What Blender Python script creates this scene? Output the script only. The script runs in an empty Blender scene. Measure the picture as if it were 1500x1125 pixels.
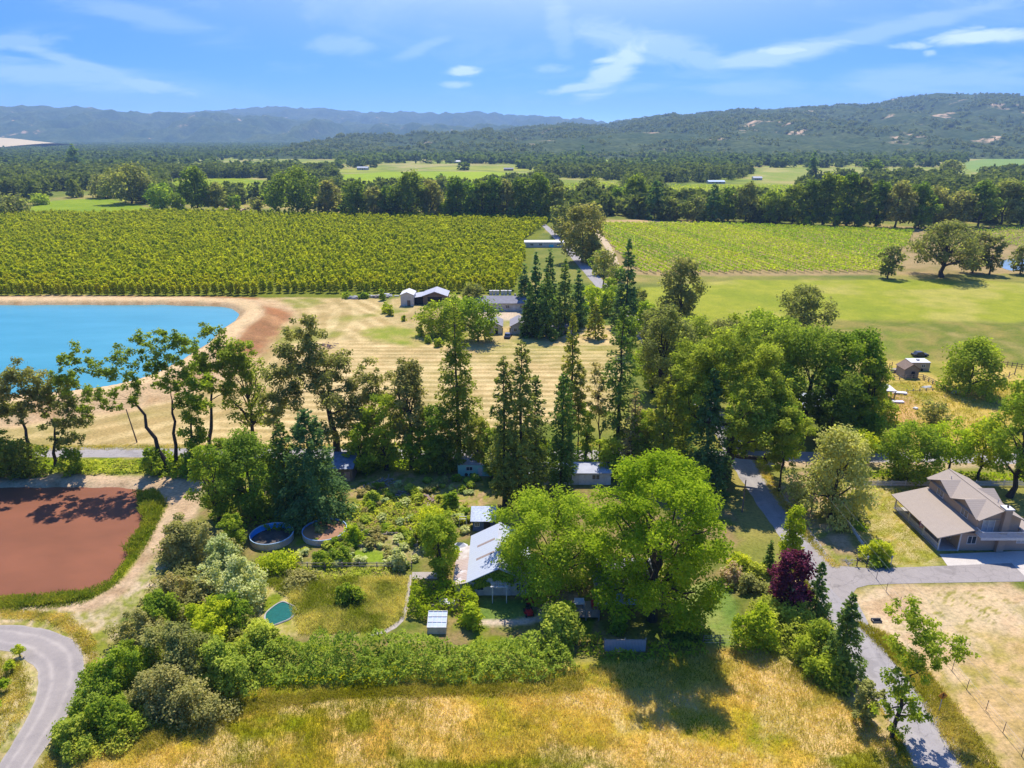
import bpy, math, random
import numpy as np
from mathutils import Vector

SC = bpy.context.scene
COL = SC.collection
RNG = np.random.default_rng(7)
R = math.radians

# ------------------------------------------------------------------ camera: a drone 60 m above a flat valley floor
H = 60.0
PITCH = R(19.2)
FPX = 1041.0
CP, SP = math.cos(PITCH), math.sin(PITCH)

def G(x, y, z=0.0):
    """ground (or height z) point seen at photo pixel x, y"""
    u = (x - 750.0) / FPX; v = (562.5 - y) / FPX
    d = SP - v * CP
    k = (H - z) / d
    return Vector((u * k, (CP + v * SP) * k, z))

def zat(y, Y):
    v = (562.5 - y) / FPX
    return H - Y * (SP - v * CP) / (CP + v * SP)

def depth_of(p):
    return p[1] * CP + (H - p[2]) * SP

def XatY(x, y, Y):
    """world X for photo column x on the upright plane Y (row y)"""
    v = (562.5 - y) / FPX
    return (x - 750.0) / FPX * Y / (CP + v * SP)

cam = bpy.data.cameras.new('camera')
cam.sensor_width = 36.0
cam.lens = 36.0 * FPX / 1500.0
cam.clip_start = 0.5
cam.clip_end = 60000.0
camo = bpy.data.objects.new('camera', cam)
COL.objects.link(camo)
camo.location = (0, 0, H)
camo.rotation_euler = (R(90) - PITCH, 0, 0)
SC.camera = camo

# ------------------------------------------------------------------ noise
_perm = np.random.default_rng(3).permutation(4096)
_vals = np.random.default_rng(4).random(4096)
def _h(ix, iy, s):
    return _vals[_perm[(_perm[(ix + s * 57) & 4095] + iy) & 4095]]
def vnoise(x, y, s=0):
    x = np.asarray(x, float); y = np.asarray(y, float)
    ix = np.floor(x).astype(np.int64); iy = np.floor(y).astype(np.int64)
    fx = x - ix; fy = y - iy
    fx = fx * fx * (3 - 2 * fx); fy = fy * fy * (3 - 2 * fy)
    a = _h(ix, iy, s); b = _h(ix + 1, iy, s); c = _h(ix, iy + 1, s); d = _h(ix + 1, iy + 1, s)
    return (a + (b - a) * fx) * (1 - fy) + (c + (d - c) * fx) * fy
def fbm(x, y, o=4, s=0):
    t = 0.0; a = 0.5; n = 0.0
    for i in range(o):
        t = t + a * vnoise(x * 2 ** i + 13.7 * i, y * 2 ** i - 7.1 * i, s + i); n += a; a *= 0.55
    return t / n
def sstep(a, b, x):
    t = np.clip((x - a) / (b - a), 0, 1); return t * t * (3 - 2 * t)

def sdf(px, py, poly):
    """signed distance (negative inside) to a polygon"""
    poly = np.asarray(poly, float)
    d = np.full(px.shape, 1e18); ins = np.zeros(px.shape, bool)
    n = len(poly)
    for i in range(n):
        ax, ay = poly[i]; bx, by = poly[(i + 1) % n]
        ex, ey = bx - ax, by - ay
        wx, wy = px - ax, py - ay
        t = np.clip((wx * ex + wy * ey) / max(ex * ex + ey * ey, 1e-9), 0, 1)
        dx = wx - ex * t; dy = wy - ey * t
        d = np.minimum(d, dx * dx + dy * dy)
        c = ((ay <= py) & (by > py)) | ((by <= py) & (ay > py))
        with np.errstate(divide='ignore', invalid='ignore'):
            xi = ax + (py - ay) / (by - ay if by != ay else 1e-9) * ex
        ins ^= c & (px < xi)
    d = np.sqrt(d)
    return np.where(ins, -d, d)

def GP(pts, z=0.0):
    return [tuple(G(x, y, z)[:2]) for x, y in pts]

def smooth_poly(p, it=2, closed=True):
    p = [np.array(q, float) for q in p]
    for _ in range(it):
        o = []
        n = len(p)
        if not closed: o.append(p[0])
        for i in range(n if closed else n - 1):
            a, b = p[i], p[(i + 1) % n]
            o.append(a * .75 + b * .25); o.append(a * .25 + b * .75)
        if not closed: o.append(p[-1])
        p = o
    return [tuple(q) for q in p]

# ------------------------------------------------------------------ objects
def mesh_np(name, V, F, mat, r=None, smooth=False, mats=None, mi=None):
    """V (n,3), F (m,k) -> mesh datablock; r is one number per face"""
    me = bpy.data.meshes.new(name)
    V = np.asarray(V, np.float32); F = np.asarray(F, np.int32)
    k = F.shape[1]
    me.vertices.add(len(V)); me.vertices.foreach_set('co', V.ravel())
    me.loops.add(F.size); me.loops.foreach_set('vertex_index', F.ravel())
    me.polygons.add(len(F))
    me.polygons.foreach_set('loop_start', np.arange(0, F.size, k, dtype=np.int32))
    me.polygons.foreach_set('loop_total', np.full(len(F), k, np.int32))
    if smooth: me.polygons.foreach_set('use_smooth', np.ones(len(F), bool))
    for m in (mats or [mat]): me.materials.append(m)
    if mi is not None: me.polygons.foreach_set('material_index', np.asarray(mi, np.int32))
    if r is not None:
        a = me.attributes.new('r', 'FLOAT', 'FACE'); a.data.foreach_set('value', np.asarray(r, np.float32))
    me.update(calc_edges=True)
    me.validate()
    return me

def link(name, me, parent=None, loc=None, rz=0):
    o = bpy.data.objects.new(name, me); COL.objects.link(o)
    if parent is not None: o.parent = parent
    if loc is not None: o.location = loc
    if rz: o.rotation_euler = (0, 0, rz)
    return o

def tag(o, label, cat, group=None):
    o['label'] = label; o['category'] = cat
    if group: o['group'] = group
    return o

def thing(name, label, cat, loc, rz=0, group=None):
    o = bpy.data.objects.new(name, None); COL.objects.link(o)
    o.location = loc; o.rotation_euler = (0, 0, rz); o.empty_display_size = .5
    return tag(o, label, cat, group)

def kind(o, k):
    o['kind'] = k; return o

class MB:
    """collects solid shapes for ONE mesh"""
    def __init__(s): s.v = []; s.f = []
    def add(s, vs, fs):
        b = len(s.v); s.v += [tuple(p) for p in vs]; s.f += [tuple(i + b for i in f) for f in fs]; return s
    def box(s, x0, x1, y0, y1, z0, z1):
        vs = [(x, y, z) for z in (z0, z1) for y in (y0, y1) for x in (x0, x1)]
        return s.add(vs, [(0, 2, 3, 1), (4, 5, 7, 6), (0, 1, 5, 4), (2, 6, 7, 3), (0, 4, 6, 2), (1, 3, 7, 5)])
    def slab(s, q, th):
        """a quad/ngon given thickness along its own normal (downwards)"""
        q = [Vector(p) for p in q]
        n = (q[1] - q[0]).cross(q[2] - q[0]).normalized()
        if n.z < 0: n = -n
        lo = [p - n * th for p in q]; k = len(q)
        fs = [tuple(range(k)), tuple(range(2 * k - 1, k - 1, -1))]
        for i in range(k):
            j = (i + 1) % k; fs.append((i, k + i, k + j, j))
        return s.add(q + lo, fs)
    def prism(s, poly, axis, a, b):
        """polygon (list of 2D) extruded along axis 'x','y' or 'z' from a to b"""
        def P(p, t): return {'x': (t, p[0], p[1]), 'y': (p[0], t, p[1]), 'z': (p[0], p[1], t)}[axis]
        k = len(poly)
        vs = [P(p, a) for p in poly] + [P(p, b) for p in poly]
        fs = [tuple(range(k - 1, -1, -1)), tuple(range(k, 2 * k))]
        for i in range(k):
            j = (i + 1) % k; fs.append((i, j, k + j, k + i))
        return s.add(vs, fs)
    def tube(s, pts, rad, n=6, cap=True):
        pts = [Vector(p) for p in pts]
        if not hasattr(rad, '__len__'): rad = [rad] * len(pts)
        b = []
        for i, p in enumerate(pts):
            t = (pts[min(i + 1, len(pts) - 1)] - pts[max(i - 1, 0)]).normalized()
            u = t.cross(Vector((0, 0, 1)) if abs(t.z) < .9 else Vector((1, 0, 0))).normalized(); w = t.cross(u)
            b += [p + (u * math.cos(2 * math.pi * k / n) + w * math.sin(2 * math.pi * k / n)) * rad[i] for k in range(n)]
        fs = []
        for i in range(len(pts) - 1):
            for k in range(n):
                j = (k + 1) % n; fs.append((i * n + k, i * n + j, (i + 1) * n + j, (i + 1) * n + k))
        if cap:
            fs.append(tuple(range(n - 1, -1, -1))); m = (len(pts) - 1) * n; fs.append(tuple(range(m, m + n)))
        return s.add(b, fs)
    def build(s, name, mat, parent=None, loc=None, smooth=False):
        me = bpy.data.meshes.new(name); me.from_pydata(s.v, [], s.f); me.materials.append(mat)
        if smooth: me.polygons.foreach_set('use_smooth', [True] * len(me.polygons))
        me.update()
        return link(name, me, parent, loc)

# ------------------------------------------------------------------ materials
def newmat(name):
    m = bpy.data.materials.new(name); m.use_nodes = True
    nt = m.node_tree; nt.nodes.clear()
    out = nt.nodes.new('ShaderNodeOutputMaterial')
    return m, nt, out
def nd(nt, t, **kw):
    n = nt.nodes.new('ShaderNode' + t)
    for k, v in kw.items(): setattr(n, k, v)
    return n
def mixc(nt, f, a, b, bt='MIX'):
    n = nd(nt, 'Mix', data_type='RGBA', blend_type=bt)
    for s, v in ((n.inputs[0], f), (n.inputs[6], a), (n.inputs[7], b)):
        if hasattr(v, 'links'): nt.links.new(v, s)
        elif isinstance(v, (int, float)): s.default_value = v
        else: s.default_value = (*v[:3], 1)
    return n.outputs[2]
def noise(nt, scale, detail=4, co='Object', rough=.6, stretch=None):
    tc = nd(nt, 'TexCoord'); src = tc.outputs[co]
    if stretch:
        mp = nd(nt, 'Mapping'); nt.links.new(src, mp.inputs[0]); mp.inputs['Scale'].default_value = stretch; src = mp.outputs[0]
    n = nd(nt, 'TexNoise'); n.inputs['Scale'].default_value = scale; n.inputs['Detail'].default_value = detail
    n.inputs['Roughness'].default_value = rough
    nt.links.new(src, n.inputs['Vector']); return n.outputs['Fac']
def ramp(nt, f, stops):
    n = nd(nt, 'ValToRGB'); e = n.color_ramp.elements
    while len(e) < len(stops): e.new(.5)
    for i, (p, c) in enumerate(stops):
        e[i].position = p; e[i].color = (*c, 1) if len(c) == 3 else c
    nt.links.new(f, n.inputs[0]); return n.outputs[0]

def mat(name, c1, c2=None, scale=2.0, rough=.8, metal=0.0, bump=0.0, stretch=None, spec=.3, detail=5, lo=.35, hi=.65):
    m, nt, out = newmat(name)
    b = nd(nt, 'BsdfPrincipled'); nt.links.new(b.outputs[0], out.inputs[0])
    b.inputs['Roughness'].default_value = rough; b.inputs['Metallic'].default_value = metal
    b.inputs['Specular IOR Level'].default_value = spec
    if c2 is None: c2 = tuple(v * .72 for v in c1)
    f = noise(nt, scale, detail, stretch=stretch)
    nt.links.new(ramp(nt, f, [(lo, c1), (hi, c2)]), b.inputs['Base Color'])
    if bump:
        bp = nd(nt, 'Bump'); bp.inputs['Strength'].default_value = bump; bp.inputs['Distance'].default_value = .1
        f2 = noise(nt, scale * 5, 4, stretch=stretch); nt.links.new(f2, bp.inputs['Height']); nt.links.new(bp.outputs[0], b.inputs['Normal'])
    return m

def bands(name, c1, c2, axis, period, duty=.12, rough=.7, metal=0.0, var=.25, bump=.4, spec=.3, stain=None):
    """boards / shingle courses / metal ribs: thin dark joint every period metres along an object axis"""
    m, nt, out = newmat(name)
    b = nd(nt, 'BsdfPrincipled'); nt.links.new(b.outputs[0], out.inputs[0])
    b.inputs['Roughness'].default_value = rough; b.inputs['Metallic'].default_value = metal
    b.inputs['Specular IOR Level'].default_value = spec
    tc = nd(nt, 'TexCoord'); sp = nd(nt, 'SeparateXYZ'); nt.links.new(tc.outputs['Object'], sp.inputs[0])
    dv = nd(nt, 'Math', operation='DIVIDE'); nt.links.new(sp.outputs['XYZ'.index(axis)], dv.inputs[0]); dv.inputs[1].default_value = period
    fr = nd(nt, 'Math', operation='FRACT'); nt.links.new(dv.outputs[0], fr.inputs[0])
    lt = nd(nt, 'Math', operation='LESS_THAN'); nt.links.new(fr.outputs[0], lt.inputs[0]); lt.inputs[1].default_value = duty
    f = noise(nt, 1.3, 6); f2 = noise(nt, 14, 3)
    base = mixc(nt, f, tuple(v * (1 - var) for v in c1), tuple(min(1, v * (1 + var)) for v in c1))
    base = mixc(nt, .35, base, mixc(nt, f2, tuple(v * .6 for v in c1), tuple(min(1, v * 1.4) for v in c1)))
    if stain: base = mixc(nt, ramp(nt, noise(nt, .5, 6), [(.52, (0, 0, 0)), (.66, (1, 1, 1))]), base, stain)
    base = mixc(nt, lt.outputs[0], base, c2)
    nt.links.new(base, b.inputs['Base Color'])
    if bump:
        bp = nd(nt, 'Bump'); bp.inputs['Strength'].default_value = bump; bp.inputs['Distance'].default_value = .03
        nt.links.new(fr.outputs[0], bp.inputs['Height']); nt.links.new(bp.outputs[0], b.inputs['Normal'])
    return m

def leafmat(name, a, b, tr=.42, hue=.05):
    tr = min(.56, tr + .13)
    a = tuple(min(.6, v * k) for v, k in zip(a, (2.75, 2.25, 1.5))); b = tuple(min(.75, v * k) for v, k in zip(b, (2.3, 1.85, 1.35)))
    """thin leaves: diffuse + light shining through; colour varies leaf by leaf and a little tree by tree"""
    m, nt, out = newmat(name)
    at = nd(nt, 'Attribute', attribute_name='r'); oi = nd(nt, 'ObjectInfo')
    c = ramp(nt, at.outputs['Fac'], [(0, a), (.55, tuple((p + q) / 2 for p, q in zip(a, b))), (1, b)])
    hs = nd(nt, 'HueSaturation'); nt.links.new(c, hs.inputs['Color'])
    mr = nd(nt, 'MapRange'); nt.links.new(oi.outputs['Random'], mr.inputs[0]); mr.inputs[3].default_value = .5 - hue * .35; mr.inputs[4].default_value = .5 + hue * .35
    nt.links.new(mr.outputs[0], hs.inputs['Hue'])
    mv = nd(nt, 'MapRange'); nt.links.new(oi.outputs['Random'], mv.inputs[0]); mv.inputs[3].default_value = 1 + hue * 2.5; mv.inputs[4].default_value = 1 - hue * 2.5
    nt.links.new(mv.outputs[0], hs.inputs['Value'])
    d = nd(nt, 'BsdfDiffuse'); t = nd(nt, 'BsdfTranslucent'); mx = nd(nt, 'MixShader'); mx.inputs[0].default_value = tr
    nt.links.new(hs.outputs[0], d.inputs[0])
    tc = mixc(nt, 1.0, hs.outputs[0], (1.18, 1.28, .6), 'MULTIPLY')
    nt.links.new(tc, t.inputs[0]); nt.links.new(d.outputs[0], mx.inputs[1]); nt.links.new(t.outputs[0], mx.inputs[2])
    nt.links.new(mx.outputs[0], out.inputs[0])
    return m
# ------------------------------------------------------------------ foliage
def unit(a):
    return a / np.maximum(np.linalg.norm(a, axis=-1, keepdims=True), 1e-9)

def leaf_quads(C, N, S, rng, T=None, asp=1.35):
    """little kite-shaped leaf faces: centres C, normals N, sizes S, optional long direction T"""
    n = len(C); N = unit(N)
    if T is None: T = rng.normal(size=(n, 3))
    t = T - (T * N).sum(1, keepdims=True) * N; t = unit(t); b = np.cross(N, t)
    S = np.asarray(S).reshape(-1, 1)
    a = t * S * asp * .6; w = b * S * .52
    k = rng.uniform(-.35, .35, (n, 1)) * a
    V = np.stack([C - a, C + w + k, C + a, C - w + k], 1).reshape(-1, 3)
    F = np.arange(4 * n, dtype=np.int32).reshape(-1, 4)
    return V, F

def rand_dirs(n, rng):
    return unit(rng.normal(size=(n, 3)))

def limb(a, b, sag, rng, k=5):
    a = np.array(a, float); b = np.array(b, float)
    d = b - a; L = np.linalg.norm(d)
    j = rng.normal(size=3) * L * .07
    out = []
    for i in range(k + 1):
        t = i / k
        p = a + d * t; p[2] += sag * L * math.sin(math.pi * t)
        p += j * math.sin(math.pi * t) + (rng.normal(size=3) * L * .02 if 0 < i < k else 0)
        out.append(p)
    return out

def broadleaf(rng, Ht, W, s, form='round', fork=.25, cov=3.5, nclump=40, rc=.15, lean=(0, 0), limbs=10, trunk=.022,
              irr=.3, flat=.75, maxn=48000, up=.35, sun_side=0, droop=0.0, forks=1):
    """returns (MB trunk, crown V, F, r)"""
    tb = MB()
    cb = fork * Ht
    Hc = Ht - cb
    lean = np.array([lean[0], lean[1]], float)
    ax = lambda z: lean * (np.clip(np.asarray(z, float) / Ht, 0, 1)[..., None] ** 1.4)
    i = np.arange(nclump)
    zr = (i + rng.uniform(0, 1, nclump)) / nclump
    if form == 'round':
        zr = zr ** .85; prof = np.sqrt(np.clip(1 - (1.9 * zr - .95) ** 2, .02, 1)) ** .8
    elif form == 'oak':
        zr = .08 + .92 * zr; prof = np.sin(np.pi * np.clip(zr * .8 + .16, 0, 1)) ** .7
    elif form == 'tall':
        prof = np.sin(np.pi * np.clip(zr * .86 + .07, 0, 1)) ** .6
    elif form == 'poplar':
        prof = np.sin(np.pi * np.clip(zr * .92 + .05, 0, 1)) ** .45
    elif form == 'vase':
        prof = .35 + .65 * np.sin(np.pi * np.clip(zr * .75 + .1, 0, 1))
    elif form == 'dome':
        prof = np.sqrt(np.clip(1 - zr ** 2, .03, 1))
    else:
        prof = np.ones(nclump)
    ang = i * 2.39996 + rng.uniform(-.5, .5, nclump)
    ph = rng.uniform(0, 6.28, 4)
    wob = 1 + irr * (.6 * np.sin(2 * ang + ph[0] + zr * 3) + .5 * np.sin(3 * ang + ph[1]) + .4 * np.sin(5 * ang + ph[2] + 4 * zr))
    R0 = W * .5 * (1 - rc * 1.0)
    rad = R0 * prof * np.sqrt(rng.uniform(.22, 1, nclump)) * np.clip(wob, .35, 1.4)
    rcs = W * rc * rng.uniform(.65, 1.3, nclump)
    cz = cb + zr * (Hc - rcs * flat * .8) * 1.0
    cxy = ax(cz) + np.stack([np.cos(ang) * rad, np.sin(ang) * rad], 1)
    C0 = np.column_stack([cxy, cz])
    if droop: C0[:, 2] -= droop * Hc * (rad / (W * .5)) ** 2
    area = math.pi / 4 * W * Hc
    n = int(min(maxn, max(60, cov * area / (.55 * s * s))))
    w = rcs ** 2; ci = rng.choice(nclump, n, p=w / w.sum())
    d = rand_dirs(n, rng); d[:, 2] = d[:, 2] * 1.0 + .15; d = unit(d)
    rr = (rng.uniform(0, 1, n) ** .42)[:, None] * rcs[ci][:, None]
    lump = 1 + .28 * np.sin(d[:, :1] * 7 + ci[:, None]) * np.sin(d[:, 1:2] * 6 + 2 * ci[:, None])
    off = d * rr * lump; off[:, 2] *= flat
    C = C0[ci] + off
    if droop: C[:, 2] -= droop * rng.uniform(0, 1, n) ** 2 * rcs[ci] * 2.2
    C[:, 2] = np.maximum(C[:, 2], .15)
    N = .45 * d + rng.normal(size=(n, 3)) * .42; N[:, 2] += up + .25
    S = s * rng.uniform(.65, 1.3, n)
    T = None
    if droop: T = rng.normal(size=(n, 3)) * .5; T[:, 2] -= 1
    V, F = leaf_quads(C, N, S, rng, T)
    cl = rng.uniform(0, 1, nclump)
    r = np.clip(.5 * cl[ci] + .5 * rng.uniform(0, 1, n), 0, 1)
    # wood
    rt = max(.05, trunk * Ht)
    tops = []
    for f in range(forks):
        fo = rng.normal(size=2) * W * .05 * (forks > 1)
        zt = cb + Hc * .45
        pts = []; rads = []
        for k in range(7):
            t = k / 6; z = zt * t - .15 * (k == 0)
            q = ax(np.array([z]))[0] + fo * t + rng.normal(size=2) * rt * .5 * (0 < k)
            pts.append((q[0], q[1], z)); rads.append(rt * (1.35 if k == 0 else 1 - .62 * t))
        tb.tube(pts, rads, 7); tops.append((pts, rads))
    order = rng.permutation(nclump)[:limbs]
    for q in order:
        pts, rads = tops[int(q) % forks]
        cz_ = C0[q, 2]
        st = np.clip((cz_ - .35 * Hc) / (pts[-1][2]), .42, .98)
        k = int(st * 6); base = pts[k]
        L = limb(base, C0[q] + np.array([0, 0, rcs[q] * .2]), .06, rng)
        r0 = min(rads[k] * .6, rt * .55)
        tb.tube(L, [r0 * (1 - .8 * j / 5) for j in range(6)], 5, cap=False)
        for _ in range(2):
            e = L[3] + rand_dirs(1, rng)[0] * rcs[q] * 1.3 + np.array([0, 0, .2 * rcs[q]])
            tb.tube(limb(L[3], e, .05, rng, 3), [r0 * .35, r0 * .28, r0 * .2, r0 * .08], 4, cap=False)
    return tb, V, F, r

def conifer(rng, Ht, W, s, form='cone', bare=.1, cov=3.5, dens=1.0, droop=.15, trunk=.014, maxn=40000, sparse=0.0, wood=30, tip=.04):
    tb = MB()
    rt = max(.06, trunk * Ht)
    pts = [(rng.normal() * rt * .25, rng.normal() * rt * .25, Ht * t - .15 * (t == 0)) for t in np.linspace(0, 1, 8)]
    pts[0] = (0, 0, -.15)
    tb.tube(pts, [rt * (1.25 if i == 0 else 1 - .93 * i / 7) for i in range(8)], 7)
    zb = bare * Ht
    nb = int(max(60, (Ht - zb) / (W * .021) * dens))
    zr = np.sort(rng.uniform(0, 1, nb) ** (1.05))
    if form == 'cone': L = (1 - zr) ** .8
    elif form == 'column': L = np.sin(np.pi * np.clip(.28 + .72 * zr, 0, 1)) ** .55
    elif form == 'pine': L = (1 - zr) ** .5 * (.55 + .45 * np.clip(zr * 4, 0, 1)) * (.7 + .3 * rng.uniform(0, 1, nb))
    else: L = (1 - zr) ** .72 * (.6 + .4 * np.clip(zr * 4, 0, 1)) * 1.12
    L = W * .74 * (tip + (1 - tip) * L) * rng.uniform(.72, 1.08, nb)
    if sparse: L = L * np.where(rng.uniform(0, 1, nb) < sparse, rng.uniform(.2, .6, nb), 1)
    zz = zb + zr * (Ht - zb) * .985
    az = np.arange(nb) * 2.39996 + rng.uniform(-.6, .6, nb)
    D = np.column_stack([np.cos(az), np.sin(az)])
    slope = np.interp(zr, [0, .6, 1], [-droop, .05, .7]) + rng.normal(size=nb) * .05
    area = .5 * W * (Ht - zb) * 1.1
    n = int(min(maxn, max(80, cov * area / (.5 * s * s))))
    w = L ** 1.1; bi = rng.choice(nb, n, p=w / w.sum())
    t = rng.uniform(.05, 1, n) ** .6
    lat = rng.normal(size=n) * L[bi] * .15 * (1.15 - t) ** .5
    P = D[bi] * (L[bi] * t)[:, None]; Q = np.column_stack([-D[bi][:, 1], D[bi][:, 0]]) * lat[:, None]
    z = zz[bi] + L[bi] * t * slope[bi] - droop * .5 * L[bi] * t ** 2 + rng.normal(size=n) * L[bi] * .1 - np.abs(lat) * .18
    C = np.column_stack([P + Q, np.maximum(z, .2)])
    N = rng.normal(size=(n, 3)) * .5; N[:, 2] += .8; N[:, :2] += D[bi] * .3
    T = np.column_stack([D[bi] + rng.normal(size=(n, 2)) * .5, slope[bi] - .25])
    V, F = leaf_quads(C, N, s * rng.uniform(.6, 1.3, n), rng, T, 1.6)
    cl = rng.uniform(0, 1, nb)
    r = np.clip(.45 * cl[bi] + .35 * rng.uniform(0, 1, n) + .25 * t * rng.uniform(0, 1, n), 0, 1)
    for q in rng.permutation(nb)[:wood]:
        e = np.array([*(D[q] * L[q] * .92), zz[q] + L[q] * .92 * slope[q] - droop * .4 * L[q]])
        x0 = np.array([0, 0, zz[q]])
        m = x0 * .5 + e * .5 + np.array([0, 0, .06 * L[q]])
        r0 = min(rt * .35, .016 * L[q] + .03)
        tb.tube([x0, m, e], [r0, r0 * .7, r0 * .2], 4, cap=False)
    return tb, V, F, r

def heap(rng, W, D, Ht, s, cov=3.0, nclump=26, rc=.2, up=.45, maxn=16000, irr=.55):
    """a shrub: overlapping clumps of leaves from the ground up"""
    i = np.arange(nclump); a = i * 2.39996 + rng.uniform(-.5, .5, nclump)
    q = np.sqrt((i + .5) / nclump)
    wob = 1 + irr * np.sin(2 * a + rng.uniform(0, 6)) * .6 + irr * np.sin(3 * a + rng.uniform(0, 6)) * .5
    cx = np.cos(a) * q * W * .5 * (1 - rc) * wob; cy = np.sin(a) * q * D * .5 * (1 - rc) * wob
    top = Ht * np.sqrt(np.clip(1.05 - q ** 2 * .8, 0, 1)) * rng.uniform(.5, 1.12, nclump)
    rcs = (W + D) * .5 * rc * rng.uniform(.45, 1.25, nclump)
    area = W * Ht * .8 + W * D * .5
    n = int(min(maxn, max(50, cov * area / (.55 * s * s))))
    ci = rng.choice(nclump, n, p=(rcs * top) / (rcs * top).sum())
    d = rand_dirs(n, rng)
    hz = top[ci]
    zc = np.where(rng.uniform(0, 1, n) < .62, hz - rcs[ci] * .6, rng.uniform(.1, 1, n) * np.maximum(hz - rcs[ci] * .6, .1))
    rr = (rng.uniform(0, 1, n) ** .5) * 1.2 * rcs[ci]
    C = np.column_stack([cx[ci], cy[ci], np.maximum(zc, rcs[ci] * .3)]) + d * rr[:, None] * np.array([1, 1, .8])
    C[:, 2] = np.clip(C[:, 2], .05, None)
    N = d * .45 + rng.normal(size=(n, 3)) * .42; N[:, 2] += up + .15
    V, F = leaf_quads(C, N, s * rng.uniform(.65, 1.3, n), rng)
    cl = rng.uniform(0, 1, nclump)
    return V, F, np.clip(.5 * cl[ci] + .5 * rng.uniform(0, 1, n), 0, 1)

def sample_poly(poly, n, rng):
    poly = np.asarray(poly, float); lo = poly.min(0); hi = poly.max(0); out = []
    got = 0
    while got < n:
        p = rng.uniform(lo, hi, (n * 2, 2)); p = p[sdf(p[:, 0], p[:, 1], poly) < 0]; out.append(p); got += len(p)
    return np.concatenate(out)[:n]

def thicket(poly, h, s, rng, dens, edge=1.6, seed=5, fill=.5, up=.45, lump=2.2):
    """a bramble-like mass over a ground polygon with a lumpy top and a rounded edge"""
    A = abs(sum(poly[i][0] * poly[(i + 1) % len(poly)][1] - poly[(i + 1) % len(poly)][0] * poly[i][1] for i in range(len(poly)))) / 2
    n = int(A * dens)
    p = sample_poly(poly, n, rng)
    d = -sdf(p[:, 0], p[:, 1], poly)
    d = d + (fbm(p[:, 0] / 1.6, p[:, 1] / 1.6, 3, seed + 9) - .5) * edge * 1.6
    k = d > 0; p = p[k]; d = d[k]; n = len(p)
    hh = h * np.sqrt(np.clip(d / edge, 0.02, 1)) * np.clip(.05 + 1.25 * fbm(p[:, 0] / lump, p[:, 1] / lump, 3, seed) + .7 * (vnoise(p[:, 0] / .9, p[:, 1] / .9, seed + 4) - .5), .12, 1.5)
    z = hh * np.where(rng.uniform(0, 1, n) < fill, rng.uniform(.82, 1.05, n), rng.uniform(.05, 1, n))
    C = np.column_stack([p, np.maximum(z, .05)])
    N = rng.normal(size=(n, 3)) * .6; N[:, 2] += up + .3
    V, F = leaf_quads(C, N, s * rng.uniform(.6, 1.35, n), rng)
    r = np.clip(.5 * fbm(p[:, 0] / 1.1, p[:, 1] / 1.1, 3, seed + 3) + .5 * (fbm(p[:, 0] / 6, p[:, 1] / 5, 2, seed + 6) - .5) - .05 + .45 * rng.uniform(0, 1, n), 0, 1)
    return V, F, r

def blades(P, h, wd, rng, r, lean=.35, k=1):
    """upright grass blades as narrow triangles-with-a-bend (one quad each)"""
    n = len(P)
    a = rng.uniform(0, 6.283, n); u = np.column_stack([np.cos(a), np.sin(a), np.zeros(n)])
    h = np.asarray(h).reshape(-1, 1); w = (wd * rng.uniform(.6, 1.4, n)).reshape(-1, 1)
    l = rng.normal(size=(n, 2)) * lean
    top = np.column_stack([P[:, 0] + l[:, 0] * h[:, 0], P[:, 1] + l[:, 1] * h[:, 0], P[:, 2] + h[:, 0] * .95])
    mid = np.column_stack([P[:, 0] + l[:, 0] * h[:, 0] * .3, P[:, 1] + l[:, 1] * h[:, 0] * .3, P[:, 2] + h[:, 0] * .5])
    V = np.stack([P - u * w, mid + u * w * .9, top, mid - u * w * .9], 1).reshape(-1, 3)
    return V, np.arange(4 * n, dtype=np.int32).reshape(-1, 4), r

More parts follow.
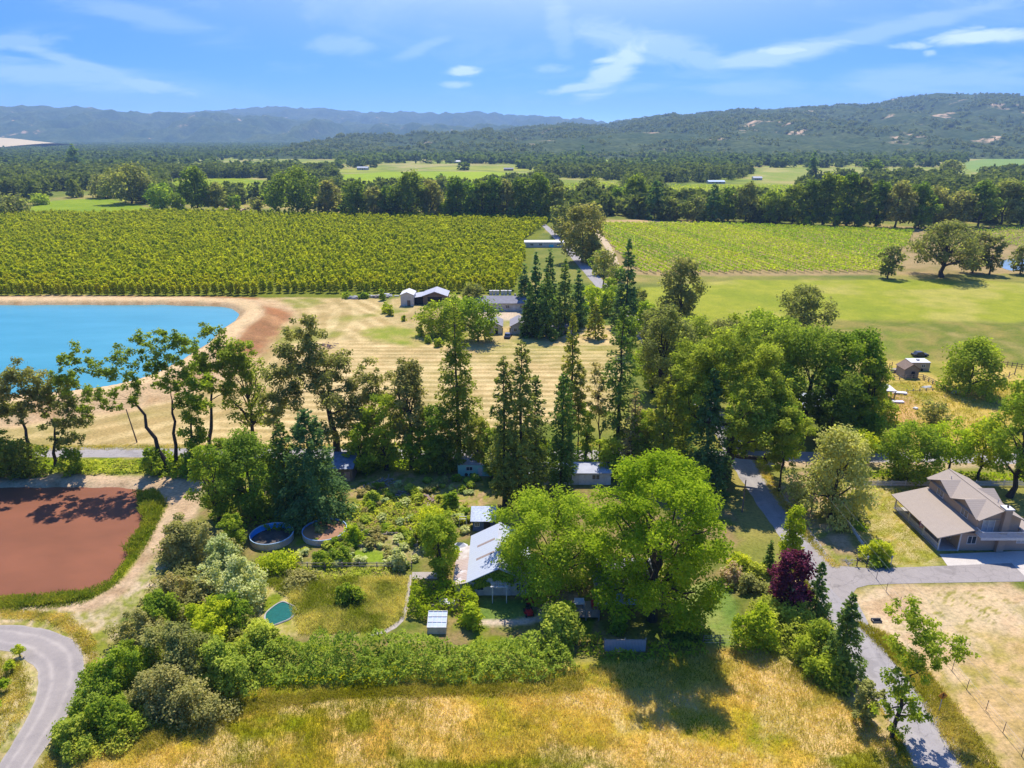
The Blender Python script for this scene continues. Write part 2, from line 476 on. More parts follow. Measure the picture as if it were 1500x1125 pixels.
M = {}
BARK = mat('bark', (.085, .062, .045), (.04, .03, .024), 3, .9, bump=.6, stretch=(3, 3, .6))
BARK2 = mat('pale_bark', (.2, .165, .13), (.1, .082, .066), 3, .9, bump=.5, stretch=(3, 3, .6))
LEAF = {
    'lime': leafmat('lime_leaves', (0.06, 0.112, 0.0096), (0.257, 0.351, 0.0247)),
    'walnut': leafmat('walnut_leaves', (.05, .105, .012), (.185, .29, .028)),
    'bright': leafmat('bright_leaves', (0.09, 0.15, 0.014), (0.338, 0.396, 0.033)),
    'mid':    leafmat('mid_green_leaves', (0.0525, 0.105, 0.018), (0.23, 0.305, 0.035)),
    'oak': leafmat('oak_leaves', (.055, .076, .03), (.215, .245, .1)),
    'oaky':   leafmat('yellowish_oak_leaves', (.055, .092, .018), (.19, .27, .045)),
    'dark':   leafmat('dark_green_leaves', (0.0345, 0.0694, 0.018), (0.15, 0.21, 0.0385)),
    'fir':    leafmat('fir_needles', (0.0336, 0.069, 0.026), (0.145, 0.217, 0.054), .3),
    'bfir':   leafmat('bluish_fir_needles', (0.0264, 0.0633, 0.036), (0.111, 0.194, 0.072), .3),
    'redwood': leafmat('redwood_needles', (0.055, 0.0858, 0.02), (0.225, 0.266, 0.044), .35),
    'pine':   leafmat('pine_needles', (0.0495, 0.077, 0.025), (0.174, 0.217, 0.0605), .3),
    'dead':   leafmat('dry_needles', (.12, .11, .06), (.26, .24, .13), .3),
    'silver': leafmat('silvery_leaves', (0.13, 0.17, 0.085), (0.388, 0.432, 0.231), .3),
    'olive': leafmat('olive_leaves', (.09, .11, .045), (.25, .265, .125), .35),
    'willow': leafmat('willow_leaves', (0.11, 0.145, 0.055), (0.338, 0.372, 0.143), .35),
    'plum': leafmat('purple_plum_leaves', (0.0224, 0.0048, 0.0144), (0.104, 0.028, 0.068), .3, hue=.02),
    'bramble': leafmat('bramble_leaves', (.06, .105, .018), (.33, .4, .075), .35),
    'orchard': leafmat('orchard_leaves', (.075, .115, .008), (.27, .3, .018), .4, hue=.03),
    'vine':   leafmat('vine_leaves', (.085, .155, .014), (.25, .33, .03), .4),
    'far':    leafmat('far_wood_leaves', (.02, .04, .016), (.088, .128, .038), .3),
    'chap':   leafmat('hill_scrub_leaves', (.035, .06, .025), (.1, .13, .05), .25),
    'pink': leafmat('pink_blossom', (0.128, 0.16, 0.04), (0.496, 0.24, 0.264), .3),
}
GRASS = leafmat('grass_blades', (.115, .125, .008), (.42, .305, .125), .36, hue=0)
GRASS2 = leafmat('pale_grass_blades', (.09, .12, .012), (.38, .335, .165), .4, hue=0)
REED = leafmat('reed_blades', (.06, .1, .012), (.26, .27, .045), .35, hue=0)

PXS = 1024 / 1500
def leaf_size(p, px=2.2, lo=.2):
    return max(lo, px * depth_of(p) / (FPX * PXS))

def plant_root(name, label, cat, p, group, tb, V, F, r, lm, bark):
    o = thing(name, label, cat, p, 0, group)
    tb.build('trunk', bark, o)
    link('crown', mesh_np('crown', V, F, lm, r), o)
    return o

def tree(name, label, cat, base, top, w, leaf, kindf='broad', seed=None, group=None, bark=None, px=1.75, dx=0, **kw):
    """base: photo pixel of the trunk foot, top: photo row of the tip, w: crown width in photo pixels, dx: tip offset in photo pixels"""
    p = G(*base); dpt = depth_of(p)
    Ht = zat(top, p.y); pm = (p.x, p.y, Ht * .6)
    W = w * depth_of(pm) / FPX
    rng = np.random.default_rng(int(seed if seed is not None else abs(base[0] * 131 + base[1] * 17)))
    s = leaf_size(pm, px)
    if kindf == 'broad':
        if dx: kw['lean'] = (dx * depth_of(pm) / FPX, kw.get('lean', (0, 0))[1])
        tb, V, F, r = broadleaf(rng, Ht, W, s, **kw)
    else:
        tb, V, F, r = conifer(rng, Ht, W, s, **kw)
    return plant_root(name, label, cat, p, group, tb, V, F, r, LEAF[leaf], bark or BARK)

def shrub(name, label, cat, base, top, w, leaf, group=None, deep=.8, px=1.65, seed=None, **kw):
    p = G(*base); Ht = max(.5, zat(top, p.y)); W = w * depth_of(p) / FPX
    # a shrub's foot line is its near edge: put its centre half a depth further back
    rng = np.random.default_rng(int(seed if seed is not None else abs(base[0] * 71 + base[1] * 13)))
    D = W * deep; p.y += D * .42; p.x *= (p.y / (p.y - D * .42))
    Ht = max(.5, zat(top, p.y)); Ht = max(.5, min(Ht, W * 1.3 + 1.5) * .84)
    V, F, r = heap(rng, W, D, Ht, leaf_size(p, px, .12), **kw)
    o = link(name, mesh_np(name, V, F, LEAF[leaf], r), None, p)
    return tag(o, label, cat, group)
# ------------------------------------------------------------------ sun, sky, air
EL, AZ = R(61), R(4)
SUN_DIR = Vector((math.sin(AZ) * math.cos(EL), math.cos(AZ) * math.cos(EL), math.sin(EL)))
sl = bpy.data.lights.new('sun', 'SUN'); sl.energy = 4.1; sl.angle = R(.53); sl.color = (1, .955, .88)
so = bpy.data.objects.new('sun', sl); COL.objects.link(so)
so.location = SUN_DIR * 400
so.rotation_euler = (-SUN_DIR).to_track_quat('-Z', 'Y').to_euler()

W_ = bpy.data.worlds.new('World'); SC.world = W_; W_.use_nodes = True
nt = W_.node_tree; nt.nodes.clear()
wo = nt.nodes.new('ShaderNodeOutputWorld'); bg = nt.nodes.new('ShaderNodeBackground'); bg.inputs[1].default_value = .15
nt.links.new(bg.outputs[0], wo.inputs[0])
tc = nd(nt, 'TexCoord')
mp = nd(nt, 'Mapping', vector_type='POINT'); mp.inputs['Scale'].default_value = (1, 1, 5.2); mp.inputs['Location'].default_value = (0, 0, .06)
nt.links.new(tc.outputs['Generated'], mp.inputs[0])
nm = nd(nt, 'VectorMath', operation='NORMALIZE'); nt.links.new(mp.outputs[0], nm.inputs[0])
sky = nd(nt, 'TexSky', sky_type='NISHITA'); sky.sun_disc = False; sky.sun_elevation = EL; sky.sun_rotation = AZ
sky.altitude = 200; sky.air_density = 1.1; sky.dust_density = .6; sky.ozone_density = 2.5
nt.links.new(nm.outputs[0], sky.inputs['Vector'])
hs = nd(nt, 'HueSaturation'); hs.inputs['Saturation'].default_value = 1.55; hs.inputs['Value'].default_value = .94; hs.inputs['Hue'].default_value = .513
nt.links.new(sky.outputs[0], hs.inputs['Color'])
sp = nd(nt, 'SeparateXYZ'); nt.links.new(tc.outputs['Generated'], sp.inputs[0])
def mth(op, a, b=None, c=None, clamp=False):
    n = nd(nt, 'Math', operation=op); n.use_clamp = clamp
    for i, v in enumerate((a, b, c)):
        if v is None: continue
        if hasattr(v, 'links'): nt.links.new(v, n.inputs[i])
        else: n.inputs[i].default_value = v
    return n.outputs[0]
yy = mth('MAXIMUM', sp.outputs[1], .02)
su = mth('DIVIDE', sp.outputs[0], yy); sw = mth('DIVIDE', sp.outputs[2], yy)
def duv(x, y):
    u = (x - 750) / FPX; v = (562.5 - y) / FPX; k = CP + v * SP
    return u / k, (-SP + v * CP) / k
cx_ = nd(nt, 'CombineXYZ'); nt.links.new(su, cx_.inputs[0]); nt.links.new(sw, cx_.inputs[1])
def cnoise(scale, sx, sy, rot, det=7, dist=.6):
    m_ = nd(nt, 'Mapping'); m_.inputs['Scale'].default_value = (sx, sy, 1); m_.inputs['Rotation'].default_value = (0, 0, rot)
    nt.links.new(cx_.outputs[0], m_.inputs[0])
    n = nd(nt, 'TexNoise'); n.inputs['Scale'].default_value = scale; n.inputs['Detail'].default_value = det; n.inputs['Roughness'].default_value = .62
    n.inputs['Distortion'].default_value = dist; nt.links.new(m_.outputs[0], n.inputs['Vector']); return n.outputs['Fac']
n_streak = cnoise(9, 1, 6, R(-6)); n_puff = cnoise(26, 1, 3, 0); n_wisp = cnoise(14, 1, 3.2, R(-22), 8, 1.2)
total = None
# wisps of cirrus: centre (photo px), half size along / across (px), tilt, strength, texture
for (x, y, a, b, rot, k, nz) in [
    (60, 108, 190, 18, 4, .45, n_streak), (215, 124, 70, 10, 8, .55, n_puff), (120, 95, 110, 9, 16, .45, n_streak),
    (905, 98, 62, 20, -38, .85, n_wisp), (855, 127, 52, 6, -8, .8, n_puff), (900, 88, 34, 5, -4, .9, n_wisp),
    (970, 72, 120, 22, 12, .4, n_wisp), (1140, 80, 105, 14, -9, .62, n_streak), (1150, 74, 40, 6, -3, .9, n_puff), (1250, 55, 300, 12, -12, .32, n_streak),
    (1440, 52, 74, 10, -3, 1.0, n_wisp), (1335, 67, 30, 5, 0, .7, n_puff), (1362, 77, 9, 4, 0, .6, n_puff),
    (681, 103, 22, 7, -6, .9, n_puff), (668, 124, 22, 5, 0, .65, n_puff), (820, 40, 18, 50, -12, .2, n_wisp), (500, 66, 45, 12, 0, .28, n_wisp),
    (180, 14, 130, 18, 14, .22, n_streak), (30, 60, 60, 12, 0, .35, n_puff), (810, 101, 26, 6, 0, .35, n_puff), (1100, 128, 90, 10, 0, .3, n_streak), (1380, 115, 180, 22, -4, .35, n_streak), (620, 70, 40, 8, -18, .25, n_streak)]:
    u0, w0 = duv(x, y); c, s_ = math.cos(R(rot)), math.sin(R(rot))
    du = mth('SUBTRACT', su, u0); dw = mth('SUBTRACT', sw, w0)
    # image tilt is clockwise-positive; w grows upwards
    al = mth('ADD', mth('MULTIPLY', du, c), mth('MULTIPLY', dw, -s_)); ac = mth('ADD', mth('MULTIPLY', du, s_), mth('MULTIPLY', dw, c))
    q = mth('ADD', mth('POWER', mth('ABSOLUTE', mth('MULTIPLY', al, FPX / a)), 2), mth('POWER', mth('ABSOLUTE', mth('MULTIPLY', ac, FPX / b)), 2))
    g = mth('POWER', 2.718, mth('MULTIPLY', q, -.9))
    t = mth('MULTIPLY', mth('SUBTRACT', mth('ADD', mth('MULTIPLY', g, .55), nz), .62), 3.0, clamp=True)
    t = mth('MULTIPLY', mth('MULTIPLY', t, k), mth('MINIMUM', mth('MULTIPLY', g, 2.2), 1))
    total = t if total is None else mth('MAXIMUM', total, t)
total = mth('MULTIPLY', total, .47)
veil = mth('MULTIPLY', mth('SUBTRACT', cnoise(3.2, 1, 4, R(-8)), .5, clamp=True), .75)
total = mth('MAXIMUM', total, mth('MULTIPLY', veil, .8))
col = mixc(nt, total, hs.outputs[0], (6.6, 6.9, 7.4))
nt.links.new(col, bg.inputs[0])

SC.view_settings.view_transform = 'Standard'; SC.view_settings.look = 'None'; SC.view_settings.gamma = 1.0
SC.view_settings.exposure = 0.84
try:
    SC.cycles.use_denoising = True; SC.cycles.max_bounces = 8; SC.cycles.diffuse_bounces = 5; SC.cycles.transmission_bounces = 6
    SC.cycles.volume_bounces = 0; SC.cycles.transparent_max_bounces = 4; SC.cycles.glossy_bounces = 2; SC.cycles.caustics_reflective = False; SC.cycles.caustics_refractive = False
except Exception: pass

HAZE = True
if HAZE:
    m, nt2, out2 = newmat('haze_air')
    pv = nt2.nodes.new('ShaderNodeVolumePrincipled')
    pv.inputs['Color'].default_value = (.42, .66, 1, 1); pv.inputs['Density'].default_value = 8e-5; pv.inputs['Anisotropy'].default_value = .15
    nt2.links.new(pv.outputs[0], out2.inputs['Volume'])
    hz = MB().box(-26000, 26000, -700, 16500, -3.2, 760).build('haze', m)
    kind(hz, 'stuff'); hz['label'] = 'thin blue haze of the valley air'; hz['category'] = 'haze'

# ------------------------------------------------------------------ ground: one sheet, fine near the houses and coarse far away
def arr(c): return np.array(c, float)
def pal(x, y, cols, sc, seed, con=1.8, o=4):
    n = np.clip((fbm(x / sc, y / sc, o, seed) - .5) * con + .5, 0, 1) * (len(cols) - 1)
    i = np.clip(n.astype(int), 0, len(cols) - 2); f = (n - i)[:, None]
    c = arr(cols); return c[i] * (1 - f) + c[i + 1] * f

WATER_Z = .7
blue_pond = smooth_poly([tuple(G(x, y, WATER_Z)[:2]) for x, y in [(-700, 447), (-100, 447), (200, 447), (300, 448.5), (338, 451), (349, 458), (342, 470), (310, 494), (268, 525), (215, 552), (160, 567), (90, 576), (0, 580), (-150, 590), (-500, 600), (-900, 590)]], 2)
RED_Z = -.55
red_pond = smooth_poly([tuple(G(x, y, RED_Z)[:2]) for x, y in [(-500, 718), (0, 717), (120, 714), (205, 716), (222, 726), (216, 752), (185, 812), (158, 854), (120, 869), (60, 877), (-60, 886), (-500, 900)]], 2)

Ys = np.concatenate([[-650, -300, -120, -40, 0, 12], np.geomspace(20, 16000, 980)])
ts = np.concatenate([[-9, -5, -3, -2.2], np.linspace(-1.5, 1.5, 720), [2.2, 3, 5, 9]])
YY, TT = np.meshgrid(Ys, ts, indexing='ij')
WX = np.maximum(YY, np.where(YY < 20, 20 + (20 - YY) * .9, 0))
XX = TT * WX * .92
XX = np.clip(XX, -25000, 25000)
gx, gy = XX.ravel(), YY.ravel()
gz = np.zeros_like(gx)
near = (gy > 40) & (gy < 420) & (np.abs(gx) < 600)
d_blue = np.full(gx.shape, 1e3); d_red = np.full(gx.shape, 1e3)
k = np.where(near)[0]
d_blue[k] = sdf(gx[k], gy[k], blue_pond); d_red[k] = sdf(gx[k], gy[k], red_pond)
db = d_blue + (fbm(gx / 14, gy / 14, 3, 41) - .5) * 3
berm = 2.0 * sstep(-1.5, 3.5, db) * (1 - sstep(8.5, 19, db)) - .9 * (1 - sstep(-3, 1, db))
gz += np.where(d_blue < 30, berm, 0)
dr = d_red + (fbm(gx / 5, gy / 5, 3, 43) - .5) * 1.6
gz += np.where(d_red < 6, -1.1 * (1 - sstep(-1.5, 2.2, dr)), 0)

HAY_T, HAY_D = (.62, .5, .285), (.36, .28, .135)
col = pal(gx, gy, [(.1, .14, .03), (.2, .21, .06), (.33, .27, .11)], 26, 1)
far = sstep(650, 1100, gy)[:, None]
col = col * (1 - far) + pal(gx, gy, [(.1, .14, .03), (.22, .27, .05), (.36, .32, .14), (.17, .22, .04), (.3, .32, .07)], 150, 2, 2.2) * far

def zone(pts, cfun, soft=1.2, amp=1.5, nsc=5, px=True, sm=1, seed=11):
    global col
    poly = GP(pts) if px else pts
    if sm: poly = smooth_poly(poly, sm)
    p = arr(poly); mg = soft + amp + 2
    k = np.where((gx > p[:, 0].min() - mg) & (gx < p[:, 0].max() + mg) & (gy > p[:, 1].min() - mg) & (gy < p[:, 1].max() + mg))[0]
    if not len(k): return
    x, y = gx[k], gy[k]
    d = sdf(x, y, poly) + (fbm(x / nsc, y / nsc, 4, seed) - .5) * 2 * amp
    w = (1 - sstep(-soft, soft, d))[:, None]
    col[k] = col[k] * (1 - w) + cfun(x, y) * w
P_ = lambda cols, sc, seed, con=1.8, o=4: (lambda x, y: pal(x, y, cols, sc, seed, con, o))

# orchard floor, the light green field behind it, vineyards, meadows
zone([(-300, 437), (760, 436), (772, 400), (790, 345), (818, 322), (520, 318), (250, 312), (-300, 317)], P_([(.1, .13, .02), (.17, .19, .035), (.12, .15, .025)], 12, 21), 1, 1, sm=0)
zone([(20, 317), (60, 295), (140, 290), (175, 294), (240, 310), (200, 316)], P_([(.17, .25, .03), (.24, .31, .04)], 18, 22), 3, 4)
zone([(245, 262), (395, 261), (398, 286), (330, 292), (250, 288)], P_([(.17, .24, .025), (.26, .32, .035), (.13, .19, .02)], 40, 23), 5, 6)
zone([(497, 252), (775, 251), (776, 268), (600, 271), (500, 272)], P_([(.22, .31, .03), (.28, .36, .04)], 60, 24), 5, 5)
zone([(815, 268), (910, 266), (915, 300), (820, 298)], P_([(.24, .24, .06), (.2, .24, .04)], 30, 25), 5, 5)
zone([(968, 270), (1160, 270), (1165, 302), (975, 304)], P_([(.24, .28, .04), (.3, .3, .07)], 30, 26), 5, 5)
zone([(865, 234), (920, 233), (922, 240), (868, 241)], P_([(.25, .33, .08), (.3, .36, .09)], 60, 27), 8, 8)
zone([(1120, 246), (1420, 247), (1430, 258), (1290, 262), (1080, 266)], P_([(.36, .33, .13), (.2, .26, .05), (.4, .34, .16)], 70, 28), 8, 10)
zone([(1400, 262), (1440, 262), (1440, 275), (1405, 274)], P_([(.34, .36, .08), (.38, .36, .1)], 40, 29), 6, 6)
zone([(1415, 233), (1560, 226), (1560, 255), (1410, 256)], P_([(.17, .26, .07), (.22, .3, .09)], 60, 30), 10, 8)
zone([(865, 330), (885, 322), (1340, 334), (1600, 328), (1600, 400), (1300, 403), (930, 405), (905, 395)], P_([(.27, .22, .11), (.34, .26, .14), (.22, .19, .08)], 14, 31), 2, 2)
zone([(885, 322), (1030, 322), (1030, 327), (885, 327)], P_([(.48, .35, .2), (.4, .3, .17)], 14, 32), 1.5, 1)
zone([(905, 411), (1600, 409), (1600, 480), (900, 480)], P_([(.22, .26, .045), (.285, .305, .06), (.25, .28, .05), (.35, .335, .1)], 22, 33, 2.2), 2, 2)
zone([(930, 470), (1600, 469), (1600, 560), (1200, 560), (930, 540)], P_([(.17, .2, .045), (.25, .22, .075), (.14, .17, .035), (.29, .25, .1)], 14, 34, 2.4), 3, 4)
zone([(1260, 530), (1400, 528), (1600, 545), (1600, 650), (1400, 660), (1240, 650)], P_([(.24, .24, .055), (.4, .33, .11), (.5, .38, .14), (.3, .27, .07)], 9, 35, 2.2), 3, 4)
zone([(1262, 575), (1345, 572), (1345, 640), (1270, 645)], P_([(.5, .33, .16), (.42, .27, .13), (.5, .38, .2)], 6, 36), 2, 2)
zone([(1250, 535), (1300, 530), (1290, 570), (1255, 570)], P_([(.5, .37, .17), (.42, .34, .13)], 6, 37), 1, 1.5)

# mown hay field between the two ponds, the crossing road and the orchard
road2_y = 2.177 * H
def hay(x, y):
    dB = np.maximum(sdf(x, y, blue_pond), 0); dR = np.abs(y - road2_y)
    n1 = (fbm(x / 22, y / 22, 3, 51) - .5)
    up_ = sstep(204, 222, y + n1 * 14 + (x + 20) * .12)
    near_ = 1 - sstep(34, 52, dB + n1 * 10)
    sl = (x * .81 + y * .59) * .9 + n1 * 4
    def st_(s, per, sd):
        q = s / per; id_ = np.floor(q); ph = q - id_
        w_ = .34 + .3 * vnoise(id_ * 1.7, id_ * 0 + sd, sd)
        return (1 - sstep(w_ - .14, w_ + .1, np.abs(ph - .5) * 2)) * (.55 + .45 * vnoise(id_ * 3.3, id_ * 0, sd + 1))
    a = st_(dR + n1 * 3.0, 3.6, 5); b_ = st_(sl, 5.2, 7); c_ = st_(dB + n1 * 5, 7.5, 9) * .7
    st = (a * (1 - up_) + b_ * up_) * (1 - near_) + c_ * near_
    st = np.clip(.08 + st * .95 + (fbm(x / 2.6, y / 2.6, 4, 52) - .5) * 1.0 + (fbm(x / 14, y / 9, 3, 54) - .5) * .8, 0, 1)[:, None]
    c = arr(HAY_D) * (1 - st) + arr(HAY_T) * st
    gmask = (sstep(.5, .66, fbm(x / 20, y / 20, 3, 53)) * (.3 + .7 * sstep(190, 215, y)))[:, None] * (1 - st * .55)
    c = c * (1 - gmask * .8) + arr((.2, .225, .05)) * gmask * .8
    return c
zone([(-700, 655), (-100, 655), (880, 652), (930, 500), (900, 470), (760, 500), (640, 500), (600, 437), (385, 436), (-700, 436)], hay, 1.5, 1.5)
zone([(560, 432), (760, 432), (765, 495), (740, 505), (640, 505), (560, 470)], P_([(.34, .27, .13), (.46, .37, .2), (.2, .22, .06)], 9, 55, 2.2), 3, 3)
zone([(690, 452), (765, 452), (765, 470), (715, 470)], P_([(.5, .42, .32), (.56, .48, .38)], 8, 56), 1.5, 1)
zone([(545, 478), (640, 480), (655, 502), (600, 510), (520, 495)], P_([(.2, .25, .05), (.26, .28, .07), (.42, .34, .16)], 7, 57, 2.2), 3, 4)
# berm of the blue pond
k = np.where((d_blue < 34) & (d_blue > -6))[0]
x, y = gx[k], gy[k]; d = db[k]
cb_ = pal(x, y, [(.42, .3, .18), (.5, .38, .24), (.36, .25, .14)], 5, 61)
top_ = pal(x, y, [(.6, .46, .29), (.54, .41, .25)], 4, 62)
out_ = pal(x, y, [(.34, .17, .085), (.27, .15, .08), (.4, .24, .13)], 7, 63)
w = (sstep(2.2, 3.6, d) * (1 - sstep(7.5, 9, d)))[:, None]; c = cb_ * (1 - w) + top_ * w
wo_ = (sstep(9, 11, d) * sstep(.36, .56, fbm(x / 22, y / 22, 3, 64)))[:, None]; c = c * (1 - wo_) + out_ * wo_
wf = (1 - sstep(17, 22, d + (fbm(x / 6, y / 6, 3, 65) - .5) * 6))[:, None]
col[k] = col[k] * (1 - wf) + c * wf

# strip between the crossing road and the red pond, its bare bank and track
zone([(-500, 668), (1060, 668), (1060, 700), (300, 702), (-500, 700)], P_([(.13, .2, .02), (.22, .28, .03), (.1, .15, .02), (.25, .25, .07)], 5, 71), 1, 1)
zone([(-500, 668), (-500, 658), (1560, 668), (1560, 686), (1060, 685), (900, 671)], P_([(.4, .32, .2), (.46, .36, .24)], 4, 72), .8, .8, sm=0)
zone([(-500, 694), (200, 694), (310, 700), (318, 738), (262, 800), (205, 880), (160, 915), (-500, 930)], P_([(.4, .3, .2), (.5, .39, .27), (.34, .25, .16)], 4, 73), 1, 1)
zone([(225, 726), (247, 735), (215, 800), (175, 855), (120, 885), (-300, 905), (-300, 880), (110, 868), (160, 845)], P_([(.17, .22, .025), (.27, .29, .04), (.34, .3, .08)], 2.5, 74, 2.2), .6, .7)
zone([(265, 780), (240, 850), (190, 905), (120, 905), (170, 880), (215, 830)], P_([(.24, .25, .07), (.4, .34, .2), (.2, .23, .05), (.48, .4, .28)], 2.2, 75, 2.4), .8, 1)
zone([(0, 890), (110, 893), (185, 905), (175, 990), (130, 1080), (100, 1125), (-60, 1125), (-200, 900)], P_([(.25, .25, .07), (.5, .42, .29), (.36, .3, .15), (.2, .22, .05)], 2.2, 76, 2.6), .8, 1)
zone([(-200, 955), (30, 960), (60, 1000), (40, 1060), (0, 1110), (-200, 1200)], P_([(.2, .22, .05), (.4, .36, .16), (.52, .44, .28), (.17, .2, .04)], 1.8, 77, 2.4), .6, .8)

# gardens in the middle
zone([(300, 700), (1060, 690), (1085, 790), (1120, 960), (860, 960), (350, 960), (250, 900), (280, 800)], P_([(.1, .135, .03), (.19, .19, .06), (.25, .19, .1), (.15, .19, .03)], 4.5, 81, 2.4), 1.5, 2)
zone([(500, 690), (700, 690), (730, 740), (680, 760), (520, 765)], P_([(.17, .2, .04), (.33, .26, .13), (.22, .25, .05), (.4, .28, .18), (.14, .17, .03)], 3, 82, 2.6), 1.5, 2)
zone([(365, 845), (600, 840), (598, 930), (430, 935), (350, 925)], P_([(.2, .23, .045), (.4, .35, .15), (.3, .28, .08), (.5, .42, .22), (.17, .21, .035)], 3, 83, 2.6), 1.2, 1.5)
zone([(490, 800), (615, 775), (615, 830), (470, 838), (430, 835)], P_([(.33, .26, .15), (.2, .22, .06), (.42, .34, .22), (.13, .17, .03)], 2.2, 84, 2.6), 1, 1)
zone([(520, 806), (585, 806), (588, 826), (520, 826)], P_([(.17, .25, .04), (.21, .28, .05)], 3, 85), .4, .4, sm=0)
# foreground field
def fore(x, y):
    c = pal(x, y, [(.22, .24, .03), (.42, .34, .06), (.54, .38, .12), (.62, .46, .22), (.5, .33, .1)], 7.5, 91, 2.3, 5)
    s2 = sstep(.5, .62, fbm(x / 4, y / 4, 4, 92))[:, None]
    c = c * (1 - s2 * .7) + arr((.6, .47, .27)) * s2 * .7
    g = sstep(.55, .68, fbm(x / 9 + 3, y / 6, 4, 93))[:, None]
    return c * (1 - g * .85) + pal(x, y, [(.13, .19, .018), (.23, .25, .03)], 2, 94) * g * .85
zone([(60, 1300), (110, 1125), (250, 1020), (500, 985), (860, 975), (1110, 945), (1190, 985), (1330, 1100), (1360, 1300)], fore, 1.2, 1.5)
zone([(845, 965), (1080, 955), (1060, 1010), (860, 1012)], P_([(.16, .2, .02), (.25, .25, .04), (.36, .3, .1)], 3, 95, 2.2), 1.5, 2)
zone([(300, 985), (860, 975), (840, 1015), (500, 1012), (300, 1040), (180, 1110), (150, 1090)], P_([(.2, .24, .02), (.3, .3, .035), (.15, .2, .018)], 3, 96, 2.2), 1.5, 1.5)
# lawns
LAWN = P_([(.12, .19, .05), (.18, .24, .07), (.25, .27, .1)], 3, 101, 2)
zone([(1010, 858), (1055, 848), (1078, 880), (1085, 945), (1045, 950), (985, 920), (980, 880)], LAWN, .6, .6)
zone([(702, 878), (785, 878), (800, 900), (790, 909), (702, 909)], LAWN, .4, .3, sm=0)
zone([(700, 907), (765, 908), (812, 893), (818, 902), (770, 916), (700, 917)], P_([(.5, .42, .34), (.56, .47, .39)], 2, 103), .25, .2)
zone([(772, 885), (850, 860), (850, 900), (800, 905)], P_([(.28, .24, .2), (.4, .34, .3)], 1.2, 104), .5, .6)
# the neighbour's plot
zone([(1150, 690), (1290, 690), (1240, 760), (1260, 830), (1200, 828), (1170, 780), (1130, 720)], P_([(.42, .31, .2), (.3, .23, .14), (.2, .22, .05), (.46, .36, .24)], 3.5, 111, 2.4), 1, 1.5)
zone([(1255, 716), (1365, 712), (1330, 760), (1395, 826), (1290, 832), (1245, 770), (1235, 735)], P_([(.24, .26, .055), (.36, .33, .11), (.5, .42, .23), (.29, .29, .07)], 3.0, 112, 2.6, 5), .8, 1)
zone([(1228, 858), (1560, 850), (1700, 1300), (1520, 1300), (1440, 1125), (1340, 980), (1262, 900)], P_([(.52, .4, .26), (.44, .32, .2), (.56, .45, .31), (.4, .33, .16)], 4, 113, 2.2), .8, 1.2)
zone([(1300, 960), (1560, 930), (1700, 1300), (1500, 1300), (1400, 1090)], P_([(.4, .3, .14), (.5, .37, .21), (.3, .26, .08), (.54, .42, .26)], 4, 114, 2.4), 3, 4)
def veins(x, y):
    q = np.abs(fbm(x / 3.2, y / 3.2, 3, 121) - .5) * 2
    w = (1 - sstep(.02, .07, q))[:, None]
    return pal(x, y, [(.5, .4, .25), (.56, .45, .3)], 3, 122) * (1 - w) + arr((.24, .23, .06)) * w
zone([(1345, 862), (1480, 856), (1490, 905), (1400, 915), (1350, 905)], veins, 2, 2)
zone([(1240, 905), (1300, 930), (1350, 985), (1430, 1090), (1530, 1300), (1440, 1300), (1400, 1110), (1325, 985), (1265, 925)], P_([(.24, .25, .06), (.4, .32, .16), (.2, .23, .045), (.48, .37, .22)], 2, 115, 2.6), .8, .8)
zone([(1165, 800), (1190, 830), (1235, 900), (1290, 1000), (1370, 1125), (1430, 1300), (1300, 1300), (1300, 1125), (1230, 985), (1150, 850)], P_([(.46, .34, .19), (.5, .39, .25), (.3, .26, .1)], 2, 116, 2.2), .5, .6)
zone([(1125, 700), (1165, 760), (1240, 860), (1265, 905), (1250, 905), (1190, 820), (1120, 740)], P_([(.36, .29, .14), (.22, .24, .05), (.46, .36, .24)], 2.2, 117, 2.4), .4, .6)

lum_ = (col @ arr((.3, .55, .15)))[:, None]
col = np.clip(lum_ + (col - lum_) * 1.16, 0, 1) * arr((.9, .845, .8))
nY, nX = YY.shape
ii = np.arange(nY * nX).reshape(nY, nX)
F = np.stack([ii[:-1, :-1], ii[:-1, 1:], ii[1:, 1:], ii[1:, :-1]], -1).reshape(-1, 4)
m, nt, out = newmat('ground_soil_and_grass')
b = nd(nt, 'BsdfPrincipled'); nt.links.new(b.outputs[0], out.inputs[0]); b.inputs['Roughness'].default_value = .95; b.inputs['Specular IOR Level'].default_value = .1
at = nd(nt, 'Attribute', attribute_name='soil')
f1 = noise(nt, 1.7, 6, 'Object', .75); f2 = noise(nt, .22, 5, 'Object', .6)
c = mixc(nt, 1.0, at.outputs['Color'], ramp(nt, f1, [(.3, (.55, .58, .5)), (.5, (1, 1, 1)), (.7, (1.35, 1.32, 1.25))]), 'MULTIPLY')
c = mixc(nt, 1.0, c, ramp(nt, f2, [(.3, (.82, .86, .8)), (.7, (1.12, 1.08, 1.05))]), 'MULTIPLY')
nt.links.new(c, b.inputs['Base Color'])
bp = nd(nt, 'Bump'); bp.inputs['Strength'].default_value = .55; bp.inputs['Distance'].default_value = .25
nt.links.new(noise(nt, 2.6, 5, 'Object', .7), bp.inputs['Height']); nt.links.new(bp.outputs[0], b.inputs['Normal'])
me = mesh_np('ground', np.column_stack([gx, gy, gz]), F, m, smooth=True)
ca = me.color_attributes.new('soil', 'FLOAT_COLOR', 'POINT')
ca.data.foreach_set('color', np.column_stack([np.clip(col, 0, 1), np.ones(len(col))]).astype(np.float32).ravel())
kind(link('ground', me), 'structure')

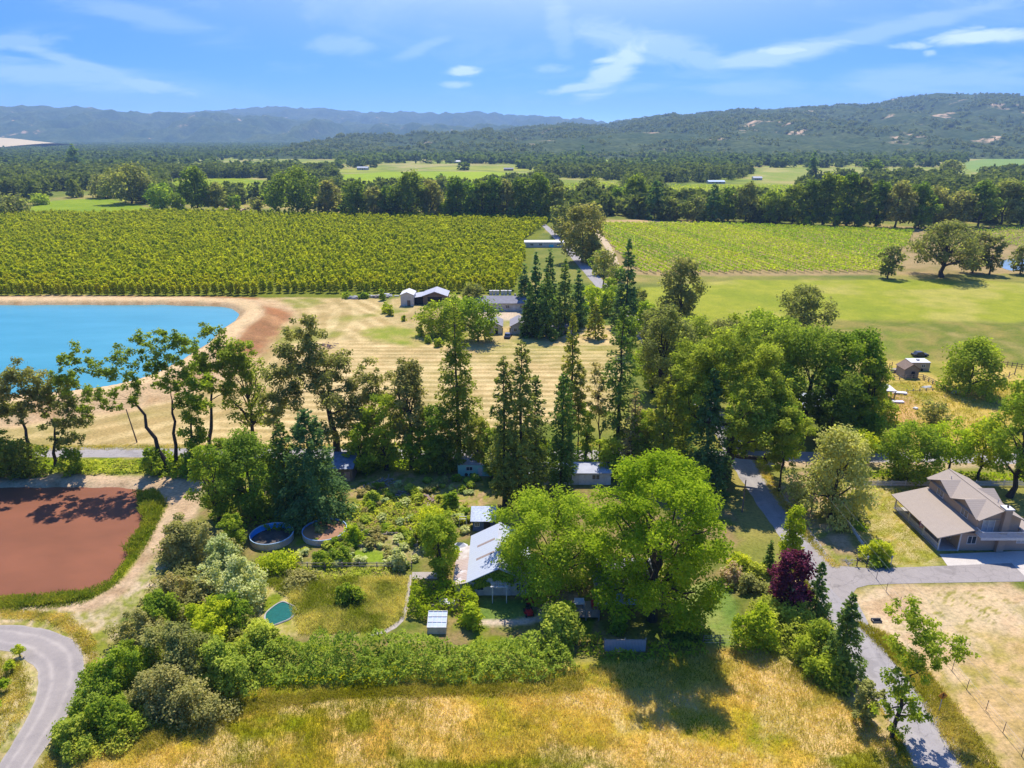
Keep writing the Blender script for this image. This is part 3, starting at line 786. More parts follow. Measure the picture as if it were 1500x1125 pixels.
# ------------------------------------------------------------------ water
def sheet(name, poly, z, m, k='structure'):
    mb = MB(); mb.add([(x, y, z) for x, y in poly], [tuple(range(len(poly)))])
    o = mb.build(name, m)
    n = o.data.polygons[0].normal
    if n.z < 0: o.data.flip_normals()
    return kind(o, k)
def water(name, c1, c2, rough, spec, scale, bump=.05):
    m, nt, out = newmat(name)
    b = nd(nt, 'BsdfPrincipled'); nt.links.new(b.outputs[0], out.inputs[0])
    b.inputs['Roughness'].default_value = rough; b.inputs['Specular IOR Level'].default_value = spec
    nt.links.new(ramp(nt, noise(nt, scale, 5, stretch=(1, 3, 1)), [(.35, c1), (.65, c2)]), b.inputs['Base Color'])
    bp = nd(nt, 'Bump'); bp.inputs['Strength'].default_value = bump; bp.inputs['Distance'].default_value = .05
    nt.links.new(noise(nt, 1.5, 4, stretch=(1, 2.2, 1)), bp.inputs['Height']); nt.links.new(bp.outputs[0], b.inputs['Normal'])
    return m
def grow(poly, d):
    p = arr(poly); c = p.mean(0)
    n = len(p); o = []
    for i in range(n):
        t = p[(i + 1) % n] - p[i - 1]; q = np.array([t[1], -t[0]]); q /= max(np.linalg.norm(q), 1e-6)
        o.append(tuple(p[i] + q * d))
    a = sum(p[i][0] * p[(i + 1) % n][1] - p[(i + 1) % n][0] * p[i][1] for i in range(n))
    if a < 0: o = [tuple(p[i] * 2 - arr(o[i])) for i in range(n)]
    return o
sheet('blue_pond_water', grow(blue_pond, 3.5), WATER_Z, water('blue_pond_water', (.03, .215, .245), (.045, .25, .285), .25, .5, .03, .1))
m, nt, out = newmat('red_pond_water')
b = nd(nt, 'BsdfPrincipled'); nt.links.new(b.outputs[0], out.inputs[0]); b.inputs['Roughness'].default_value = .7; b.inputs['Specular IOR Level'].default_value = .15
c = ramp(nt, noise(nt, .09, 5, stretch=(1, 1.5, 1)), [(.35, (.17, .06, .026)), (.65, (.215, .075, .033))])
c = mixc(nt, ramp(nt, noise(nt, 9, 3), [(.6, (0, 0, 0)), (.75, (.35, .35, .35))]), c, (.42, .22, .13))
nt.links.new(c, b.inputs['Base Color'])
sheet('red_pond_water', grow(red_pond, 2.0), RED_Z, m)
far_pond = smooth_poly(GP([(1462, 383), (1480, 379), (1530, 380), (1560, 388), (1530, 398), (1470, 397)]), 2)
sheet('far_pond_water', far_pond, .05, water('far_pond_water', (.25, .36, .45), (.2, .3, .4), .12, .5, .05))

# ------------------------------------------------------------------ roads, drives, tracks
def asphalt(name, c1, c2, crack=True, scale=.5, tracks=0.0, tcol=None):
    m, nt, out = newmat(name)
    b = nd(nt, 'BsdfPrincipled'); nt.links.new(b.outputs[0], out.inputs[0]); b.inputs['Roughness'].default_value = .9; b.inputs['Specular IOR Level'].default_value = .2
    c = ramp(nt, noise(nt, scale, 6, rough=.7), [(.3, c1), (.7, c2)])
    c = mixc(nt, ramp(nt, noise(nt, 12, 4), [(.35, (0, 0, 0)), (.8, (.5, .5, .5))]), c, tuple(v * 1.35 for v in c2))
    if crack:
        tc = nd(nt, 'TexCoord'); vo = nd(nt, 'TexVoronoi', feature='DISTANCE_TO_EDGE'); vo.inputs['Scale'].default_value = .42
        dn = nd(nt, 'TexNoise'); dn.inputs['Scale'].default_value = 1.2; ad = nd(nt, 'VectorMath', operation='ADD')
        nt.links.new(tc.outputs['Object'], dn.inputs['Vector']); nt.links.new(tc.outputs['Object'], ad.inputs[0]); nt.links.new(dn.outputs['Color'], ad.inputs[1]); nt.links.new(ad.outputs[0], vo.inputs['Vector'])
        k_ = mixc(nt, noise(nt, .3, 3), (0, 0, 0), ramp(nt, vo.outputs['Distance'], [(0, (.75, .75, .75)), (.03, (0, 0, 0))]))
        c = mixc(nt, k_, c, tuple(v * .45 for v in c1))
        c = mixc(nt, ramp(nt, noise(nt, .18, 2), [(.6, (0, 0, 0)), (.62, (.35, .35, .35))]), c, tuple(v * .7 for v in c1))
    if tracks:
        at = nd(nt, 'Attribute', attribute_name='across')
        wv = ramp(nt, at.outputs['Fac'], [(0, (.9, .9, .9)), (.07, (.1, .1, .1)), (.2, (0, 0, 0)), (.29, (1, 1, 1)), (.38, (.1, .1, .1)), (.5, (0, 0, 0)), (.62, (.1, .1, .1)), (.71, (1, 1, 1)), (.8, (0, 0, 0)), (.93, (.1, .1, .1)), (1, (.9, .9, .9))])
        k_ = mixc(nt, 1.0, wv, ramp(nt, noise(nt, .35, 5, rough=.7), [(.3, (.15, .15, .15)), (.7, (tracks, tracks, tracks))]), 'MULTIPLY')
        c = mixc(nt, k_, c, tcol)
    nt.links.new(c, b.inputs['Base Color'])
    return m
ASPH = asphalt('sun_bleached_asphalt', (.225, .2, .185), (.29, .26, .24), True, .5, .5, (.35, .315, .285))
ASPH2 = asphalt('driveway_asphalt', (.22, .19, .165), (.29, .25, .22))
CONC = asphalt('pale_concrete', (.4, .35, .29), (.5, .44, .37), False, 1.0)
GRAV = asphalt('grey_gravel', (.2, .172, .155), (.29, .248, .21), False, .35, .8, (.41, .35, .29))

def ribbon(name, pts, w, z, m, seed=1, wob=.22, step=1.2):
    """pts: world centreline (x, y); w: width or list of widths"""
    p = arr(smooth_poly(pts, 3, False)); 
    if not hasattr(w, '__len__'): w = [w] * len(pts)
    seg = np.concatenate([[0], np.cumsum(np.linalg.norm(np.diff(p, axis=0), axis=1))])
    s = np.arange(0, seg[-1], step); x = np.interp(s, seg, p[:, 0]); y = np.interp(s, seg, p[:, 1])
    ww = np.interp(s / seg[-1], np.linspace(0, 1, len(w)), w)
    tx = np.gradient(x); ty = np.gradient(y); L = np.hypot(tx, ty); nx, ny = -ty / L, tx / L
    a = ww / 2 + (fbm(s / 2.5, s * 0, 3, seed) - .5) * 2 * wob; b_ = ww / 2 + (fbm(s / 2.5, s * 0 + 9, 3, seed + 1) - .5) * 2 * wob
    V = np.concatenate([np.column_stack([x + nx * a, y + ny * a, np.full_like(x, z)]), np.column_stack([x - nx * b_, y - ny * b_, np.full_like(x, z)])])
    n = len(s); i = np.arange(n - 1)
    F = np.column_stack([i + n, i + n + 1, i + 1, i])
    me = mesh_np(name, V, F, m); at_ = me.attributes.new('across', 'FLOAT', 'POINT'); at_.data.foreach_set('value', np.concatenate([np.ones(n), np.zeros(n)]).astype(np.float32))
    return kind(link(name, me), 'structure')
rc_ = [tuple(G(x, y)[:2]) for x, y in [(1640, 1600), (1386, 1125), (1338, 1050), (1281, 985), (1235, 905), (1181, 803), (1133, 738), (1098, 688), (1082, 662)]]
rc_ += [(.78 * H, 2.4 * H), (.74 * H, 2.9 * H), (.71 * H, 3.6 * H), (.66 * H, 4.6 * H), (.6 * H, 5.6 * H), (.53 * H, 6.6 * H), (.44 * H, 8.0 * H), (.3 * H, 9.6 * H)]
ribbon('country_road', rc_, [5.8, 5.8, 5.8, 5.8, 5.6, 5.4, 5, 4.6, 4.2, 4, 4], .024, ASPH, 3)
ribbon('cross_road', [(-420, 2.19 * H), (-120, 2.18 * H), (0, 2.16 * H), (60, 2.14 * H), (110, 2.12 * H), (320, 2.06 * H)], 4.6, .02, ASPH, 5)
def patch(name, pts, z, m, sm=1):
    return sheet(name, smooth_poly(GP(pts), sm) if sm else GP(pts), z, m)
patch('driveway', [(1178, 792), (1205, 815), (1240, 834), (1388, 829), (1620, 819), (1640, 850), (1500, 852), (1312, 855), (1258, 858), (1247, 872), (1256, 892), (1230, 880), (1195, 830)], .03, ASPH2)
patch('concrete_apron', [(1376, 812), (1388, 829), (1620, 819), (1600, 803)], .036, CONC, 0)
patch('concrete_pad', [(1479, 822), (1620, 818), (1700, 856), (1512, 856)], .038, CONC, 0)
trk = [tuple(G(x, y)[:2]) for x, y in [(-160, 928), (-40, 930), (20, 934), (66, 945), (92, 968), (90, 1005), (70, 1052), (34, 1105), (-10, 1180), (-60, 1300)]]
ribbon('gravel_track', trk, [4.0, 4.0, 4.1, 4.6, 4.7, 4.3, 3.8, 3.6, 3.6, 3.6], .02, GRAV, 9, .4)
patch('garden_path', [(599, 842), (604, 842), (596, 905), (575, 925), (545, 932), (543, 928), (570, 920), (590, 903)], .02, GRAV, 1)
patch('paved_yard', [(604, 838), (640, 838), (640, 848), (603, 848)], .02, GRAV, 0)
far_road = [tuple(G(x, y)[:2]) for x, y in [(860, 400), (875, 420), (888, 450)]]
ribbon('vineyard_track', [tuple(G(x, y)[:2]) for x, y in [(868, 333), (885, 352), (897, 372), (906, 404)]], 4.0, .02, mat('tan_soil', (.46, .34, .2), (.38, .28, .16), .3, .95), 11)

# ------------------------------------------------------------------ hills
def hill_mat(name, a, b_, tan, ts, sc=.0035):
    m, nt, out = newmat(name)
    b = nd(nt, 'BsdfPrincipled'); nt.links.new(b.outputs[0], out.inputs[0]); b.inputs['Roughness'].default_value = 1; b.inputs['Specular IOR Level'].default_value = 0
    c = ramp(nt, noise(nt, sc, 8, rough=.7), [(.35, a), (.62, b_)])
    c = mixc(nt, ramp(nt, noise(nt, .045, 3, rough=.8), [(.35, (0, 0, 0)), (.62, (.85, .85, .85))]), c, tuple(v * .45 for v in a))
    c = mixc(nt, ramp(nt, noise(nt, .0048, 8, rough=.68), [(ts, (0, 0, 0)), (ts + .05, (1, 1, 1))]), c, tan)
    nt.links.new(c, b.inputs['Base Color'])
    return m
def hills(name, ridge, D, foot, back, m, seed, amp, nx=420, ny=110):
    rp = []
    for x, y in ridge:
        v = (562.5 - y) / FPX
        rp.append((XatY(x, y, D), zat(y, D)))
    rp = arr(rp); xs = np.linspace(rp[0, 0], rp[-1, 0], nx); rz = np.interp(xs, rp[:, 0], rp[:, 1])
    ker = np.ones(5) / 5; rz = np.convolve(np.pad(rz, 2, mode='edge'), ker, 'valid')
    ys = np.concatenate([np.linspace(D - foot, D, int(ny * .72)), np.linspace(D, D + back, ny - int(ny * .72) + 1)[1:]])
    Xg, Yg = np.meshgrid(xs, ys); Rz = np.broadcast_to(rz, Xg.shape)
    Xf, Yf = Xg.ravel(), Yg.ravel()
    t = np.where(Yf <= D, (Yf - (D - foot)) / foot, 1 - (Yf - D) / back * .9); t = np.clip(t, 0, 1)
    f = sstep(0, 1.0, t) * .55 + .45 * t ** 1.3
    rg = 1 - np.abs(fbm(Xf / (foot * .2), Yf / (foot * .55), 5, seed) - .5) * 2 * 1.9
    fine = fbm(Xf / (foot * .05), Yf / (foot * .07), 4, seed + 2) - .5
    z = Rz.ravel() * f + (rg - .35) * amp * np.sin(np.pi * np.clip(t, 0, 1)) ** .8 * (1 - .35 * t) + fine * amp * .32 * np.clip(t * 3, 0, 1)
    z = np.where(t <= 0, -2, z)
    ii = np.arange(nx * len(ys)).reshape(len(ys), nx)
    F = np.stack([ii[:-1, :-1], ii[:-1, 1:], ii[1:, 1:], ii[1:, :-1]], -1).reshape(-1, 4)
    o = link(name, mesh_np(name, np.column_stack([Xf, Yf, z]), F, m, smooth=True)); kind(o, 'structure')
    return xs, ys, z.reshape(len(ys), nx)
HM1 = hill_mat('far_hill_scrub', (.04, .075, .03), (.12, .14, .05), (.4, .28, .16), .65, .002)
HM2 = hill_mat('hill_scrub', (.045, .08, .028), (.13, .15, .05), (.46, .3, .16), .62, .004)
HM3 = hill_mat('near_hill_scrub', (.05, .08, .03), (.12, .14, .05), (.5, .34, .2), .615, .006)
hills('distant_hills', [(150, 205), (250, 182), (330, 163), (400, 156), (470, 160), (520, 165), (590, 167), (650, 168), (700, 165), (745, 169), (800, 174), (860, 179), (930, 186), (1050, 200)], 11500, 3300, 2400, HM1, 211, 240)
hills('western_hills', [(-520, 150), (-200, 158), (0, 163), (50, 161), (85, 158), (110, 158), (150, 166), (185, 170), (230, 168), (280, 170), (330, 171), (400, 177), (470, 181), (550, 186), (640, 190), (720, 194), (800, 199), (900, 206)], 8200, 2600, 1800, HM2, 223, 230)
hill_e = hills('eastern_hill', [(560, 207), (680, 200), (760, 190), (830, 181), (880, 184), (910, 179), (960, 171), (1010, 170), (1060, 163), (1100, 161), (1150, 161), (1200, 157), (1270, 155), (1310, 148), (1345, 140), (1385, 136), (1440, 139), (1480, 146), (1530, 152), (1700, 150), (2000, 170)], 4600, 2500, 1500, HM3, 241, 90, 620, 170)
hills('low_foothills', [(760, 206), (860, 199), (930, 193), (1000, 196), (1080, 191), (1150, 197), (1230, 193), (1300, 199), (1400, 192), (1500, 196), (1700, 190)], 3000, 900, 700, HM3, 251, 14, 420, 80)
hills('tan_hill', [(-400, 196), (-100, 198), (-20, 200), (20, 203), (50, 207), (75, 210)], 3600, 700, 500, hill_mat('dry_grass_hill', (.44, .34, .2), (.5, .38, .24), (.5, .4, .25), .3, .004), 261, 6, 120, 40)
# ------------------------------------------------------------------ trees one can tell apart
G_MID = 'tall trees between the crossing road and the gardens'
# the great lime-green maple and its neighbours round the cottages
tree('maple_tree', 'huge bright lime green maple whose crown hangs over the pale blue cottage', 'tree', (955, 908), 670, 218, 'lime', form='round', fork=.08, cov=4.6, nclump=160, rc=.085, limbs=34, irr=.3, maxn=90000, up=.5, px=1.8, trunk=.024)
tree('walnut_tree', 'broad mid green tree leaning against the white metal roof, beside the huge maple', 'tree', (806, 862), 722, 172, 'walnut', form='round', fork=.06, cov=4.8, nclump=90, rc=.12, limbs=14, irr=.3, up=.45)
tree('fruit_tree', 'dark green bushy tree beside the rusty lean-to of the white barn', 'tree', (645, 846), 752, 66, 'mid', form='round', fork=.12, cov=4.5, nclump=40, rc=.16, limbs=8, trunk=.03)
tree('fruit_tree', 'small yellow-green tree with flat top in the vegetable garden behind the bushy dark tree', 'tree', (632, 792), 744, 56, 'bright', form='vase', fork=.25, cov=4, nclump=26, rc=.19, limbs=8, trunk=.03)
tree('broad_conifer', 'dense dark green conifer with a broad skirt behind the round stock tanks', 'tree', (461, 756), 600, 92, 'bfir', 'conif', form='cone', bare=.04, cov=6, dens=1.6, droop=.2, tip=.1, wood=12, maxn=48000)
tree('broad_conifer', 'slim dark conifer pressed against the broad one behind the stock tanks', 'tree', (424, 752), 612, 55, 'fir', 'conif', form='cone', bare=.05, cov=5, droop=.2)
tree('leafy_tree', 'mid green rounded tree between the dark conifers and the silvery scrub', 'tree', (372, 758), 630, 98, 'oaky', form='tall', fork=.1, cov=4, nclump=50, rc=.15, limbs=14)
tree('leafy_tree', 'loose green tree beside the bare bank of the red pond', 'tree', (322, 765), 648, 72, 'mid', form='tall', fork=.16, cov=3, nclump=34, rc=.16, limbs=14)
tree('leafy_tree', 'small round tree in front of the empty blue-lined tank', 'tree', (344, 806), 752, 44, 'mid', form='round', fork=.1, cov=4, nclump=26, rc=.18, limbs=6)
tree('poplar_tree', 'slender bright green poplar above the purple plum by the road', 'tree', (1153, 852), 738, 29, 'lime', form='poplar', fork=.05, cov=5, nclump=32, rc=.3, limbs=8, irr=.15)
tree('plum_tree', 'purple leaved plum tree beside the country road', 'tree', (1152, 900), 808, 68, 'plum', form='round', fork=.1, cov=5, nclump=44, rc=.15, limbs=8)
tree('young_conifer', 'small dark pointed conifer at the road edge below the purple plum', 'tree', (1228, 988), 868, 56, 'fir', 'conif', form='cone', bare=.03, cov=4.5, droop=.05, dens=1.2)
tree('young_conifer', 'thin dark sapling between the purple plum and the pointed roadside conifer', 'tree', (1192, 905), 822, 36, 'fir', 'conif', form='cone', bare=.03, cov=3.5, droop=.05)
tree('young_conifer', 'thin dark sapling beside the slender bright poplar', 'tree', (1124, 840), 788, 18, 'fir', 'conif', form='cone', bare=.03, cov=3.5, droop=.05)
# the ragged roadside oak, built of one stem with separate leaf masses
def ragged(name, label, base, leaf, blobs, seed, tr=.26, dens=3.4, bark=None, px=1.65, fat=1.12):
    """blobs: (x, y, radius px, dY m): leaf masses at photo places on the tree's own depth"""
    rng = np.random.default_rng(seed); p = G(*base); tb = MB()
    C = []; rr = []
    for x, y, rp, dY in blobs:
        rp = rp * fat
        Y = p.y + dY; z = zat(y, Y); X = XatY(x, y, Y); q = Vector((X, Y, z)); C.append((X - p.x, dY, z)); rr.append(rp * depth_of(q) / FPX)
    C = arr(C); rr = arr(rr); top = C[:, 2].max()
    mid = arr([np.average(C[:, 0], weights=rr) * .45, np.average(C[:, 1], weights=rr) * .4, top * .52])
    tp = [np.array([mid[0] * t ** 1.3, mid[1] * t, mid[2] * t - .2 * (t == 0)]) + rng.normal(size=3) * tr * .5 * (0 < t < 1) for t in np.linspace(0, 1, 7)]
    tb.tube(tp, [tr * (1.4 - .85 * t) for t in np.linspace(0, 1, 7)], 8)
    ends = []
    order = np.argsort(np.linalg.norm(C - mid, axis=1)); nodes = [(tp[j], tr * (1.3 - .85 * j / 6)) for j in range(2, 7)]
    for q in order:
        dd = [np.linalg.norm(n[0] - C[q]) + (4 if n[0][2] > C[q][2] + .3 else 0) for n in nodes]
        a, ra = nodes[int(np.argmin(dd))]
        L = limb(a, C[q], .05, rng); r0 = min(ra * .72, tr * .6)
        tb.tube(L, [r0 * (1 - .6 * j / 5) for j in range(6)], 6, cap=False)
        nodes += [(L[3], r0 * .62), (L[5], r0 * .42)]
        for _ in range(5):
            e = C[q] + rand_dirs(1, rng)[0] * rr[q] * .85
            tb.tube(limb(L[4], e, .04, rng, 3), [r0 * .3, r0 * .22, r0 * .15, .02], 4, cap=False)
    s = leaf_size((p.x, p.y, top * .6), px)
    # each mass is a few smaller knots
    kc = []; kr = []
    for q in range(len(C)):
        for _ in range(11):
            kc.append(C[q] + rand_dirs(1, rng)[0] * rr[q] * rng.uniform(.2, 1.45) * np.array([1, 1, .85])); kr.append(rr[q] * rng.uniform(.18, .5))
    kc = arr(kc); kr = arr(kr)
    n = int(min(50000, 1.15 * dens * (rr ** 2).sum() * math.pi / (.55 * s * s)))
    ci = rng.choice(len(kc), n, p=kr ** 2 / (kr ** 2).sum()); d = rand_dirs(n, rng)
    P = kc[ci] + d * ((rng.uniform(0, 1, n) ** .6) * 1.25 * kr[ci])[:, None] * np.array([1, 1, .8])
    P[:, 2] = np.maximum(P[:, 2], .3)
    N = d * .4 + rng.normal(size=(n, 3)) * .42; N[:, 2] += .6
    V, F = leaf_quads(P, N, s * rng.uniform(.65, 1.3, n), rng)
    r = np.clip(.5 * rng.uniform(0, 1, len(kc))[ci] + .5 * rng.uniform(0, 1, n), 0, 1)
    return plant_root(name, label, 'tree', p, None, tb, V, F, r, LEAF[leaf], bark or BARK)

ragged('roadside_oak', 'ragged oak leaning over the lower end of the country road', (1306, 1080), 'mid',
       [(1330, 895, 22, 1), (1350, 925, 30, 1), (1325, 955, 26, .5), (1365, 950, 24, 1.5), (1410, 955, 24, 2), (1345, 985, 24, 0), (1315, 1000, 22, -.5), (1330, 1030, 24, 0), (1300, 1040, 16, -.5), (1380, 975, 16, 1.5), (1310, 1065, 16, -.3), (1345, 1050, 14, 0)], 5, .18, 1.9, fat=.88)
ragged('roadside_sapling', 'small twiggy tree at the grass edge beside the ragged roadside oak', (1271, 1058), 'olive',
       [(1268, 1012, 13, 0), (1282, 1018, 12, 0), (1260, 1030, 12, 0), (1276, 1036, 13, .3), (1266, 1048, 10, 0)], 6, .1, 3.5)
# trees along the red pond and the blue pond
ragged('leaning_oak', 'oak leaning far out toward the blue pond with long bare limbs', (246, 690), 'oaky',
       [(110, 518, 13, -3), (92, 532, 12, -3.4), (130, 530, 13, -3), (152, 545, 14, -2.5), (170, 522, 15, -2), (180, 548, 16, -2), (196, 562, 15, -1.5), (100, 555, 12, -3), (84, 560, 14, -3.4), (130, 575, 13, -2.5), (150, 588, 12, -2.2), (205, 497, 12, -1), (212, 520, 14, -1), (222, 545, 14, -.5), (190, 585, 14, -1.2), (168, 574, 10, -1.6), (118, 600, 9, -2.5)], 21, .36, 2.1)
ragged('tall_oak', 'upright oak with a bare stem and a light crown beside the leaning one', (259, 684), 'oaky',
       [(240, 490, 12, .5), (255, 505, 14, .5), (268, 496, 12, .5), (282, 505, 10, .8), (262, 525, 15, 0), (240, 535, 13, 0), (250, 560, 14, 0), (270, 545, 12, .3), (228, 560, 11, 0), (264, 590, 10, 0)], 22, .3, 2.2)
ragged('twin_stem_oak', 'light green oak on two thin stems at the crossing road', (309, 657), 'oaky',
       [(303, 483, 10, .5), (310, 505, 18, 0), (335, 510, 20, 0), (300, 530, 18, 0), (325, 535, 22, .5), (350, 530, 16, .5), (290, 545, 14, 0), (312, 560, 16, 0), (345, 555, 16, .5), (332, 575, 12, .5), (362, 510, 12, .5)], 23, .32, 2.6)
ragged('twin_stem_oak', 'thin ivy-clad tree standing just before the light twin stemmed oak', (284, 684), 'mid',
       [(284, 555, 14, 0), (278, 580, 16, 0), (292, 595, 15, 0), (280, 615, 17, 0), (288, 640, 16, 0), (282, 665, 15, 0), (296, 565, 10, 0)], 24, .3, 3)
ragged('pond_oak', 'oak with twin dark crown at the frame edge above the red pond', (49, 690), 'oak',
       [(10, 550, 18, 0), (35, 545, 18, 0), (52, 560, 16, 0), (18, 575, 20, 0), (42, 585, 18, 0), (5, 600, 18, 0), (28, 605, 15, 0), (-15, 570, 20, 0), (55, 590, 10, 0)], 25, .34, 2.2)
ragged('pond_oak', 'slim oak with a forked stem above the corner of the red pond', (80, 685), 'oak',
       [(78, 568, 16, 0), (98, 565, 16, 0), (68, 590, 14, 0), (88, 592, 18, 0), (110, 590, 16, 0), (120, 612, 14, 0), (98, 620, 16, 0), (75, 618, 12, 0), (108, 640, 14, 0), (90, 645, 10, 0)], 26, .26, 2.0)
ragged('great_oak', 'great grey-green valley oak with thick leaning limbs behind the tin roofed shed', (497, 672), 'oak',
       [(447, 475, 17, 1), (430, 495, 20, 1), (455, 505, 20, 1), (425, 525, 24, .5), (450, 535, 24, 0), (475, 545, 24, 0), (500, 530, 20, .5), (410, 550, 20, 0), (480, 580, 26, -1), (510, 565, 22, 0), (430, 575, 20, -1), (400, 580, 18, 0), (545, 545, 16, 1), (556, 560, 16, 1), (535, 580, 18, .5), (505, 600, 22, -1), (525, 612, 18, -1), (490, 630, 20, -2), (410, 605, 18, -1), (395, 610, 14, 0), (560, 585, 12, 1)], 27, .6, 2.3)
tree('leafy_tree', 'pale green airy tree between the twin stemmed oak and the great valley oak', 'tree', (372, 648), 512, 72, 'oaky', form='tall', fork=.2, cov=1.8, nclump=34, rc=.15, limbs=22)
tree('leafy_tree', 'rounded tree with dark top right of the great valley oak', 'tree', (604, 684), 524, 74, 'oak', form='oak', fork=.25, cov=3.4, nclump=44, rc=.15, limbs=16)
tree('leafy_tree', 'mid green tree standing beneath the spreading limb of the great valley oak', 'tree', (566, 688), 575, 72, 'mid', form='tall', fork=.12, cov=3.4, nclump=40, rc=.15, limbs=10)
tree('leafy_tree', 'low bright tree between the rounded dark-topped tree and the tall redwood', 'tree', (638, 690), 590, 56, 'oaky', form='tall', fork=.12, cov=3, nclump=34, rc=.16, limbs=10)
# conifers in the middle
tree('redwood_tree', 'tall yellow-green redwood above the mint green trailer', 'tree', (672, 672), 444, 62, 'redwood', 'conif', form='red', bare=.08, cov=3.8, droop=.12, dens=1.2, wood=60)
tree('pine_tree', 'tall pine with a bare lower stem and narrow crown over the long metal roof', 'tree', (739, 742), 520, 50, 'pine', 'conif', form='pine', bare=.08, cov=3.6, droop=.12, wood=60)
tree('pine_tree', 'tallest of the clustered pines over the blue shed', 'tree', (763, 748), 496, 58, 'pine', 'conif', form='pine', bare=.08, cov=3.2, droop=.1, wood=60)
tree('pine_tree', 'dark narrow pine just beside the tallest clustered pine', 'tree', (783, 730), 548, 42, 'pine', 'conif', form='pine', bare=.06, cov=3.0, droop=.1, wood=50)
tree('cypress_tree', 'very narrow dark green column of a conifer in front of the pointed redwood', 'tree', (822, 720), 545, 32, 'fir', 'conif', form='column', bare=.1, cov=5, droop=.25, wood=20)
tree('redwood_tree', 'slim pointed redwood rising behind the narrow column conifer', 'tree', (834, 668), 455, 36, 'redwood', 'conif', form='red', bare=.2, cov=3.2, droop=.1, wood=40)
tree('redwood_tree', 'tall redwood with a clean dark stem and gappy whorls of branches', 'tree', (903, 672), 438, 58, 'fir', 'conif', form='red', bare=.15, cov=2.2, droop=.08, wood=90, sparse=.35)
tree('dry_conifer', 'half dead thin conifer with grey twigs beside the clean-stemmed redwood', 'tree', (925, 690), 568, 44, 'dead', 'conif', form='cone', bare=.1, cov=1.3, droop=.2, wood=90)
tree('redwood_tree', 'stocky yellowish redwood among the oaks behind the huge maple', 'tree', (968, 702), 552, 72, 'redwood', 'conif', form='red', bare=.05, cov=4.5, droop=.12)
tree('blue_fir', 'dark bluish pointed fir in front of the spreading road oak', 'tree', (1030, 712), 536, 66, 'bfir', 'conif', form='cone', bare=.03, cov=5, droop=.18, dens=1.2)
tree('thin_tree', 'thin tree with a bare stem and a tuft on top in the hay field gap', 'tree', (846, 668), 530, 26, 'olive', form='oak', fork=.45, cov=1.8, nclump=16, rc=.2, limbs=10, trunk=.008)
tree('thin_tree', 'thin crooked tree nearest to the clean-stemmed redwood', 'tree', (878, 670), 528, 36, 'olive', form='oak', fork=.4, cov=1.5, nclump=18, rc=.2, limbs=12, trunk=.009, lean=(-1.5, 0))
tree('thin_tree', 'short bushy sapling under the thin bare-stemmed tree', 'tree', (858, 680), 590, 30, 'mid', form='tall', fork=.2, cov=3, nclump=18, rc=.22, limbs=6)
# oaks by the road
ragged('road_oak', 'spreading oak with a massive dark trunk at the bend of the country road', (1063, 700), 'oaky',
       [(1040, 520, 26, 1), (1070, 500, 26, 2), (1095, 515, 26, 1), (1020, 545, 24, 0), (1120, 540, 26, 0), (1010, 570, 20, 0), (1140, 570, 26, 0), (1100, 560, 20, -1), (1000, 525, 20, 1), (1125, 600, 26, -1), (1150, 610, 24, -1), (1105, 620, 20, -2), (1130, 640, 22, -2), (1160, 640, 18, -1), (1010, 605, 16, -1), (1150, 670, 15, -1), (1128, 672, 13, -2), (1085, 655, 12, -2), (1100, 600, 24, -8), (1122, 625, 24, -9), (1082, 622, 20, -8), (1142, 602, 22, -7), (1160, 625, 20, -8), (1110, 575, 22, -6)], 31, .8, 3.2)
tree('road_oak', 'full leafy oak with yellowish top behind the massive trunked oak', 'tree', (1105, 622), 466, 150, 'oaky', form='round', fork=.2, cov=4, nclump=70, rc=.13, limbs=18, irr=.3)
tree('road_oak', 'grey-green oak beside the tall spruce with the road showing through its crown', 'tree', (965, 608), 446, 92, 'oak', form='oak', fork=.22, cov=3.0, nclump=46, rc=.14, limbs=20, irr=.4)
tree('road_oak', 'broad oak hiding the metal roofed house by the road', 'tree', (1178, 632), 478, 118, 'oaky', form='round', fork=.18, cov=4, nclump=60, rc=.14, limbs=14)
tree('road_oak', 'rounded dark oak at the edge of the junk yard', 'tree', (1238, 632), 482, 96, 'mid', form='round', fork=.14, cov=4.4, nclump=56, rc=.14, limbs=12)
tree('road_oak', 'darkest short oak in front of the rounded oak by the junk yard', 'tree', (1215, 655), 545, 84, 'dark', form='round', fork=.1, cov=4.4, nclump=44, rc=.15, limbs=8)
tree('roadside_tree', 'slim tree with hanging foliage on a single bare stem at the road corner', 'tree', (1141, 720), 588, 52, 'mid', form='oak', fork=.42, cov=3, nclump=26, rc=.2, limbs=10, droop=.12, trunk=.012)
tree('willow_tree', 'feathery grey-green willow beside the power line', 'tree', (1216, 758), 622, 116, 'willow', form='dome', fork=.12, cov=4.2, nclump=60, rc=.15, limbs=16, droop=.16, up=.1, px=1.9)
tree('leafy_tree', 'small yellow-green round tree at the edge of the cross road behind the willow', 'tree', (1248, 676), 628, 58, 'bright', form='round', fork=.14, cov=4, nclump=30, rc=.18, limbs=7)
tree('leafy_tree', 'dark glossy maple before the white picket fence', 'tree', (1327, 702), 618, 92, 'mid', form='round', fork=.06, cov=4.6, nclump=50, rc=.15, limbs=10, irr=.35)
tree('leafy_tree', 'yellow-green tree on a forked stem behind the house ridge', 'tree', (1388, 696), 616, 76, 'bright', form='vase', fork=.32, cov=3.2, nclump=40, rc=.16, limbs=14)
tree('leafy_tree', 'big tree at the frame edge behind the house chimney', 'tree', (1478, 728), 556, 104, 'mid', form='round', fork=.2, cov=3.8, nclump=70, rc=.13, limbs=18)
tree('leafy_tree', 'yellow-green tree between the forked one and the big tree behind the chimney', 'tree', (1432, 702), 614, 62, 'bright', form='tall', fork=.25, cov=3, nclump=36, rc=.16, limbs=12)
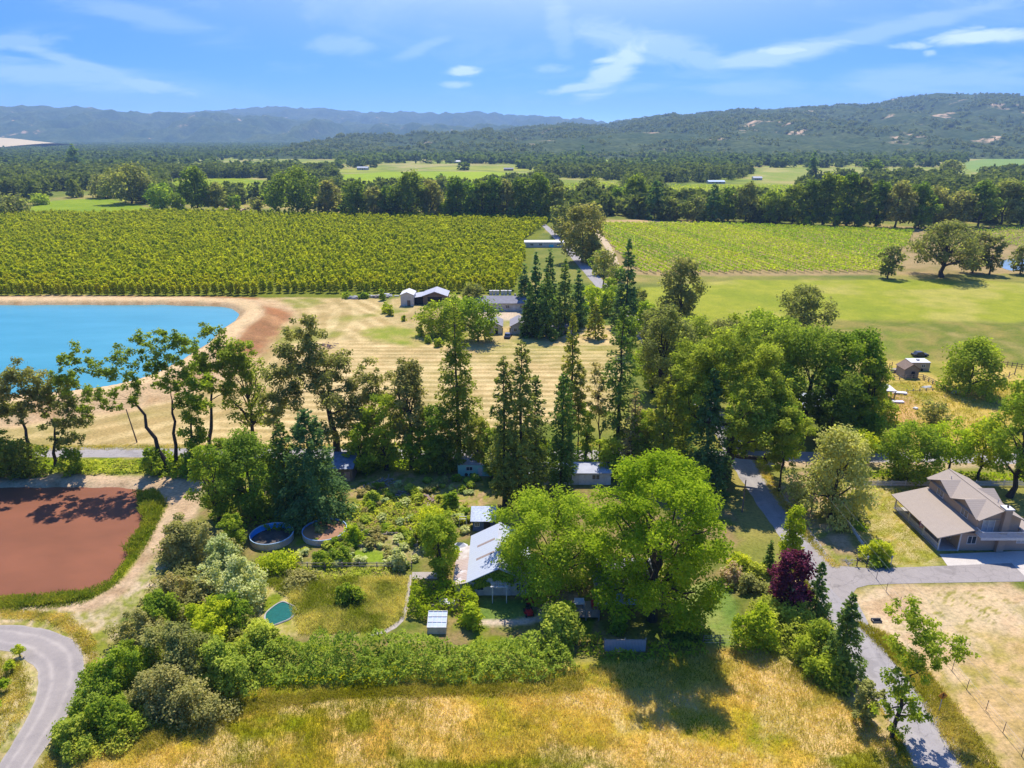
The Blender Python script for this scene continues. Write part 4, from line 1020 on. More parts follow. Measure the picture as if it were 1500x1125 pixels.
tree('leafy_tree', 'small grey-green tree alone on the dry pasture', 'tree', (1363, 636), 585, 46, 'oak', form='vase', fork=.2, cov=2.6, nclump=24, rc=.18, limbs=12)
tree('leafy_tree', 'dense round green tree beside the old wooden shed', 'tree', (1418, 576), 493, 98, 'mid', form='dome', fork=.03, cov=4.6, nclump=56, rc=.15, limbs=8)
tree('leafy_tree', 'dark open oak standing alone at the edge of the bright meadow', 'tree', (1176, 486), 417, 78, 'oak', form='oak', fork=.1, cov=3.4, nclump=44, rc=.15, limbs=14, irr=.4)
for i, (x, y, t, w, lb) in enumerate([(1110, 505, 452, 66, 'low blue-green tree before the bright meadow, beside the dark open oak'), (1060, 508, 466, 60, 'low leafy tree before the bright meadow, farther from the dark open oak'), (1150, 505, 462, 50, 'low tree directly under the dark open oak of the meadow')]):
    tree('leafy_tree', lb, 'tree', (x, y), t, w, ['mid', 'oak', 'oaky'][i], form='round', fork=.08, cov=4, nclump=34, rc=.17, limbs=6)
for i, (x, y, t, w, lf, lb) in enumerate([(1262, 645, 590, 60, 'mid', 'green shrub-like tree beneath the carport roof'), (1280, 655, 610, 60, 'mid', 'low green tree between the carport and the cross road'), (1235, 690, 640, 46, 'oak', 'low dark tree half hidden by the feathery willow'), (1295, 620, 585, 40, 'mid', 'small shrub-like tree in front of the carport post')]):
    tree('leafy_tree', lb, 'tree', (x, y), t, w, lf, form='dome', fork=.03, cov=4, nclump=30, rc=.18, limbs=4)
for x, y, t, w, lf, lb in [(985, 566, 470, 86, 'oak', 'grey-green oak arching over the country road behind the bluish fir'), (1012, 540, 462, 80, 'oaky', 'leafy oak over the road beyond the arching one'), (955, 575, 500, 70, 'mid', 'mid green tree on the hay field side of the country road'), (1030, 600, 500, 84, 'oaky', 'yellowish oak just behind the massive dark trunk'), (1090, 660, 545, 70, 'mid', 'mid green tree filling the space beside the massive dark trunk'), (1000, 655, 560, 66, 'oaky', 'bushy yellowish tree between the stocky redwood and the bluish fir'),
                           (940, 690, 600, 50, 'mid', 'bushy green tree at the foot of the half dead conifer'), (1262, 640, 520, 70, 'mid', 'green tree at the outer edge of the road oaks by the carport')]:
    tree('road_oak', lb, 'tree', (x, y), t, w, lf, form='round', fork=.1, cov=4, nclump=56, rc=.14, limbs=10, irr=.35)
for i, (x, y, t, w, lf, lb) in enumerate([(530, 690, 618, 52, 'mid', 'low green tree beside the tin roofed shed'), (548, 676, 600, 50, 'oak', 'grey-green low tree under the great oak limb'), (618, 692, 622, 50, 'mid', 'bushy tree at the crossing road left of the tall redwood'), (700, 690, 610, 46, 'redwood', 'yellowish young tree close beside the tall redwood'), (650, 694, 640, 44, 'dark', 'dark bush-like tree at the foot of the tall redwood'), (722, 700, 625, 40, 'oaky', 'light green young tree between the redwood and the pines'), (795, 705, 640, 40, 'mid', 'young tree behind the narrow column conifer'), (890, 700, 640, 46, 'mid', 'bushy tree at the foot of the clean-stemmed redwood'), (330, 700, 640, 46, 'oaky', 'yellowish bushy tree at the track corner below the twin stemmed oak'), (225, 696, 655, 34, 'mid', 'bushy growth at the foot of the leaning oak'), (30, 700, 640, 70, 'dark', 'dark bushy tree under the twin crowned oak'), (-8, 700, 620, 50, 'dark', 'dark bushy tree cut by the frame edge above the red pond'), (108, 694, 655, 36, 'mid', 'round bush under the slim forked oak')]):
    tree('leafy_tree', lb, 'tree', (x, y), t, w, lf, form='tall', fork=.06, cov=3.8, nclump=32, rc=.17, limbs=8, irr=.4)
# around the farm houses
for x, y, t, w, lb in [(768, 452, 383, 28, 'darkest slim conifer at the orchard edge of the farmyard grove'), (784, 484, 368, 34, 'slim dark conifer second in the farmyard grove from the orchard'), (804, 476, 362, 34, 'highest dark conifer of the farmyard grove'),
                       (826, 486, 377, 40, 'dark conifer on the road side of the farmyard grove'), (846, 478, 393, 32, 'lower dark conifer closest to the road in the farmyard grove'), (800, 494, 398, 44, 'broad dark pine at the front of the farmyard grove'), (776, 492, 412, 34, 'short dark pine at the front of the grove beside the small houses')]:
    tree('grove_conifer', lb, 'tree', (x, y), t, w * .86, 'bfir' if y < 486 else 'fir', 'conif', form='cone', bare=.04, cov=4.6, droop=.15, group='dark conifers of the farmyard grove', wood=14)
tree('spruce_tree', 'tall dark spruce beside the road in front of the vineyard', 'tree', (915, 482), 349, 37, 'bfir', 'conif', form='cone', bare=.04, cov=5, droop=.2)
tree('young_redwood', 'small pointed bright conifer on the lawn by the road', 'tree', (872, 496), 443, 27, 'redwood', 'conif', form='cone', bare=.06, cov=4, droop=.1)
tree('oak_tree', 'rounded grey-green oak alone at the corner of the bright meadow', 'tree', (996, 462), 374, 62, 'oak', form='tall', fork=.06, cov=4.4, nclump=44, rc=.17, limbs=8)
tree('oak_tree', 'sparse grey tree with the road showing through, before the vineyard', 'tree', (884, 424), 362, 44, 'olive', form='oak', fork=.25, cov=2, nclump=28, rc=.16, limbs=16)
tree('oak_tree', 'big round oak over the road at the end of the orchard', 'tree', (852, 384), 296, 74, 'oak', form='round', fork=.08, cov=4.4, nclump=56, rc=.15, limbs=8)
tree('oak_tree', 'smaller oak joined to the big round oak at the end of the orchard', 'tree', (822, 345), 297, 40, 'oak', form='round', fork=.1, cov=4, nclump=30, rc=.18, limbs=6)
for x, y, t, w, lf, lb in [(642, 490, 441, 62, 'mid', 'spreading green tree in front of the grey barn, casting shade on the field'), (700, 500, 436, 70, 'mid', 'dense round green tree hiding the long farmhouse'), (668, 478, 432, 50, 'mid', 'green tree between the grey barn and the long farmhouse'), (692, 452, 415, 34, 'oak', 'small grey tree at the orchard edge by the long farmhouse'),
                           (868, 455, 418, 40, 'bright', 'bright yellow-green tree behind the dark grove by the road'), (890, 462, 425, 34, 'mid', 'mid green tree between the bright tree and the tall spruce'), (852, 470, 440, 24, 'bright', 'low yellow-green tree at the foot of the grove')]:
    tree('farmyard_tree', lb, 'tree', (x, y), t, w, lf, form='round', fork=.1, cov=4.2, nclump=36, rc=.17, limbs=7)
tree('field_oak', 'wide spreading oak with a stout trunk at the vineyard corner', 'tree', (1379, 406), 322, 106, 'oak', form='oak', fork=.2, cov=3.8, nclump=60, rc=.13, limbs=20, trunk=.04, flat=.6)
for x, y, t, w, lb in [(1300, 408, 358, 34, 'small upright tree alone at the vineyard edge'), (1424, 400, 338, 46, 'dark tree at the shoulder of the wide vineyard oak'), (1449, 402, 344, 30, 'slim dark tree by the small far pond'), (1494, 402, 358, 36, 'tree at the frame edge beyond the small far pond')]:
    tree('field_oak', lb, 'tree', (x, y), t, w, 'oak', form='tall', fork=.12, cov=4, nclump=32, rc=.18, limbs=8)
for i, (x, y, t, w, lb) in enumerate([(567, 458, 444, 14, 'small bright bush-like tree on the mown field, nearer the orchard'), (572, 462, 447, 12, 'small sapling beside the bright bush-like tree on the mown field'), (592, 470, 462, 8, 'tiny dark sapling on the mown field'), (616, 492, 477, 12, 'small sapling by the shade of the spreading tree'), (627, 502, 492, 12, 'round bush on the mown field'), (641, 508, 496, 12, 'little bush before the dense round tree'), (560, 440, 424, 10, 'small bush at the orchard edge near the junk'), (533, 437, 424, 14, 'round bush at the orchard edge by the long junk row'), (508, 436, 426, 16, 'low bush at the orchard edge farther from the white shed')]):
    p = G(x, y); rng = np.random.default_rng(900 + i); Ht = zat(t, p.y); Wd = w * depth_of(p) / FPX
    V, F, r = heap(rng, Wd, Wd, Ht, leaf_size(p, 1.8), nclump=10, rc=.3, cov=4)
    tag(link('field_bush', mesh_np('field_bush', V, F, LEAF['mid' if i != 0 else 'bright'], r), None, p), lb, 'bush')

for x, y, t, w, lf, lb in [(878, 402, 366, 30, 'mid', 'green tree screening the road below the big round oak'), (893, 436, 406, 24, 'oaky', 'low yellowish tree on the road edge before the sparse grey tree'), (872, 388, 352, 22, 'oak', 'slim grey-green tree on the road edge at the vineyard corner'), (866, 374, 340, 26, 'oak', 'small grey tree on the road edge below the big round oak'), (902, 412, 388, 26, 'mid', 'green bushy tree between the road and the tall spruce'), (932, 470, 420, 34, 'oak', 'grey-green tree beside the tall spruce on the meadow side'), (897, 452, 418, 26, 'oaky', 'yellowish bush-like tree at the road edge behind the bright conifer'), (945, 492, 440, 44, 'mid', 'mid green tree at the corner of the meadow and the road'), (918, 520, 462, 40, 'oaky', 'yellowish tree where the road meets the hay field'), (956, 512, 450, 46, 'oak', 'grey-green tree beyond the road oak with the road showing')]:
    tree('roadside_tree', lb, 'tree', (x, y), t, w, lf, form='round', fork=.1, cov=3.8, nclump=34, rc=.17, limbs=7, irr=.4)
# ------------------------------------------------------------------ scrub, hedges, reeds, grass
def mass(name, label, pts, h, leaf, dens, px=2.0, k='stuff', cat='undergrowth', lo=.14, z=0, **kw):
    poly = GP(pts); c = np.mean(arr(poly), 0); s = leaf_size((c[0], c[1], 1), px, lo)
    rng = np.random.default_rng(len(name) * 7 + int(pts[0][0]) + 3000)
    V, F, r = thicket(poly, h, s, rng, dens, **kw)
    V = V + np.array([0, 0, z])
    o = link(name, mesh_np(name, V, F, LEAF[leaf], r)); tag(o, label, cat)
    if k: kind(o, k)
    return o
mass('bramble_hedge', 'long lumpy bramble hedge between the gardens and the dry field', [(305, 1008), (325, 965), (430, 948), (610, 945), (700, 952), (780, 945), (838, 948), (850, 985), (800, 1002), (600, 1008), (420, 1006), (340, 1016)], 3.6, 'bramble', 60, 1.8, k=None, cat='hedge', fill=.6, edge=2.4, lump=3.2)
mass('bramble_thicket', 'bramble slope running down beside the gravel track', [(75, 1112), (120, 1052), (165, 1000), (230, 965), (330, 960), (320, 1010), (240, 1062), (180, 1108), (100, 1120)], 2.0, 'bramble', 56, 1.8, k=None, cat='thicket', lump=1.8)
mass('bank_thicket', 'grey-green tangle of brambles filling the bank between the red pond and the teal pool', [(262, 800), (330, 800), (385, 850), (392, 880), (372, 905), (400, 940), (330, 985), (230, 1000), (190, 985), (215, 920), (250, 860)], 2.6, 'olive', 40, 1.8, k=None, cat='thicket', lump=2.6)
mass('roadside_thicket', 'dense green thicket sloping to the road below the purple plum', [(1084, 912), (1106, 890), (1165, 888), (1205, 935), (1245, 985), (1258, 1025), (1225, 1020), (1172, 980), (1112, 945)], 3.0, 'bramble', 54, 1.8, k=None, cat='thicket', lump=2.4)
mass('shaded_undergrowth', 'shaded green undergrowth behind the grey board fence', [(845, 965), (850, 935), (880, 930), (885, 958), (945, 962), (950, 940), (1035, 945), (1045, 962), (950, 972)], 1.6, 'mid', 26, fill=.5)
mass('woodland_undergrowth', 'tangled bushes under the trees along the crossing road', [(505, 688), (510, 668), (700, 668), (880, 672), (1050, 680), (1058, 700), (990, 705), (880, 694), (790, 692), (640, 692)], 4.6, 'mid', 16, px=1.9, edge=2.5, lump=4)
mass('pond_undergrowth', 'dark bushes under the oaks above the red pond', [(-60, 702), (-60, 670), (60, 668), (85, 690), (60, 703)], 4.2, 'dark', 14, px=2.2, edge=2.5, lump=4)
mass('pond_undergrowth', 'bushes under the leaning oak', [(205, 690), (225, 672), (300, 672), (330, 690), (300, 704), (240, 702)], 3.2, 'mid', 16, px=2.2, edge=2, lump=3)
mass('verge_weeds', 'bright green weeds between the crossing road and the bare bank', [(75, 693), (80, 674), (210, 674), (225, 692), (150, 697)], .9, 'bramble', 12, px=1.8, lump=2)
mass('verge_weeds', 'bright green strip before the white picket fence', [(1262, 700), (1262, 690), (1500, 694), (1560, 700), (1500, 706), (1365, 704)], .9, 'lime', 12, px=1.8, lump=3)
mass('garden_undergrowth', 'dark growth under the conifers behind the stock tanks', [(300, 735), (330, 715), (420, 735), (500, 745), (510, 765), (440, 778), (370, 780), (310, 770)], 1.8, 'mid', 14, px=2, lump=3)
mass('vegetable_rows', 'weedy green rows of the vegetable garden', [(500, 745), (560, 725), (690, 735), (680, 765), (600, 775), (520, 772)], .9, 'bramble', 18, px=1.6, lump=1.3, fill=.4)
mass('garden_weeds', 'low weeds along the rail fence', [(410, 842), (430, 832), (600, 828), (602, 842), (520, 850), (430, 856)], .7, 'bramble', 18, px=1.6, lump=1.5, fill=.4)
mass('grape_arbor_leaves', 'bright grape leaves over the square garden arbor', [(596, 905), (602, 862), (655, 858), (700, 872), (702, 905), (650, 900), (625, 912)], 2.7, 'lime', 60, px=1.7, k=None, cat='grape arbor', lump=2.2, edge=1.0)
mass('slope_scrub', 'thin scrub along the bank between the red pond and the bushes', [(215, 860), (250, 820), (290, 800), (300, 860), (230, 930), (170, 985), (160, 960)], .7, 'olive', 16, px=1.7, lump=1.4, fill=.4)

S_ = 'scrub bushes on the bank beside the red pond'
for b_, t, w, lf, lb in [
    ((285, 838), 752, 96, 'olive', 'olive-grey feathery bush at the upper end of the bank'),
    ((352, 905), 808, 84, 'silver', 'silvery rounded bush between the teal pool and the bank'),
    ((330, 855), 778, 60, 'silver', 'silver-green bush touching the leafy trees by the tanks'),
    ((318, 968), 868, 86, 'bright', 'bright yellow-green bush beside the teal pool'),
    ((240, 935), 862, 60, 'mid', 'dark green bush halfway along the bank'),
    ((222, 962), 890, 76, 'olive', 'olive bush overhanging the bare bank'),
    ((275, 1018), 905, 92, 'olive', 'tall feathery olive bush at the hedge end'),
    ((262, 1072), 975, 130, 'olive', 'largest olive-grey bush at the edge of the dry field'),
    ((178, 1042), 950, 84, 'mid', 'dark green bush beside the pale gravel corner'),
    ((165, 1092), 1020, 90, 'mid', 'dark bramble bush low beside the gravel track'),
    ((112, 1112), 1050, 64, 'bramble', 'lowest bramble bush beside the gravel track'),
    ((205, 1005), 930, 50, 'mid', 'small dark bush between the olive ones'),
    ((300, 905), 845, 60, 'olive', 'olive bush among the silvery and bright bushes'),
    ((150, 1068), 1000, 70, 'bramble', 'bright bramble bush at the bend of the gravel track'),
    ((330, 1025), 935, 84, 'bramble', 'green bramble bush joining the long hedge'),
    ((255, 905), 838, 46, 'olive', 'small olive bush on the bare upper bank'),
    ((345, 940), 862, 54, 'mid', 'mid green bush tucked behind the bright bush by the pool'),
    ((385, 975), 905, 80, 'bramble', 'yellowish bramble mound below the teal pool')]:
    shrub('scrub_bush', lb, 'bush', b_, t, w, lf, group=S_, cov=4.0, nclump=64, rc=.13, irr=.8)
for b_, t, w, lf, lb in [
    ((1100, 960), 880, 60, 'bright', 'yellow-green bush at the lawn edge below the oleander'),
    ((1140, 935), 872, 80, 'bramble', 'bright broad bush between the lawn and the purple plum'),
    ((1190, 975), 905, 70, 'mid', 'leafy green bush beside the dark roadside conifer'),
    ((1206, 1010), 955, 66, 'mid', 'green bush at the lower end of the roadside thicket'),
    ((1068, 862), 822, 40, 'pink', 'pink flowering oleander beside the round lawn'),
    ((1095, 872), 838, 40, 'olive', 'grey-green bush next to the pink oleander'),
    ((1082, 842), 808, 44, 'bright', 'yellow-green bush behind the pink oleander'),
    ((1108, 850), 820, 36, 'bramble', 'low bush between the oleander and the slender poplar'),
    ((1282, 830), 786, 40, 'bright', 'clipped round yellow-green shrub beside the driveway'),
    ((1285, 834), 812, 26, 'mid', 'small round shrub in front of the clipped one by the driveway'),
    ((1236, 766), 740, 34, 'dark', 'dark round shrub under the willow'),
    ((1258, 778), 766, 28, 'bright', 'low yellow-green shrub along the small white fence'),
    ((820, 955), 880, 70, 'bramble', 'large bramble mound beside the wooden deck'),
    ((828, 912), 878, 32, 'bright', 'bright leafy shrub between the path and the deck'),
    ((690, 925), 880, 34, 'bright', 'bright yellow-green shrub beside the small lawn'),
    ((905, 932), 895, 30, 'mid', 'green shrub in front of the pale blue cottage'),
    ((1000, 945), 915, 60, 'dark', 'dark bush in the shade of the huge maple'),
    ((410, 845), 808, 64, 'bright', 'yellow-green bush in front of the blue-lined tank'),
    ((520, 800), 765, 28, 'bright', 'bright bush beside the brown water tank'),
    ((470, 832), 805, 30, 'mid', 'small tomato-like bush before the brown water tank'),
    ((500, 830), 800, 34, 'mid', 'bushy green plant before the brown water tank'),
    ((585, 838), 802, 26, 'silver', 'grey lavender bush beside the vegetable beds'),
    ((510, 888), 850, 34, 'mid', 'dark low bush in the weedy plot behind the teal pool'),
    ((440, 862), 838, 60, 'olive', 'low bush with white flowers along the rail fence'),
    ((662, 748), 715, 22, 'mid', 'upright bush near the small white frame'),
    ((545, 742), 715, 22, 'bramble', 'bright bush among the garden debris')]:
    shrub('garden_shrub', lb, 'bush', b_, t, w, lf, cov=4.2, nclump=22, rc=.22, px=1.9)
rng = np.random.default_rng(77)
tiny = []
V, F, r = heap(rng, 1.0, 1.0, .8, .17, nclump=9, rc=.3, cov=4)
mes = [mesh_np('garden_plant', V, F, LEAF[k_], r) for k_ in ('mid', 'bramble', 'olive', 'silver')]
poly = GP([(425, 832), (500, 742), (560, 705), (700, 700), (700, 770), (610, 835)])
pp = sample_poly(poly, 150, rng)
for i, (x, y) in enumerate(pp):
    o = link('garden_plant', mes[i % 4], None, (x, y, 0), rng.uniform(0, 6)); sc = rng.uniform(.8, 2.2); o.scale = (sc, sc, sc * rng.uniform(.6, 1.1))
    tag(o, ['leafy green', 'bright green', 'olive green', 'silvery'][i % 4] + ' plant in the vegetable garden beyond the rail fence', 'plant', ['leafy green', 'bright green', 'olive green', 'silvery'][i % 4] + ' plants of the vegetable garden')

# grass tufts of the foreground field
def tufts(name, label, pts, n, h, wd, cfun, seed, per=6, spread=.22, lean=.4, m=GRASS, cat='grass'):
    rng = np.random.default_rng(seed); poly = GP(pts)
    p = sample_poly(poly, n, rng)
    hh = h * (.35 + 1.1 * fbm(p[:, 0] / 5, p[:, 1] / 5, 4, seed + 1)) * rng.uniform(.6, 1.3, n)
    P = np.repeat(p, per, 0) + rng.normal(size=(n * per, 2)) * spread
    hb = np.repeat(hh, per) * rng.uniform(.5, 1.15, n * per)
    r = np.clip(np.repeat(cfun(p[:, 0], p[:, 1]), per) + rng.normal(size=n * per) * .13, 0, 1)
    P3 = np.column_stack([P, np.zeros(len(P))])
    V, F, r = blades(P3, hb, wd, rng, r, lean)
    o = link(name, mesh_np(name, V, F, m, r)); kind(o, 'stuff'); return tag(o, label, cat)
def straw(x, y):
    a = fbm(x / 7, y / 7, 4, 191); b = fbm(x / 9 + 3, y / 6, 4, 93)
    return np.clip(.78 + (a - .5) * 2.6 - sstep(.55, .68, b) * .6, 0, 1)
tufts('dry_field_grass', 'tall dry and green grass of the open field', [(90, 1140), (250, 1020), (500, 1000), (860, 980), (1110, 950), (1190, 990), (1300, 1080), (1330, 1140), (1330, 1250), (90, 1250)], 30000, .6, .03, straw, 301, 6)
tufts('plot_grass', 'long pale grass of the weedy plot behind the teal pool', [(370, 850), (598, 845), (590, 905), (560, 925), (440, 930), (420, 870)], 6000, .6, .035, lambda x, y: np.clip(.42 + (fbm(x / 3, y / 3, 3, 311) - .5) * 2.4, 0, 1), 302, 6, m=GRASS2)
tufts('hedge_foot_grass', 'green grass along the foot of the bramble hedge', [(200, 1085), (320, 1030), (500, 1010), (800, 1005), (860, 985), (850, 1015), (500, 1022), (330, 1050), (200, 1110)], 3500, .55, .035, lambda x, y: np.clip(.18 + (fbm(x / 3, y / 3, 3, 312) - .5) * .8, 0, 1), 303, 7)
tufts('lot_verge_grass', 'weeds between the country road and the dry lot', [(1240, 905), (1300, 930), (1360, 985), (1440, 1090), (1500, 1180), (1440, 1180), (1400, 1110), (1325, 985), (1265, 925)], 2600, .55, .035, lambda x, y: np.clip(.35 + (fbm(x / 2, y / 2, 3, 313) - .5) * 1.8, 0, 1), 304, 7)
tufts('lawn_grass', 'patchy grass around the porch house', [(1255, 718), (1365, 714), (1325, 752), (1380, 822), (1290, 830), (1245, 770), (1235, 735)], 5000, .16, .04, lambda x, y: np.clip(.45 + (fbm(x / 2, y / 2, 4, 314) - .5) * 2.4, 0, 1), 305, 4)
tufts('track_verge_grass', 'dry grass inside the bend of the gravel track', [(-60, 965), (25, 966), (48, 1000), (36, 1050), (0, 1095), (-60, 1110)], 1800, .4, .035, lambda x, y: np.clip(.45 + (fbm(x / 2, y / 2, 4, 315) - .5) * 2.2, 0, 1), 306, 6)
tufts('bank_grass', 'green grass on the bank of the red pond', [(225, 728), (245, 738), (215, 800), (170, 858), (120, 885), (0, 900), (-120, 905), (-120, 893), (110, 872), (160, 850), (190, 812)], 2000, .4, .05, lambda x, y: np.clip(.12 + (fbm(x / 2, y / 2, 4, 316) - .5) * .9, 0, 1), 307, 7, m=REED)
tufts('pond_reeds', 'yellow-green reeds at the edge of the red pond', [(-100, 893), (-100, 880), (60, 873), (130, 866), (138, 874), (100, 883), (0, 892)], 1300, .8, .06, lambda x, y: np.clip(.3 + (fbm(x / 2, y / 2, 4, 317) - .5) * 1.2, 0, 1), 308, 7, m=REED, cat='reeds')
tufts('pond_reeds', 'tall reeds along the corner of the red pond by the track', [(200, 722), (228, 718), (240, 735), (222, 775), (192, 812), (183, 808), (212, 765)], 800, 1.1, .07, lambda x, y: np.clip(.25 + (fbm(x / 2, y / 2, 4, 318) - .5) * 1.2, 0, 1), 309, 7, m=REED, cat='reeds')
tufts('pasture_grass', 'rough grass of the pasture beyond the junk yard', [(1250, 640), (1270, 560), (1500, 560), (1560, 600), (1500, 650)], 5000, .5, .07, lambda x, y: np.clip(.5 + (fbm(x / 4, y / 4, 4, 319) - .5) * 2, 0, 1), 310, 4)

for nm, lb, pts, sd in [('road_verge_grass', 'dry grass along the field side of the country road', [(1145, 800), (1153, 803), (1206, 895), (1248, 985), (1315, 1075), (1345, 1140), (1325, 1140), (1300, 1050), (1245, 985), (1205, 905)], 331), ('road_verge_grass', 'dry grass along the willow side of the country road', [(1100, 668), (1112, 668), (1152, 735), (1200, 800), (1232, 832), (1218, 830), (1180, 790), (1130, 722)], 332),
        ('gravel_track_verge', 'weeds along the outer edge of the gravel track', [(0, 905), (66, 910), (110, 935), (128, 965), (124, 1010), (100, 1055), (70, 1105), (50, 1140), (75, 1140), (120, 1060), (150, 1000), (140, 940), (100, 900), (0, 893)], 333), ('cross_road_verge', 'pale grass along the crossing road', [(-200, 655), (200, 652), (640, 650), (900, 648), (900, 655), (640, 658), (200, 659), (-200, 661)], 334)]:
    tufts(nm, lb, pts, 1800 if sd != 334 else 2600, .35, .04, lambda x, y: np.clip(.5 + (fbm(x / 2, y / 2, 4, sd) - .5) * 2.4, 0, 1), sd, 6)
# ------------------------------------------------------------------ orchard
orch = arr(GP([(-60, 433), (752, 432), (772, 375), (768, 352), (812, 322), (520, 319.5), (250, 313), (180, 316), (-60, 318)]))
rng = np.random.default_rng(501)
sx, sy = 3.3, 4.7
xs = np.arange(orch[:, 0].min(), orch[:, 0].max(), sx); ys = np.arange(orch[:, 1].min() + 1.2, orch[:, 1].max(), sy)
XX_, YY_ = np.meshgrid(xs, ys); XX_ = XX_ + (np.arange(len(ys)) % 2 * sx * .5)[:, None]
ox, oy = XX_.ravel(), YY_.ravel()
ins = sdf(ox, oy, orch) < -.5
for bx, by in [(748, 433), (795, 362)]:
    q = G(bx, by); ins &= ~((np.abs(ox - q.x) < 13) & (oy > q.y - 16) & (oy < q.y + 6) & (bx > 760))
ox, oy = ox[ins], oy[ins]
keep = rng.uniform(0, 1, len(ox)) > .05
ox = ox[keep] + rng.normal(size=keep.sum()) * .28; oy = oy[keep] + rng.normal(size=keep.sum()) * .35
o_ = np.argsort(oy // sy * 1000 + ox * .001, kind='stable'); ox, oy = ox[o_], oy[o_]
vis = np.abs(ox / (oy * CP + H * SP)) < .73
firsts = np.where(vis)[0][:300]
protos = []
def orchard_mesh(i, s, nl, trunk=True):
    rg = np.random.default_rng(520 + i)
    Ht = 4.9; z = .7 + (Ht - .7) * rg.uniform(0, 1, nl) ** .85
    t = (z - .7) / (Ht - .7); rad = 1.3 * np.sin(np.pi * np.clip(.16 + .72 * t, 0, 1)) ** .8 * np.sqrt(rg.uniform(.15, 1, nl)); a = rg.uniform(0, 6.283, nl)
    rad *= 1 + .25 * np.sin(3 * a + i) * np.sin(4 * t + i)
    C = np.column_stack([np.cos(a) * rad, np.sin(a) * rad, z]); N = rg.normal(size=(nl, 3)) * .5; N[:, 2] += .55; N[:, :2] += C[:, :2] * .25
    V, F = leaf_quads(C, N, s * rg.uniform(.6, 1.3, nl), rg)
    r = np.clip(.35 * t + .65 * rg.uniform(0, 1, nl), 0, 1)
    return V, F, r
for i in range(5):
    V, F, r = orchard_mesh(i, .62, 170)
    tb = MB().tube([(0, 0, -.1), (.05, 0, .8), (0, .05, 2.4)], [.13, .1, .05], 5)
    nV = len(V); tv = arr(tb.v); tf = [f for f in tb.f if len(f) == 4]
    V2 = np.concatenate([V, tv]); F2 = np.concatenate([F, np.array(tf) + nV]); mi = np.concatenate([np.zeros(len(F)), np.ones(len(tf))])
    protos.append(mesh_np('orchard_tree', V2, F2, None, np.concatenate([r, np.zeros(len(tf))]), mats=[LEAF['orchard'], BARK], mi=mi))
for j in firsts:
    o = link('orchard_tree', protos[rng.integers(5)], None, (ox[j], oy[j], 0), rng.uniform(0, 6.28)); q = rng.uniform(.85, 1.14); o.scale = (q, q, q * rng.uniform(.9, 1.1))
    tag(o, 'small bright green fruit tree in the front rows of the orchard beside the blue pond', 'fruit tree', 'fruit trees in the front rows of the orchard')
rest = np.setdiff1d(np.arange(len(ox)), firsts)
def merge_scatter(name, label, protos, x, y, z, sc, rot, lm, cat, sz=None, rng=rng, cut=None):
    Vs, Fs, rs = [], [], []; off = 0
    which = rng.integers(0, len(protos), len(x))
    for p in range(len(protos)):
        V, F, r = protos[p]; k = np.where(which == p)[0]
        if not len(k): continue
        c, s_ = np.cos(rot[k])[:, None], np.sin(rot[k])[:, None]; q = sc[k][:, None]; qz = (sz[k] if sz is not None else sc[k])[:, None]
        vx = (V[None, :, 0] * c - V[None, :, 1] * s_) * q + x[k][:, None]; vy = (V[None, :, 0] * s_ + V[None, :, 1] * c) * q + y[k][:, None]; vz = V[None, :, 2] * qz + z[k][:, None]
        Vs.append(np.stack([vx, vy, vz], -1).reshape(-1, 3)); Fs.append((F[None] + (np.arange(len(k)) * len(V))[:, None, None]).reshape(-1, F.shape[1]) + off); off += len(k) * len(V)
        rs.append(np.clip(.55 * r[None] + .45 * rng.uniform(0, 1, (len(k), 1)), 0, 1).ravel())
    o = link(name, mesh_np(name, np.concatenate(Vs), np.concatenate(Fs), lm, np.concatenate(rs))); kind(o, 'stuff'); return tag(o, label, cat)
op = [orchard_mesh(i, .8, 74) for i in range(6)]
n = len(rest)
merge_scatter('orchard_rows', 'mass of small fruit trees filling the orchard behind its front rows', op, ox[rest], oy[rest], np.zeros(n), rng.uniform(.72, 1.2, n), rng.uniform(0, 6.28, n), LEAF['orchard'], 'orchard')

# ------------------------------------------------------------------ vineyards
def vine_row(a, b, lab, grp, s=.6, h=2.1, per=7.0, rng=rng, wd=.42):
    a, b = arr(a), arr(b); L = np.linalg.norm(b - a); n = int(L * per); t = np.sort(rng.uniform(0, 1, n))
    d = (b - a) / L; nn = np.array([-d[1], d[0]])
    g = .55 + .45 * (fbm(t * L / 1.6, t * 0 + a[0], 2, 7) > .36)
    P = (b - a)[None] * t[:, None] + nn[None] * (rng.normal(size=n) * wd)[:, None]
    z = .75 + (h - .75) * rng.uniform(0, 1, n) * g + .1
    N = rng.normal(size=(n, 3)) * .5; N[:, 2] += .6
    V, F = leaf_quads(np.column_stack([P, z]), N, s * rng.uniform(.6, 1.3, n), rng)
    r = np.clip(.5 * fbm(t * L / 4, t * 0 + a[1], 2, 9) + .5 * rng.uniform(0, 1, n), 0, 1)
    mb = MB(); k = max(2, int(L / 7))
    for i in range(k + 1):
        q = (b - a) * i / k; mb.tube([(q[0], q[1], -.05), (q[0], q[1], 1.5)], .06, 4)
    e_ = b - a; mb.tube([(0, 0, .9), (e_[0], e_[1], .9)], .05, 4)
    tf = [f for f in mb.f if len(f) == 4]; nV = len(V)
    me = mesh_np('vine_row', np.concatenate([V, arr(mb.v)]), np.concatenate([F, np.array(tf) + nV]), None, np.concatenate([r, np.zeros(len(tf))]), mats=[LEAF['vine'], BARK2], mi=np.concatenate([np.zeros(len(F)), np.ones(len(tf))]))
    o = link('vine_row', me, None, (a[0], a[1], 0)); tag(o, lab, 'vine row', grp); return o
